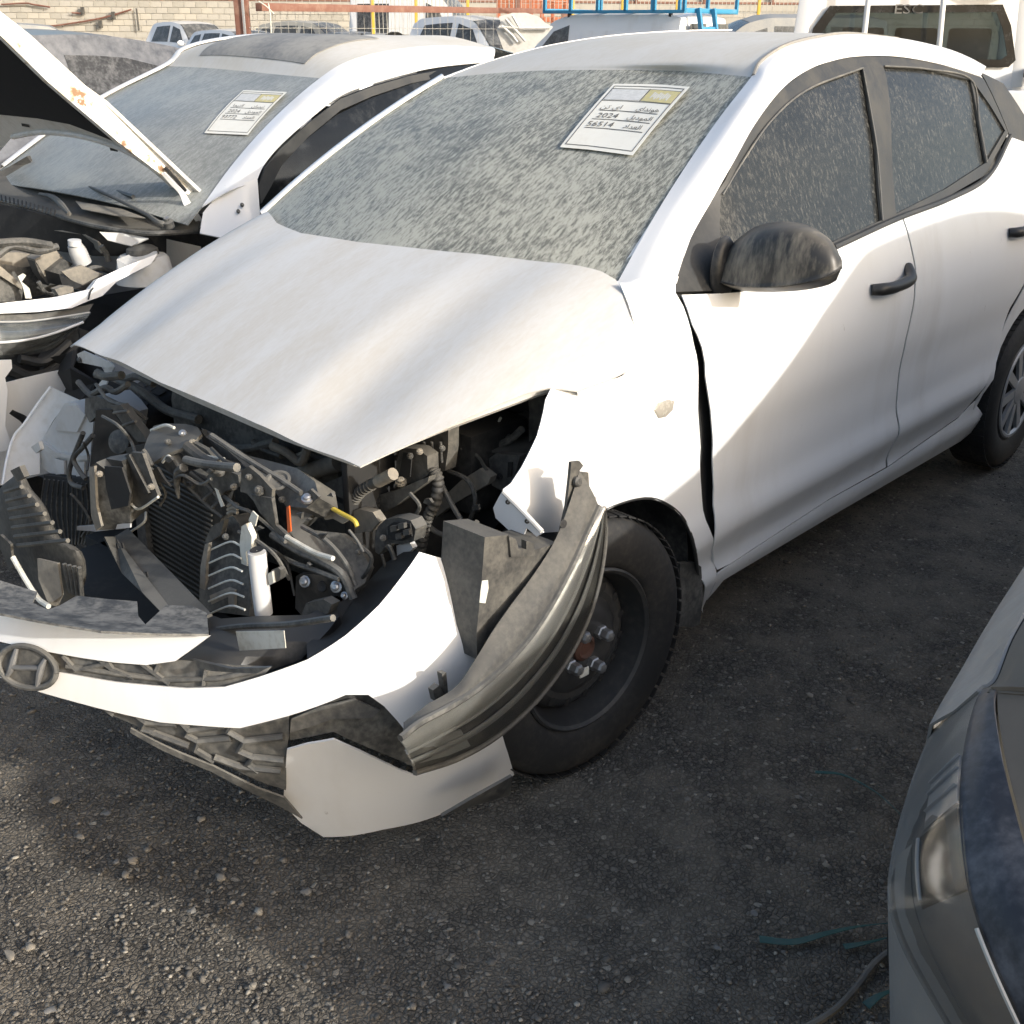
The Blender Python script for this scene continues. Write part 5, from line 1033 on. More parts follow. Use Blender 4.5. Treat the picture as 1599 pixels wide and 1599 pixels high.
# past the trailing edge the rail carries on down to the boot
back = [np.array([-2.9, -1.50, 1.30]), np.array([-3.2, -1.45, 1.08])]
near = r_in[4:]
rows_ = []
for i, p in enumerate(near):
    cr = .02+.03*min(1, i/2); w = abs(p[1]-C_); z2 = p[2]+(.030 if i else .05)
    if i == 0: rows_.append([np.array(q) for q in reversed(wt_)]); continue
    rows_.append([p, np.array([p[0]-.015, C_+w*.5, p[2]+cr*.8+.006]), np.array([p[0]-.02, C_, p[2]+cr+.012]), np.array([p[0]-.015, C_-w*.5, p[2]+cr*.8+.02]), np.array([p[0], C_-w, p[2]+.022])])
for r__ in rows_:
    for q in r__: q[2] = min(q[2], 1.485)
patch('roof', rows_, M['white_roof'], wn_, 36, 24, .004, toward=(-1, -2, 9))
def subgrid(G, n1, n2):
    G = np.asarray(G, float); A = np.stack([crspline(r, n2) for r in G]); return np.stack([crspline(A[:, j], n1) for j in range(n2)], 1)
SGd = subgrid(rows_, 41, 31)
M['sunroof'] = dusty('sunroof_glass_dusty', (0.10, 0.105, 0.11), 0.5, dust=(.36, .35, .32), lo=.25, hi=.65, amt=.85, scale=4, fine=40)
sg = SGd[5:27:2, 5:26:2]+np.array([0, 0, .004])
patch('sunroof', sg, M['sunroof'], wn_, 16, 16, .002, toward=(-1, -2, 9))
last = rows_[-1]
patch('rear_window', [last, [q+np.array([-.45, 0, -.10]) for q in last], [np.array([-3.3, q[1], 1.06]) for q in last]], M['sideglass'], wn_, 12, 12, .004, toward=(-9, -2, 6))
M['dark_side'] = glass('dark_side_glass', (.10, .115, .13), (.22, .225, .22), .5, .8, .3, .03, (1, 1, 1), (0, 0, 0), 8, 30, .1)
swin = [(402, 292), (414, 258), (438, 230), (480, 192), (532, 152), (582, 133), (642, 116), (692, 106), (770, 98), (790, 200), (700, 260), (560, 330), (430, 345), (408, 335)]
plate('side_window', [(x, y, -1.24-.16*min(1, max(0, (320-y)/200))) for x, y in swin], 'y', -1.3, M['dark_side'], wn_, .004, step=40)
plate('window_visor', [(414, 262, -1.25), (438, 233, -1.27), (480, 194, -1.30), (532, 154, -1.345), (582, 135, -1.365), (642, 118, -1.385), (700, 107, -1.40), (700, 118, -1.39), (642, 130, -1.37), (582, 150, -1.355), (532, 172, -1.33), (480, 215, -1.30), (440, 258, -1.27), (424, 290, -1.25), (408, 318, -1.235), (404, 290, -1.24)], 'y', -1.3, M['trim'], wn_, .006)
dome('cabin_mirror', pp([(447, 250), (455, 243), (466, 246), (468, 256), (460, 262), (450, 258)], 'y', -1.42), at(457, 252, 'y', -1.42), (1, .5, 0), .02, M['pipe_white'], wn_)
plate('a_pillar_foot', [(312, 364, -1.27), (317, 332, -1.30), (345, 298, -1.30), (402, 278, -1.235), (406, 335, -1.22), (400, 360, -1.2), (350, 372, -1.22)], 'y', -1.26, M['white'], wn_, .006, step=30)
for p in ((378, 320), (372, 330)): lathe('pillar_bolt', [(.008, 0), (.006, .004), (.001, .005)], at(*p, 'y', -1.235), (0, 1, .2), M['grey_plastic'], wn_, 10)
# lower body: loft below the belt only
LN = Loft(SEDAN)
def lskin(nm, xr, vr, m, sd, **k):
    o = LN.skin(nm, xr, vr, M[m], None, sd, 40, 8); 
    me = o.data; off = Vector((0, C_, 0)); o.location = o.location+off; WLOC[o.name] = o.location.copy(); o.parent = wn_; o.matrix_parent_inverse = Matrix.Translation(-WLOC[wn_.name]); return o
lskin('side_panel', (-3.85, -.55), (2, 4), 'white', 1); lskin('side_panel', (-3.85, .5), (2, 4), 'white', -1); lskin('rocker', (-.55, .45), (3.2, 4), 'white', 1)
o = LN.top('trunk_lid', (-3.85, -3.2), M['white_roof'], None, 12); o.location.y += C_; WLOC[o.name] = o.location.copy(); o.parent = wn_; o.matrix_parent_inverse = Matrix.Translation(-WLOC[wn_.name])
_fe = [np.array(wb_[0])*(2*(v-.5)*(v-1))+np.array(wm_[0])*(-4*v*(v-1))+np.array(wt_[0])*(2*v*(v-.5)) for v in (0, .33, .66, 1)]+[r__[-1] for r__ in rows_[1:]]
patch('roof_rail', [[p+np.array([0, .012, .006]) for p in _fe], [p+np.array([0, -.02, .008]) for p in _fe], [p+np.array([0, -.06, -.05]) for p in _fe]], M['white'], wn_, 7, 40, .004)
for sx in (.05, -2.72):
    for sd in (1, -1): simple_wheel('wheel', (sx, C_+sd*(.60 if sx > 0 and sd > 0 else .80), .31), sd, wn_)
box('floor', (-1.5, C_, .3), (2.1, .66, .08), M['dark_void'], wn_); box('dashboard', (-.85, C_, .86), (.20, .66, .10), M['black_clean'], wn_, None, .06)
for yy in (-.36, .36): box('front_seat', (-1.5, C_+yy, .85), (.09, .23, .36), M['seat'], wn_, frame((1, 0, .25)), .06)
# raised hood: plane through the hinge line
def SH(y, s): return np.array([-.62+.70*s, y, .925+.714*s])
hu, hv = (-3.3, -1.1), (-.15, 1.4)
M['hood_liner'] = dusty('black_hood_liner', (0.006, 0.006, 0.007), 0.95, dust=(.03, .028, .026), lo=.5, hi=.8, amt=.4, scale=10)
M['hood_edge'] = None
def rusty_edge():
    t = NT('white_edge_with_rust'); c = t.coords(); n = t.noise(c, 22, 5, .65); n2 = t.noise(t.coords((1, 6, 1)), 9, 4, .6)
    col = t.mix(t.rng(n, .50, .62), (.78, .77, .72), (.66, .58, .45)); col = t.mix(t.rng(t.math('MULTIPLY', n, n2), .30, .38), col, (.25, .14, .07)); return t.done(t.bsdf(col, .55))
M['hood_edge'] = rusty_edge()
ho = psheet('hood', [(328, 316), (250, 243), (165, 163), (130, 138), (45, 60), (-25, 5), (-25, 262), (0, 236), (20, 213), (60, 206), (110, 209), (160, 221), (205, 240), (250, 272), (290, 312), (312, 350), (318, 345)], SH, hu, hv, M['white_inner'], wn_, .05, .012)
psheet('hood_liner', [(-25, 20), (-8, 45), (30, 85), (80, 133), (125, 176), (192, 224), (150, 207), (110, 192), (60, 183), (0, 177), (-25, 178)], SH, hu, hv, M['hood_liner'], ho, .06, .006, off=.006)
plate('hood_edge', [(-25, 4), (45, 58), (130, 135), (165, 160), (250, 240), (331, 313), (318, 323), (240, 264), (185, 222), (150, 192), (112, 160), (75, 128), (30, 84), (-25, 30)], 'y', -1.415, M['hood_edge'], ho, .03, step=30)
for p in ((40, 194), (100, 205), (178, 232), (192, 216)): psheet('hood_slot', [(p[0]-6, p[1]-2), (p[0]+5, p[1]), (p[0]+7, p[1]+4), (p[0]-5, p[1]+2)], SH, hu, hv, M['dark_void'], ho, .05, .001, off=.003)
tube('hood_prop_edge', [SH(*psolve(SH, hu, hv, *p))+np.array([.01, .02, .0]) for p in [(20, 213), (60, 206), (110, 209), (160, 221), (205, 240), (250, 272), (290, 312)]], .010, M['white_inner'], ho, 8, 40)
patch('hood_hinge', [pp([(252, 272), (268, 290), (280, 303), (288, 322), (300, 338), (312, 356)], 'y', -1.38), pp([(257, 270), (275, 288), (290, 303), (299, 318), (309, 332), (318, 347)], 'y', -1.37)], M['white'], wn_, 4, 24, .006)
tube('hinge_slot', pp([(258, 262), (275, 280), (290, 298)], 'y', -1.40), .006, M['dark_void'], wn_, 6)
# cowl, wipers
zc = lambda l: [at(x, y, 'z', z) for x, y, z in l]
cg = [zc([(-20, 262, .955), (75, 280, .945), (200, 302, .94), (312, 345, .90)]), zc([(-20, 290, .925), (70, 305, .92), (180, 328, .915), (311, 352, .89)]), zc([(-20, 306, .90), (62, 327, .895), (144, 349, .89), (227, 361, .88)] if False else [(-20, 306, .90), (62, 327, .895), (150, 351, .888), (309, 360, .875)])]
patch('cowl', cg, M['black_heavy'], wn_, 14, 30, .006)
tube('cowl_seal', zc([(-20, 307, .90), (62, 329, .895), (144, 352, .888), (227, 364, .88), (309, 361, .87)]), .009, M['black'], wn_, 8, 40)
for k in range(14):
    a, b = (2+k*6.5, 305+k*1.75), (3+k*6.3, 313+k*1.75); tube('cowl_vent_bar', [at(a[0], a[1], 'z', .925), at(b[0], b[1], 'z', .915)], .003, M['dark_void'], wn_, 5)
plate('cowl_inset', [(118, 314, .935), (190, 326, .93), (227, 340, .925), (180, 336, .925), (128, 326, .925)], 'z', .93, M['tan'], wn_, .003)
w1 = tube('wiper_arm', zc([(262, 350, .93), (248, 348, .935), (228, 334, .95), (180, 310, .965), (140, 292, .975)]), [.011, .010, .007, .006, .005], M['black'], wn_, 8, 30)
tube('wiper_blade', zc([(70, 276, .965), (110, 283, .97), (160, 292, .975), (208, 307, .97)]), .007, M['black_clean'], wn_, 8, 24)
lathe('wiper_pivot', [(.020, -.01), (.020, .01), (.010, .014), (.009, .02), (.001, .02)], at(262, 350, 'z', .93), (.3, .2, 1), M['black'], w1, 16); lathe('pivot_nut', [(.009, .012), (.009, .024), (.001, .026)], at(262, 350, 'z', .93), (.3, .2, 1), M['chrome'], w1, 8)
tube('wiper_arm', zc([(62, 303, .94), (82, 308, .94), (96, 320, .93), (108, 334, .915)]), [.006, .010, .012, .008], M['black'], wn_, 8, 20)
plate('mirror_sail', [(-8, 272, -2.75), (18, 258, -2.7), (42, 244, -2.62), (52, 258, -2.6), (72, 290, -2.5), (58, 304, -2.5), (20, 296, -2.6), (-8, 290, -2.7)], 'y', -2.6, M['black_heavy'], wn_, .02)
# engine bay of the open-hood car
wbulk = plate('bulkhead_flange', [(-10, 333, .84), (30, 341, .84), (85, 360, .84), (128, 366, .84), (152, 378, .83), (166, 392, .80), (158, 396, .79), (142, 382, .80), (110, 374, .80), (60, 362, .81), (-10, 346, .81)], 'z', .83, M['tan'], wn_, .006)
plate('bulkhead', [(-10, 316, -2.2), (62, 333, -1.95), (150, 357, -1.65), (230, 368, -1.5), (260, 366, -1.5), (260, 400, -1.52), (150, 400, -1.7), (-10, 380, -2.2)], 'y', -1.9, M['dark_void'], wn_, .01)
plate('cowl_side_panel', [(155, 362, -1.50), (196, 364, -1.45), (232, 372, -1.40), (205, 384, -1.42), (168, 375, -1.48)], 'y', -1.45, M['white_inner'], wn_, .008)
box('bay_floor', (.0, C_, .45), (.55, .72, .03), M['dark_void'], wn_)
c0 = at(223, 398, 'y', -1.42); lathe('strut_tower', [(.10, -.09), (.085, -.01), (.075, .0), (.050, .004)], c0, (0, 0, 1), M['white_inner'], wn_, 32); lathe('strut_cap', [(.055, .0), (.052, .022), (.035, .032), (.001, .034)], c0, (0, 0, 1), M['black_heavy'], wn_, 28)
plate('apron', [(182, 405, -1.40), (205, 396, -1.42), (245, 392, -1.36), (242, 402, -1.33), (205, 418, -1.34), (185, 425, -1.38)], 'y', -1.38, M['white_inner'], wn_, .01)
fr2 = plate('fender_rail', [(246, 396, -1.28), (186, 420, -1.28), (152, 436, -1.28), (140, 452, -1.28), (88, 464, -1.28), (-12, 475, -1.28), (-12, 490, -1.27), (60, 487, -1.27), (112, 481, -1.27), (138, 470, -1.27), (160, 462, -1.27), (182, 440, -1.27), (236, 412, -1.27)], 'y', -1.28, M['white'], wn_, .03, step=30)
tube('rail_crack', pp([(146, 449), (141, 456), (138, 468)], 'y', -1.265), .0025, M['dark_void'], fr2, 5)
for nm, pts, y, m, th in (('battery', [(-10, 415), (8, 430), (36, 452), (34, 470), (-10, 472)], -1.62, 'black', .16), ('battery_lid', [(-10, 408), (4, 418), (36, 446), (34, 453), (6, 434), (-10, 425)], -1.60, 'tan', .12), ('air_box', [(54, 405), (85, 387), (100, 405), (78, 425), (70, 432)], -1.66, 'tan', .06), ('air_box_side', [(54, 408), (70, 432), (82, 436), (76, 446), (62, 428)], -1.62, 'black_heavy', .05), ('relay_box', [(76, 424), (100, 405), (114, 412), (100, 428), (84, 432)], -1.63, 'black', .05), ('fuse_box', [(96, 424), (128, 414), (150, 424), (162, 428), (140, 440), (132, 446), (112, 438)], -1.50, 'tan', .012), ('fuse_box_body', [(92, 428), (130, 446), (160, 430), (164, 440), (134, 454), (98, 448)], -1.49, 'black_clean', .10), ('intake_duct', [(-10, 395), (30, 394), (55, 398), (52, 415), (20, 420), (-10, 418)], -1.80, 'tan', .10), ('bracket', [(28, 432), (36, 427), (41, 430), (34, 440), (46, 450), (50, 466), (40, 466), (36, 448)], -1.56, 'label', .004), ('connector_block', [(86, 452), (100, 447), (114, 448), (116, 456), (92, 462)], -1.42, 'tan', .03)):
    plate(nm, pts, 'y', y, M[m], wn_, th)
tube('brake_reservoir', pp([(116, 382), (122, 394), (130, 412)], 'y', -1.60), [.024, .030, .030], M['reservoir'], wn_, 16, 12); lathe('reservoir_cap', [(.022, 0), (.022, .018), (.001, .02)], at(117, 383, 'y', -1.59), (0, .1, 1), M['pipe_white'], wn_, 16)
for l, r in (([(80, 460), (100, 452), (130, 458), (150, 445), (165, 432)], .008), ([(158, 384), (166, 396), (170, 408)], .010), ([(-5, 400), (20, 385), (60, 392), (90, 385)], .012), ([(130, 425), (150, 418), (175, 425)], .009), ([(60, 440), (70, 456), (82, 462)], .008), ([(-5, 380), (40, 378), (80, 384)], .014)): tube('bay_hose', pp(l, 'y', -1.55), r, M['black'], wn_, 8, 24)
box('engine_cover', (.02, -2.05, .70), (.22, .26, .07), M['black'], wn_, frame((1, .1, 0)), .03)
# its headlight and the crushed nose under it
hlw = thing_part('headlight', at(60, 520, 'y', -1.25), wn_)
M['lens_clear'] = glass('lamp_lens_clear', (.80, .82, .82), (.40, .40, .38), .42, .75, .45, .12, (1, 1, 1), (0, 0, 0), 12, 60, .1)
patch('lens', [pp([(-15, 500), (40, 500), (90, 494), (142, 487)], 'y', -1.24), pp([(-15, 520), (40, 517), (90, 508), (136, 496)], 'y', -1.20), pp([(-15, 538), (40, 533), (85, 522), (128, 504)], 'y', -1.19), pp([(-15, 556), (35, 552), (80, 540), (118, 514)], 'y', -1.22)], M['lens_clear'], hlw, 12, 24, .003)
patch('lamp_body', [pp([(-15, 488), (40, 490), (90, 485), (146, 474)], 'y', -1.30), pp([(-15, 520), (40, 518), (90, 510), (132, 498)], 'y', -1.27), pp([(-15, 560), (35, 556), (80, 545), (120, 514)], 'y', -1.27)], M['grey_plastic'], hlw, 10, 24, .01)
tube('lens_line', pp([(-15, 536), (40, 531), (85, 520), (130, 503)], 'y', -1.185), .004, M['pipe_white'], hlw, 6, 24); tube('lens_line', pp([(-15, 503), (40, 502), (90, 496), (140, 488)], 'y', -1.22), .003, M['silver'], hlw, 6, 24)
plate('crushed_nose', [(-15, 555, -1.30), (60, 550, -1.28), (118, 515, -1.28), (122, 560, -1.26), (100, 610, -1.26), (60, 650, -1.26), (20, 700, -1.26), (-15, 720, -1.28)], 'y', -1.28, M['black_clean'], wn_, .02, step=30, bend=lambda V: V+np.array([[0, .03*math.sin(i*1.7), .015*math.sin(i*2.3)] for i in range(len(V))]))
for l, r in (([(10, 575), (50, 590), (90, 575), (118, 540)], .02), ([(20, 600), (60, 590), (100, 560)], .012), ([(30, 560), (70, 565), (110, 535)], .014), ([(60, 620), (85, 600), (112, 570)], .016), ([(15, 640), (40, 660), (30, 690)], .015)): tube('torn_liner', pp(l, 'y', -1.23), r, M['black_clean'], wn_, 8, 24)
plate('bumper_remnant', [(-15, 563), (18, 562), (19, 575), (8, 590), (12, 610), (10, 640), (8, 665), (20, 700), (-15, 710)], 'y', -1.16, M['white'], wn_, .006)

# ================================================================== dark dusty sedan behind it
M['dark_paint'] = dusty('dark_blue_paint_dusty', (0.035, 0.04, 0.05), 0.35, coat=.3, dust=(.24, .245, .26), lo=.25, hi=.75, amt=.62, scale=9, fine=40)
M['dark_glass'] = glass('tinted_glass_dusty', (.03, .032, .036), (.26, .26, .265), .40, .70, .45, .12, (1, 1, 1), (0, 0, 0), 16, 70)
dk = thing('dark_sedan', 'dark blue sedan caked in dust behind the raised white hood', 'car')
sedan_body(dk, 'dark_paint', Loft(SEDAN), 'dark_glass', ws='dark_glass'); dk.location = (.42, -4.42, 0)

# ================================================================== BACKGROUND: yard beyond the parked cars
FH = np.array([math.cos(YAW), math.sin(YAW), 0]); RH = np.array([math.sin(YAW), -math.cos(YAW), 0])
def atv(x, y, D):                        # hit the upright plane at horizontal distance D ahead
    d = ray(x, y); return CAM+d*D/(d@FH)
def gpos(x, D): p = atv(x, 300, D); return np.array([p[0], p[1], 0])
def heading(deg): a = R(deg); d = RH*math.cos(a)-FH*math.sin(a); return math.atan2(d[1], d[0])
def vplate(name, pts, D, m, parent=None, thick=.02, holes=(), away=True, **k):
    vo, fo = tri2d(np.array([p[:2] for p in pts], float), 1e6, holes)
    V = np.array([atv(v[0], v[1], D) for v in vo]); V, F = shell(V, fo, thick); return mesh(name, V, F, M[m], parent, smooth=False, **k)
def vbeam(name, a, b, D, w, h, m, parent=None, D2=None): return beam(name, atv(*a, D), atv(*b, D2 or D), w, h, M[m], parent, up=(0, 0, 1) if abs(a[0]-b[0]) > abs(a[1]-b[1]) else tuple(FH))
M['block'] = dusty('concrete_block', (0.42, 0.395, 0.34), 0.9, dust=(.50, .475, .42), lo=.35, hi=.7, amt=.7, scale=2.0, fine=14, bump=.2)
M['block_b'] = dusty('concrete_block_dark', (0.37, 0.35, 0.30), 0.9, dust=(.46, .435, .38), lo=.35, hi=.7, amt=.6, scale=2.5, fine=14, bump=.2)
M['block_c'] = dusty('concrete_block_pale', (0.47, 0.44, 0.37), 0.9, dust=(.54, .50, .43), lo=.35, hi=.7, amt=.6, scale=2.5, fine=14, bump=.2)
M['mortar'] = dusty('mortar', (0.37, 0.345, 0.30), 0.95, amt=.3)
M['sheeting'] = dusty('pale_fence_sheet', (0.46, 0.44, 0.38), 0.7, dust=(.38, .34, .27), lo=.4, hi=.75, amt=.6, scale=.8, fine=6, stretch=(1, 1, .3))
M['brown_steel'] = dusty('red_brown_steel', (0.19, 0.085, 0.06), 0.6, dust=(.38, .27, .2), lo=.4, hi=.8, amt=.55, scale=5, fine=30)
M['yellow_post'] = dusty('yellow_post', (0.60, 0.40, 0.05), 0.5, amt=.35, scale=4)
M['wire'] = dusty('galvanised_wire', (0.42, 0.41, 0.37), 0.6, amt=.4)
M['blue_rack'] = dusty('blue_rack_paint', (0.035, 0.24, 0.42), 0.45, dust=(.30, .34, .36), lo=.45, hi=.8, amt=.5, scale=5)
M['grey_van'] = dusty('grey_van_paint', (0.24, 0.25, 0.25), 0.5, dust=(.42, .40, .36), lo=.3, hi=.7, amt=.7, scale=3)
M['far_glass'] = glass('far_car_glass', (.10, .12, .13), (.36, .36, .345), .4, .7, .35, .18, (1, 1, 1), (0, 0, 0), 6, 30)
M['gloss_black'] = dusty('gloss_black_border', (.008, .008, .009), .2, dust=(.05, .05, .05), amt=.3)
M['clear_glass'] = glass('clear_glass', (.30, .36, .38), (.4, .4, .38), .5, .8, .15, .04, (1, 1, 1), (0, 0, 0), 4, 20, .05)
M['beige_car'] = dusty('beige_dusty_paint', (0.36, 0.345, 0.30), 0.5, dust=(.47, .43, .36), lo=.3, hi=.7, amt=.7, scale=3)
M['orange_red'] = dusty('orange_red_paint', (0.42, 0.12, 0.05), 0.6, dust=(.45, .3, .2), lo=.4, hi=.8, amt=.5, scale=2)
# --- block wall with sheet fence on top
DW = 43.0; wall = thing('block_wall', 'long beige concrete block wall at the back of the yard', 'wall', tuple(gpos(500, DW))); wall['kind'] = 'thing'
wc = gpos(500, DW+.25); wax = frame(RH)
x0w = -70.0; Lw = 112.0
box('wall_core', wc+RH*(x0w+Lw/2)+np.array([0, 0, 1.14]), (Lw/2, .10, 1.14), M['mortar'], wall, wax, 0)
bmesh_blk = {}
def block_mesh(k, mat):
    V, F = boxVF((0, 0, 0), (.196, .105, .094), None, .012); me = bpy.data.meshes.new('brick'); me.from_pydata([tuple(v) for v in V], [], F); me.materials.append(M[mat]); return me
BM = [block_mesh(0, 'block'), block_mesh(1, 'block_b'), block_mesh(2, 'block_c'), block_mesh(3, 'block')]
wrot = math.atan2(RH[1], RH[0]); rest = MB(); nblk = 0
for row in range(11):
    z = .10+.2*row+.1
    for i in range(int(Lw/.4)):
        t = x0w+.2+i*.4+(.2 if row % 2 else 0); p = wc+RH*t-FH*(.02+.004*random.random())+np.array([0, 0, z]); u = ontopx(p)
        if row >= 6 and -20 < u[0] < 600 and nblk < 300:
            ob = bpy.data.objects.new('block', random.choice(BM)); link(ob, wall, p); ob.rotation_euler = (0, 0, wrot+random.uniform(-.004, .004)); nblk += 1
        elif -20 < u[0] < 1650: rest.add(*boxVF(p, (.196, .105, .094), wax))
ro = rest.build('blocks', [M['block']], wall, smooth=False); tag(ro, kind='stuff')
box('coping', wc+RH*(x0w+Lw/2)+np.array([0, 0, 2.30]), (Lw/2, .13, .02), M['block_b'], wall, wax, .01)
for xx in (149, 217, 240): pass
fe = thing('sheet_fence', 'pale sheet fence with brown posts standing on the block wall', 'fence', tuple(gpos(500, DW)))
for i in range(46):
    t = x0w+1.2+i*2.4; box('fence_sheet', wc+RH*t+np.array([0, 0, 3.35])+FH*.1, (1.17, .01, 1.0), M['sheeting'], fe, wax, 0)
    box('fence_post', wc+RH*(t-1.2)+np.array([0, 0, 3.35])-FH*.02, (.05, .04, 1.05), M['brown_steel'], fe, wax, .005)
box('fence_rail', wc+RH*(x0w+Lw/2)+np.array([0, 0, 2.37]), (Lw/2, .03, .035), M['brown_steel'], fe, wax, .005)
for l in ([(2, 7), (40, 5), (52, 7), (78, 11)], [(112, 20), (130, 21)], [(60, 44), (150, 30), (205, 15)]): tube('loose_cable', [atv(*p, DW) for p in l], .03, M['brown_steel'], fe, 5, 20)
for l in ([(213, 13), (217, 48)], [(10, 25), (12, 40)]): tube('wall_conduit', [atv(*p, DW) for p in l], .03, M['black_heavy'], wall, 6)
for p in ((177, 24), (129, 17), (157, 38)): box('wall_fixture', atv(*p, DW), (.06, .05, .12), M['black_heavy'], wall, wax, .01)
# --- near steel frame with wire mesh
DF = 14.4; ff = thing('steel_frame_fence', 'red brown steel frame with wire mesh across the yard', 'fence', tuple(gpos(395, DF)))
g0 = gpos(401, DF)
def fpost(x, D, w, top, tilt=0): 
    b = gpos(x, D); beam('fence_post', b, b+np.array([0, 0, top])+RH*tilt, w, w, M['brown_steel'], ff, up=tuple(FH), bev=.01)
fpost(396.5, DF, .085, 2.9, -.01); fpost(407, DF+.1, .075, 2.9, 0); beam('drain_pipe', gpos(403, DF-.06), gpos(403, DF-.06)+np.array([0, 0, 2.9]), .03, .03, M['hubcap'], ff, up=tuple(FH), bev=.008)
DF2 = 24.5; fD = lambda x: 1/((1/DF)*(1-(x-404)/481.)+(1/DF2)*((x-404)/481.))
fpost(806, fD(806)+.1, .10, 2.5); fpost(876, fD(876), .16, 1.80)
vbeam('top_rail', (404, 11), (885, 18), DF, .09, .09, 'brown_steel', ff, DF2)
mb = MB()
for i in range(42):
    x_ = 412+i*11.2; g_ = gpos(x_, fD(x_)+.05); mb.add(*tubeVF([g_+np.array([0, 0, .2]), g_+np.array([0, 0, 2.6])], .0035, 4))
for zz in (.6, 1.1, 1.5, 2.0, 2.4): mb.add(*tubeVF([gpos(410, DF+.05)+np.array([0, 0, zz]), gpos(880, fD(880)+.05)+np.array([0, 0, zz])], .0035, 4))
tag(mb.build('wire_mesh', M['wire'], ff), kind='stuff')
tube('rope', [atv(*p, DF-.1) for p in [(404, 2), (416, 10), (428, 22)]], .008, M['label'], ff, 6, 12); tube('rope', [atv(*p, DF-.1) for p in [(419, 5), (422, 25), (424, 66)]], .008, M['label'], ff, 6, 12)
# --- yellow-post mesh fence further back
DY = 30.0; yf = thing('yellow_post_fence', 'wire mesh fence with yellow posts in front of the white box van', 'fence', tuple(gpos(660, DY)))
for x_ in (593, 657, 733, 887, 960, 1040, 1160, 1240): b = gpos(x_, DY); beam('fence_post', b, b+np.array([0, 0, 2.9]), .075, .075, M['yellow_post'], yf, up=tuple(FH), bev=.01)
mb = MB()
for i in range(112):
    x_ = 590+i*6.0; mb.add(*tubeVF([gpos(x_, DY)+np.array([0, 0, .1]), gpos(x_, DY)+np.array([0, 0, 2.8])], .009, 4))
for zz in (.4, 1.0, 1.35, 1.9, 2.3): mb.add(*tubeVF([gpos(590, DY)+np.array([0, 0, zz]), gpos(1260, DY)+np.array([0, 0, zz])], .009, 4))
tag(mb.build('wire_mesh', M['wire'], yf), kind='stuff')
# --- far vehicles
def put(t, x, D, deg, mid=-1.5, sc=1.0):
    h = heading(deg); g = gpos(x, D); t.rotation_euler = (0, 0, h); t.scale = (1, 1, sc); t.location = Vector(g)-Vector((math.cos(h)*mid, math.sin(h)*mid, 0))
PICK = [(.95, .60, (.50, .60), (.72, .56), (.80, .45), (.76, .3)), (.85, .92, (.60, .91), (.80, .84), (.86, .65), (.82, .3)), (.5, 1.02, (.66, 1.01), (.84, .94), (.91, .7), (.86, .3)), (-.30, 1.12, (.74, 1.10), (.84, 1.03), (.92, .75), (.88, .3)), (-.62, 1.42, (.68, 1.39), (.84, 1.05), (.92, .75), (.88, .3)), (-.95, 1.70, (.62, 1.67), (.84, 1.06), (.92, .75), (.88, .3)), (-1.5, 1.77, (.61, 1.74), (.84, 1.07), (.92, .75), (.88, .3)), (-2.15, 1.74, (.60, 1.71), (.84, 1.07), (.92, .75), (.88, .3)), (-2.42, 1.62, (.61, 1.60), (.84, 1.08), (.92, .75), (.88, .3)), (-2.52, 1.10, (.84, 1.13), (.86, 1.11), (.92, .75), (.88, .3)), (-4.1, 1.09, (.84, 1.13), (.86, 1.11), (.92, .75), (.86, .35)), (-4.2, .8, (.80, .82), (.84, .8), (.86, .7), (.82, .4))]
VAN = [(.80, .55, (.45, .55), (.65, .50), (.72, .42), (.68, .25)), (.70, .80, (.55, .79), (.74, .72), (.80, .55), (.76, .25)), (.3, .98, (.66, .97), (.80, .90), (.86, .6), (.82, .25)), (-.05, 1.08, (.72, 1.06), (.82, .98), (.88, .62), (.84, .25)), (-.40, 1.45, (.70, 1.42), (.83, 1.0), (.89, .64), (.85, .25)), (-.75, 1.70, (.68, 1.65), (.83, 1.02), (.89, .65), (.85, .25)), (-1.2, 1.80, (.68, 1.73), (.84, 1.03), (.90, .66), (.86, .25)), (-2.9, 1.80, (.68, 1.73), (.84, 1.03), (.90, .66), (.86, .25)), (-3.20, 1.74, (.67, 1.68), (.83, 1.02), (.89, .66), (.85, .28)), (-3.30, 1.10, (.66, 1.09), (.80, 1.0), (.86, .66), (.82, .3))]
SUV = [(.85, .60, (.45, .60), (.66, .55), (.74, .45), (.70, .25)), (.75, .86, (.58, .85), (.78, .78), (.84, .6), (.80, .25)), (.3, .98, (.66, .97), (.84, .9), (.90, .65), (.85, .25)), (-.35, 1.07, (.72, 1.06), (.84, .99), (.92, .68), (.87, .25)), (-.75, 1.42, (.66, 1.39), (.83, 1.01), (.92, .70), (.87, .25)), (-1.15, 1.64, (.62, 1.60), (.83, 1.02), (.92, .70), (.87, .25)), (-1.9, 1.68, (.62, 1.64), (.83, 1.04), (.92, .70), (.87, .25)), (-2.9, 1.62, (.60, 1.58), (.82, 1.06), (.91, .70), (.86, .28)), (-3.35, 1.30, (.60, 1.27), (.80, 1.05), (.88, .70), (.84, .3)), (-3.55, .9, (.64, .9), (.76, .86), (.80, .66), (.76, .35))]
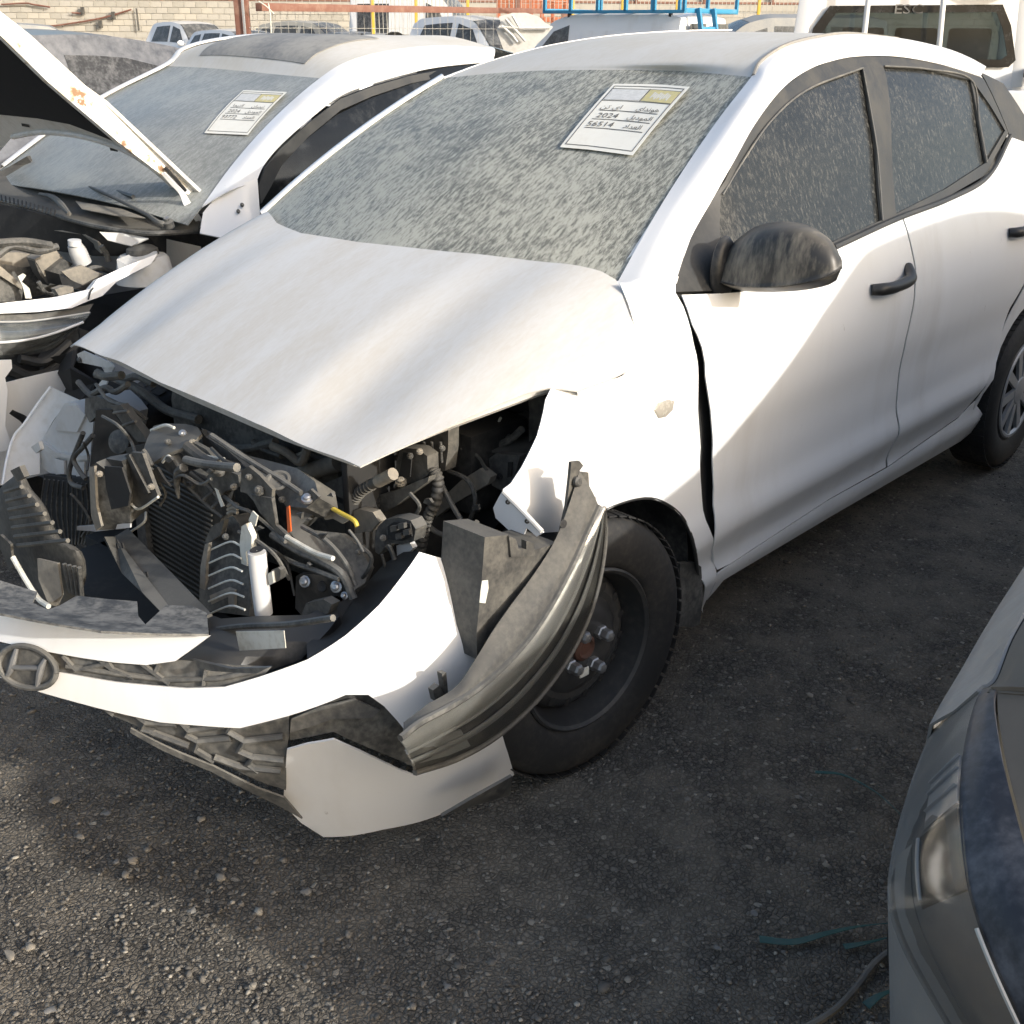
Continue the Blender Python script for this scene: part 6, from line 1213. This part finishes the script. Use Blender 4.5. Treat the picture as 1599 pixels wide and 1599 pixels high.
def vehicle(name, label, st, m, x, D, deg, wins, tops, sc=1.0, group=None, cat='car', mid=-1.5, glassm='far_glass', wheels=(.0, -2.75), ret=False):
    t = thing(name, label, cat, (0, 0, 0), group); L = Loft(st); a, b = L.x[0], L.x[-1]
    for sd in (1, -1):
        L.skin('side_panel', (a, b), (1, 4), M[m], t, sd, 44, 10)
        for w in wins: L.poly('side_window', w, M[glassm], t, sd, .006, .3)
        for sx in wheels: simple_wheel('wheel', (sx, sd*.80, .33), sd, t, .33)
        mc = L.P(-.55, 1.95, sd, .12); dome('door_mirror', [mc+np.array([0, .12*math.cos(q)*sd, .09*math.sin(q)]) for q in np.linspace(0, 6.283, 14, endpoint=False)], mc, (1, 0, 0), .07, M[m], t, 4)
        lc = L.P(b-.13, 2.2, sd, .004); dome('headlight', [lc+np.array([.02*math.cos(q), .10*math.cos(q)*sd, .07*math.sin(q)]) for q in np.linspace(0, 6.283, 12, endpoint=False)], lc, (1, sd*.4, .2), .03, M['hubcap'], t, 4)
    for nm, xr, mm in tops: L.top(nm, xr, M[mm], t, 10, vmax=.96 if 'glass' in mm else 1)
    put(t, x, D, deg, mid, sc); return (t, L) if ret else t
PW = [[(-.60, 1.80), (-.90, 1.22), (-1.25, 1.16), (-1.28, 1.88), (-.58, 1.9)], [(-1.40, 1.16), (-2.1, 1.2), (-2.25, 1.88), (-1.40, 1.88)]]
PT = [('hood', (-.29, .95), 'W'), ('windshield', (-.93, -.31), 'far_glass'), ('roof', (-2.30, -.95), 'W'), ('cab_back', (-2.52, -2.30), 'far_glass'), ('bed_cover', (-4.2, -2.53), 'W')]
def tp(l, m): return [(a, b, m if c == 'W' else c) for a, b, c in l]
vehicle('pickup', 'white double cab pickup parked by the block wall left of the brown post', PICK, 'white', 318, 37, 40, PW, tp(PT, 'white_roof'), .93, 'vehicles at the back of the yard', 'pickup')
SW = [[(-.80, 1.78), (-1.1, 1.22), (-1.5, 1.16), (-1.52, 1.88), (-.76, 1.9)], [(-1.62, 1.16), (-2.4, 1.18), (-2.5, 1.88), (-1.62, 1.88)], [(-2.58, 1.2), (-2.9, 1.25), (-3.1, 1.85), (-2.6, 1.88)]]
ST = [('hood', (-.34, .85), 'W'), ('windshield', (-1.13, -.36), 'far_glass'), ('roof', (-2.95, -1.15), 'W'), ('tailgate', (-3.55, -2.95), 'far_glass')]
vehicle('hatchback', 'pale dusty car half hidden behind the brown fence post', SUV, 'white', 398, 35, 42, SW, tp(ST, 'white_roof'), .86, 'vehicles at the back of the yard')
vehicle('parked_sedan', 'beige dusty car with low roof beyond the sunroof', SUV, 'beige_car', 442, 33, 50, SW, tp(ST, 'beige_car'), .80, 'vehicles at the back of the yard')
vehicle('parked_suv', 'beige SUV with dark side windows beyond the sunroof', SUV, 'beige_car', 506, 36, 25, SW, tp(ST, 'beige_car'), 1.0, 'vehicles at the back of the yard')
hb_ = vehicle('crumpled_car', 'dark wrecked car with crumpled raised black hood by the brick wall', SUV, 'grey_van', 575, 31, 60, SW, tp(ST, 'grey_van'), .84, 'vehicles at the back of the yard')
V = np.array([[-.30, y, 1.15+.0*y] for y in np.linspace(-.75, .75, 9)]+[[.10, y, 1.38+.06*math.sin(5*y)] for y in np.linspace(-.75, .75, 9)]+[[.35, y, 1.60+.10*math.sin(6*y+1)] for y in np.linspace(-.78, .78, 9)])
Fq = [(i*9+j, i*9+j+1, (i+1)*9+j+1, (i+1)*9+j) for i in range(2) for j in range(8)]; V, Fq = shell(V, Fq, .02, (3, 0, 4)); mesh('raised_hood', V, Fq, M['black_clean'], hb_)
vehicle('hatchback', 'grey hatchback nose beside the crumpled black hood', SUV, 'grey_van', 622, 30, 50, SW, tp(ST, 'grey_van'), .82, 'vehicles at the back of the yard')
VW = [[(-.40, 1.75), (-.72, 1.28), (-1.05, 1.22), (-1.08, 1.88), (-.38, 1.9)]]
VT = [('hood', (-.04, .80), 'W'), ('windshield', (-.74, -.05), 'far_glass'), ('roof', (-3.1, -.75), 'W'), ('rear_face', (-3.3, -3.1), 'W')]
BOXV = [(x_, zc_*1.38 if zc_ > 1.2 else zc_*1.15, *[(y_, z_*1.38 if z_ > 1.2 else z_*1.15) for y_, z_ in r_]) for x_, zc_, *r_ in VAN]
t_, L_ = vehicle('box_van', 'tall white van behind the yellow post fence', BOXV, 'white', 662, 33, 15, VW, tp(VT, 'white'), 1.0, 'vehicles at the back of the yard', 'van', ret=True)
L_.poly('rear_side_window', [(-2.1, 1.25), (-3.0, 1.25), (-3.0, 1.85), (-2.1, 1.85)], M['dark_glass'], t_, -1, .008, .3); L_.poly('rear_side_window', [(-2.1, 1.25), (-3.0, 1.25), (-3.0, 1.85), (-2.1, 1.85)], M['dark_glass'], t_, 1, .008, .3)
vehicle('white_pickup', 'white pickup with grey windshield between yellow post and open hood', PICK, 'white', 738, 23, 38, PW, tp(PT, 'white_roof'), .98, 'vehicles at the back of the yard', 'pickup')
vehicle('parked_sedan', 'dark dusty roof peeping over the dark blue sedan at far left', SUV, 'grey_van', 30, 32, 160, SW, tp(ST, 'grey_van'), .93, 'vehicles at the back of the yard')
vehicle('grey_van', 'grey passenger van left of the white truck cab', VAN, 'grey_van', 1195, 22, 176, [[(-.40, 1.75), (-.72, 1.28), (-1.05, 1.22), (-1.08, 1.88), (-.38, 1.9)], [(-1.18, 1.2), (-2.1, 1.2), (-2.1, 1.88), (-1.18, 1.88)], [(-2.2, 1.2), (-3.0, 1.22), (-3.0, 1.88), (-2.2, 1.88)]], tp(VT, 'grey_van'), .99, 'vehicles at the back of the yard', 'van')
# white car with its hood standing open, in front of the mesh fence
oh = vehicle('open_hood_car', 'white car with tall open bonnet left of the blue roof rack', SUV, 'white', 850, 13.2, -25, SW, [('windshield', (-1.13, -.36), 'far_glass'), ('roof', (-2.95, -1.15), 'white_roof'), ('tailgate', (-3.55, -2.95), 'far_glass')], .74, 'vehicles at the back of the yard', mid=-.2)
P_ = [(775, 47), (782, 36), (779, 26), (800, 20), (822, 20), (842, 26), (852, 36), (864, 42), (852, 56), (838, 70), (826, 86), (790, 88)]
hp = tag(vplate('raised_bonnet', P_, 11.6, 'white_inner', None, .03)); hp.name = 'raised_bonnet'
hp.parent = oh; bpy.context.view_layer.update(); hp.matrix_parent_inverse = oh.matrix_world.inverted()
for l in ([(783, 40), (800, 55), (808, 66)], [(790, 30), (812, 55), (820, 64)], [(780, 42), (812, 44), (858, 44)], [(800, 24), (812, 45)]):
    o_ = tube('bonnet_rib', [atv(*p, 11.56) for p in l], .014, M['white_inner'], None, 6); o_.parent = oh; o_.matrix_parent_inverse = oh.matrix_world.inverted()
# red-orange store in the distance
sr = thing('orange_racks', 'orange red steel racks beyond the yellow post fence', 'racks', tuple(gpos(830, 36)))
for i in range(7): x_ = 778+i*16; b = gpos(x_, 36); beam('rack_post', b, b+np.array([0, 0, 2.25]), .12, .12, M['orange_red'], sr, up=tuple(FH), bev=.01)
for zz in (1.75, 2.1, 2.25): beam('rack_rail', gpos(775, 36)+np.array([0, 0, zz]), gpos(880, 36)+np.array([0, 0, zz]), .12, .14, M['orange_red'], sr, bev=.01)
# --- van with blue roof rack and ladder
vn, VL = vehicle('rack_van', 'white panel van carrying a blue roof rack and ladder', VAN, 'white', 952, 20.6, 180+40, [[(-.40, 1.75), (-.72, 1.28), (-1.05, 1.22), (-1.08, 1.88), (-.38, 1.9)]], [('hood', (-.04, .80), 'white'), ('windshield', (-.74, -.05), 'far_glass'), ('roof', (-3.1, -.75), 'white_roof'), ('rear_face', (-3.3, -3.1), 'white')], 1.0, None, 'van', ret=True)
def loc_part(o, t): return o
for sy in (-1, 1):
    patch('rear_window', [[(-3.325, sy*(.10+.24*k), 1.60) for k in (0, 1, 2)], [(-3.35, sy*(.10+.25*k), 1.25) for k in (0, 1, 2)]], M['far_glass'], vn, 4, 4, .006, toward=(-9, 0, 1.4))
    VL.poly('cargo_panel_recess', [(-1.35, 1.35), (-2.9, 1.35), (-2.95, 1.8), (-1.35, 1.8)], M['white'], vn, sy, .012, .3)
rk = thing('roof_rack', 'blue steel roof rack on top of the white panel van', 'roof rack')
for sy in (-1, 1):
    beam('side_rail', (-.55, sy*.80, 1.90), (-3.35, sy*.80, 1.90), .05, .05, M['blue_rack'], rk); beam('guard_rail', (-.55, sy*.80, 2.30), (-3.35, sy*.80, 2.30), .04, .04, M['blue_rack'], rk)
    for k in range(6): x_ = -.58-k*.55; beam('rack_upright', (x_, sy*.80, 1.9), (x_, sy*.80, 2.32), .05, .05, M['blue_rack'], rk, up=(1, 0, 0))
    for x_ in (-1.0, -3.0): beam('rack_foot', (x_, sy*.66, 1.72), (x_, sy*.66, 1.9), .05, .05, M['black_clean'], rk, up=(1, 0, 0))
for k in range(6): x_ = -.58-k*.55; beam('cross_bar', (x_, -.80, 1.90), (x_, .80, 1.90), .04, .04, M['blue_rack'], rk)
for sx in (-.57, -3.33): beam('end_rail', (sx, -.80, 2.30), (sx, .80, 2.30), .04, .04, M['blue_rack'], rk); beam('end_rail', (sx, -.8, 1.92), (sx, .8, 1.92), .05, .06, M['blue_rack'], rk)
rk.location = vn.location-Vector((0, 0, .13)); rk.rotation_euler = vn.rotation_euler
ld = thing('van_ladder', 'blue ladder hanging down the rear of the rack van', 'ladder')
for sy in (.05, .50): beam('ladder_rail', (-3.40, sy, 1.95), (-3.62, sy, 1.0), .05, .07, M['blue_rack'], ld, up=(1, 0, 0))
for k in range(3): beam('ladder_rung', (-3.46-k*.06, .05, 1.66-k*.28), (-3.46-k*.06, .50, 1.66-k*.28), .04, .05, M['blue_rack'], ld)
ld.location = vn.location-Vector((0, 0, .13)); ld.rotation_euler = vn.rotation_euler
# --- white truck cab at the right, seen from behind
tr = thing('white_truck', 'white truck cab seen from behind with wide rear window at top right', 'truck', tuple(gpos(1420, 8.7)))
DT = 8.6; TF = ray(1428, 43); TF = np.array([TF[0], TF[1], 0]); TF /= np.linalg.norm(TF)
back = [(1283, -45), (1262, -5), (1246, 45), (1238, 110), (1236, 160), (1640, 165), (1612, 60), (1594, -5), (1575, -45)]
hole = [(1299, 12), (1562, 10), (1574, 40), (1581, 92), (1572, 101), (1275, 101), (1262, 88), (1274, 46)]
vplate('cab_back', back, DT, 'white', tr, .05, holes=[hole])
vplate('rear_glass', grow(hole, 1.02), DT+.02, 'clear_glass', tr, .005)
ring = [(1296, 9), (1566, 7), (1579, 40), (1586, 94), (1575, 105), (1270, 105), (1257, 90), (1270, 44)]
hole2 = [(1306, 20), (1556, 19), (1566, 45), (1573, 86), (1564, 93), (1284, 93), (1274, 84), (1284, 50)]
vplate('window_border', ring, DT-.03, 'gloss_black', tr, .006, holes=[hole2])
def tx(x, y, D): return atv(x, y, D)
TAX = np.array([np.cross(TF, [0, 0, 1]), TF, [0, 0, 1]])
A_, B_ = atv(1262, -5, DT), atv(1594, -5, DT)
box('cab_roof', (A_+B_)/2+TF*.75+np.array([0, 0, .12]), (.80, .75, .05), M['white_roof'], tr, TAX, .04)
for sx, nm in ((-.84, 'cab_side'), (.86, 'cab_side')):
    c = (A_+B_)/2+RH*sx+TF*.75; box(nm, np.array([c[0], c[1], .82]), (.03, .75, .40), M['white'], tr, TAX, .02)
    for fy in (.02, 1.45): q = (A_+B_)/2+RH*sx*.95+TF*fy; beam('cab_pillar', np.array([q[0], q[1], 1.15]), np.array([q[0], q[1], 1.80])-RH*sx*.06, .10, .06, M['white'], tr, up=tuple(TF), bev=.01)
q = (A_+B_)/2+TF*1.2; box('dashboard', np.array([q[0], q[1], 1.0]), (.75, .15, .22), M['black_clean'], tr, TAX, .05)
for px_ in (1345, 1428, 1512):
    q = atv(px_, 70, DT+.35); box('seat', np.array([q[0], q[1], .95]), (.22, .08, .38), M['seat'], tr, TAX, .06); box('head_rest', np.array([q[0], q[1], 1.42]), (.15, .06, .12), M['seat'], tr, TAX, .05)
q = (A_+B_)/2; box('bed_side', np.array([q[0], q[1], .95])+RH*.93-TF*1.1, (.05, 1.05, .28), M['white'], tr, TAX, .03); box('bed_rail', np.array([q[0], q[1], 1.25])+RH*.93-TF*1.1, (.07, 1.05, .035), M['black_heavy'], tr, TAX, .02)
box('bed_side', np.array([q[0], q[1], .95])-RH*.86-TF*1.1, (.05, 1.05, .28), M['white'], tr, TAX, .03); box('tailgate', np.array([q[0], q[1], .95])+RH*.03-TF*2.18, (.85, .04, .28), M['white'], tr, TAX, .03)
box('bed_floor', np.array([q[0], q[1], .62])+RH*.03-TF*1.1, (.85, 1.05, .04), M['black_heavy'], tr, TAX, .01); box('chassis', np.array([q[0], q[1], .45])+RH*.03-TF*.6, (.7, 1.6, .1), M['dark_void'], tr, TAX, .02)
for sx in (-.78, .84):
    for fy in (-1.2, 1.5): c = np.array([q[0], q[1], .38])+RH*sx+TF*fy; lathe('wheel', [(.22, -.1), (.37, -.1), (.38, 0), (.37, .1), (.22, .1), (.18, .05), (.001, .05)], c, RH*np.sign(sx), M['rubber'], tr, 28)
for a, b in (((1359, -30), (1349, 60)), ((1476, -30), (1464, 100))): tube('rack_pole', [atv(*a, DT-.15), atv(*b, DT-.15)], .019, M['pipe_white'], tr, 10)
def textVF(s, size=1.0, align='CENTER'):
    cu = bpy.data.curves.new('txt', 'FONT'); cu.body = s; cu.size = size; cu.align_x = align; cu.align_y = 'CENTER'; cu.resolution_u = 2
    ob = bpy.data.objects.new('txt', cu); COL.objects.link(ob); bpy.context.view_layer.update(); dg = bpy.context.evaluated_depsgraph_get(); me = bpy.data.meshes.new_from_object(ob.evaluated_get(dg))
    V = np.array([tuple(v.co) for v in me.vertices]).reshape(-1, 3); F = [tuple(p.vertices) for p in me.polygons]; bpy.data.objects.remove(ob); bpy.data.curves.remove(cu); bpy.data.meshes.remove(me); return V, F
V, F = textVF('ESC', .085); c = atv(1419, 15, DT-.042)
if len(V): mesh('glass_lettering', [c+RH*v[0]*1.5+np.array([0, 0, 1])*v[1] for v in V], F, M['grey_plastic'], tr, smooth=False)

# ================================================================== NOTICES behind... on the windshields
AR = dict(hyu='\ufee6\ufe97 \ufef1\ufe8d      \ufef1\ufe8d\ufeaa\ufee7\ufeee\ufeeb', model='\ufede\ufef3\ufea9\ufeee\ufee4\ufedf\ufe8d', count='\ufea9\ufe8d\ufeaa\ufecc\ufedf\ufe8d', nis='\ufe8e\ufee4\ufef4\ufe98\ufedf\ufe8d      \ufee5\ufe8e\ufeb4\ufef4\ufee7')
def notice(name, label, corners, S, ur_, vr_, line1, km):
    """sheet of paper lying on the glass; corners tl, tr, br, bl in pixels; print laid out in the sheet's own frame"""
    t = thing(name, label, 'notice', tuple(S(.5, .5)))
    uv = np.array([psolve(S, ur_, vr_, *p) for p in corners])
    def Q(a, b, off): 
        w = uv[0]*(1-a)*(1-b)+uv[1]*a*(1-b)+uv[2]*a*b+uv[3]*(1-a)*b; p = np.array(S(*w)); e = 1e-3
        n = np.cross(np.array(S(w[0]+e, w[1]))-p, np.array(S(w[0], w[1]+e))-p); n /= np.linalg.norm(n); n = n if n@(CAM-p) > 0 else -n
        return p+n*off
    def quad(nm, a0, b0, a1, b1, m, off, n=6, sag=0):
        V = [Q(a0+(a1-a0)*i/n, b0+(b1-b0)*j/n, off+sag*math.sin(3*i/n+2*j/n)) for i in range(n+1) for j in range(n+1)]; Fq = [(i*(n+1)+j, i*(n+1)+j+1, (i+1)*(n+1)+j+1, (i+1)*(n+1)+j) for i in range(n) for j in range(n)]
        V, Fq = shell(np.array(V), Fq, .0004); return mesh(nm, V, Fq, M[m], t)
    quad('paper', 0, 0, 1, 1, 'paper', .006, 10); o = .0070
    for a0, b0, a1, b1 in ((.04, .04, .96, .047), (.04, .95, .96, .957), (.04, .04, .05, .957), (.95, .04, .96, .957), (.04, .28, .96, .287), (.04, .085, .96, .09), (.50, .085, .51, .285)): quad('border_line', a0, b0, a1, b1, 'ink', o, 3)
    quad('yellow_field', .515, .095, .945, .275, 'paper_yellow', o, 3); quad('grey_field', .06, .10, .49, .27, 'paper_grey', o, 3)
    def txt(s, a, b, size, asp, nm='printed_text'):
        V, F = textVF(s, 1.0)
        if len(V) == 0: return
        mesh(nm, [Q(a+v[0]*size*asp, b-v[1]*size, o+.0003) for v in V], F, M['ink'], t, smooth=False)
    asp = 1.35
    txt(line1, .50, .39, .085, asp); txt(AR['model'], .72, .52, .085, asp); txt('2024', .28, .52, .10, asp); txt(AR['count'], .72, .65, .085, asp); txt(km, .28, .65, .10, asp)
    for b in (.435, .57, .70): quad('rule', .12, b, .90, b+.008, 'ink', o, 3)
    for k in range(9): quad('seal_print', .60+.03*k, .13+.012*(k % 3), .62+.03*k, .24-.015*((k+1) % 3), 'paper_grey', o+.0003, 1)
    return t
notice('windshield_notice', 'white printed notice with yellow field on the wrecked sedan windshield', [(959, 134), (1078, 139), (989, 246), (875, 233)], wsp, (.2, 1.0), (.2, 1.0), AR['hyu'], '56514')
G2 = np.array([wb_, wm_, wt_], float)
def wsp2(u, v):
    c = [np.array([np.interp(u, [0, .25, .5, .75, 1], r_[:, k]) for k in range(3)]) for r_ in G2]; return c[0]*(2*(v-.5)*(v-1))+c[1]*(-4*v*(v-1))+c[2]*(2*v*(v-.5))
notice('windshield_notice', 'smaller printed notice on the windshield of the open hood sedan', [(381, 143), (449, 146), (388, 213), (320, 210)], wsp2, (.3, 1.0), (.2, 1.0), AR['nis'], '93772')

# ================================================================== straps and cable on the ground
M['strap'] = dusty('green_strap', (0.012, 0.075, 0.07), 0.6, dust=(.12, .13, .12), lo=.45, hi=.8, amt=.5, scale=20)
def ribbon(name, label, pts, w, m, zs, cat='strap', group=None):
    P = crspline(np.array([at(x, y, 'z', z) for (x, y), z in zip(pts, zs)]), 40); T = np.gradient(P, axis=0); T /= np.linalg.norm(T, axis=1, keepdims=True)
    S_ = np.cross(T, [0, 0, 1]); S_ /= np.linalg.norm(S_, axis=1, keepdims=True); tw = np.linspace(0, 1.1, 40)[:, None]
    S_ = S_*np.cos(tw)+np.array([0, 0, 1])*np.sin(tw)*.6; V = np.vstack([P-S_*w/2, P+S_*w/2]); F = [(i, i+1, 41+i, 40+i) for i in range(39)]
    V, F = shell(V, F, .0012, (1, 2, 5)); return tag(mesh(name, V, F, M[m], None), label, cat, group)
ribbon('green_strap', 'thin green strap curling on the ground behind the silver headlight', [(1273, 1205), (1318, 1210), (1370, 1238), (1410, 1275)], .010, 'strap', (.010, .014, .03, .04))
ribbon('green_strap', 'long blue green strap lying flat left of the silver headlight', [(1186, 1466), (1240, 1470), (1290, 1457), (1340, 1446), (1395, 1440)], .017, 'strap', (.006, .006, .01, .02, .04))
ribbon('green_strap', 'short green strap end just under the long blue green strap', [(1318, 1478), (1350, 1472), (1400, 1460)], .013, 'strap', (.006, .01, .03))
ribbon('green_strap', 'green strap scrap near the bottom edge under the silver car', [(1352, 1570), (1372, 1555), (1405, 1540)], .016, 'strap', (.006, .012, .03))
tag(tube('black_cable', [at(x, y, 'z', .008) for x, y in [(1250, 1610), (1300, 1580), (1335, 1545), (1365, 1505), (1400, 1478)]], .0065, M['black'], None, 8, 40), 'black cable lying on the gravel beside the green straps', 'cable')

# pale stones lying loose on the gravel
def pebble(x, y, w, h, m):
    c = at(x, y, 'z', .002); bm = bmesh.new(); bmesh.ops.create_icosphere(bm, subdivisions=2, radius=1); rr = random.Random(int(x*7+y)); sd = Vector((rr.random()*9, rr.random()*9, rr.random()*9))
    k = np.linalg.norm(c-CAM)/FPX; V = [np.array(v.co)*(1+.75*mnoise.noise(v.co*1.3+sd))*np.array([w*k*.36, h*k*.55, min(w, h)*k*.22])+c for v in bm.verts]; F = [tuple(v.index for v in f.verts) for f in bm.faces]; bm.free()
    return tag(mesh('pebble', V, F, M[m], None, sharp=60), 'small pale stone lying loose on the gravel', 'stone', 'pale stones on the gravel')
M['pebble'] = dusty('pale_pebble', (.24, .215, .175), .9, dust=(.30, .27, .22), amt=.6, scale=60); M['pebble_grey'] = dusty('grey_pebble', (.17, .165, .155), .9, amt=.25, scale=60)
for i, (x, y, w, h) in enumerate([(478, 1392, 20, 13), (345, 1370, 16, 14), (196, 1366, 14, 13), (300, 1422, 16, 11), (85, 1250, 20, 11), (315, 1278, 15, 11), (168, 1270, 13, 9), (126, 1306, 12, 15), (208, 1343, 18, 14), (182, 1345, 12, 9), (46, 1478, 15, 18), (15, 1492, 14, 20), (78, 1578, 20, 12), (395, 1538, 15, 10), (595, 1290, 12, 18), (1178, 1426, 14, 12), (1246, 1244, 9, 8), (1290, 1350, 12, 9), (1250, 1245, 8, 7), (1265, 1085, 12, 10), (1170, 1322, 10, 9), (1120, 1480, 12, 10), (980, 1530, 14, 10), (830, 1440, 12, 9), (700, 1540, 14, 10)]): pebble(x, y, w, h, 'pebble' if i % 3 else 'pebble_grey')
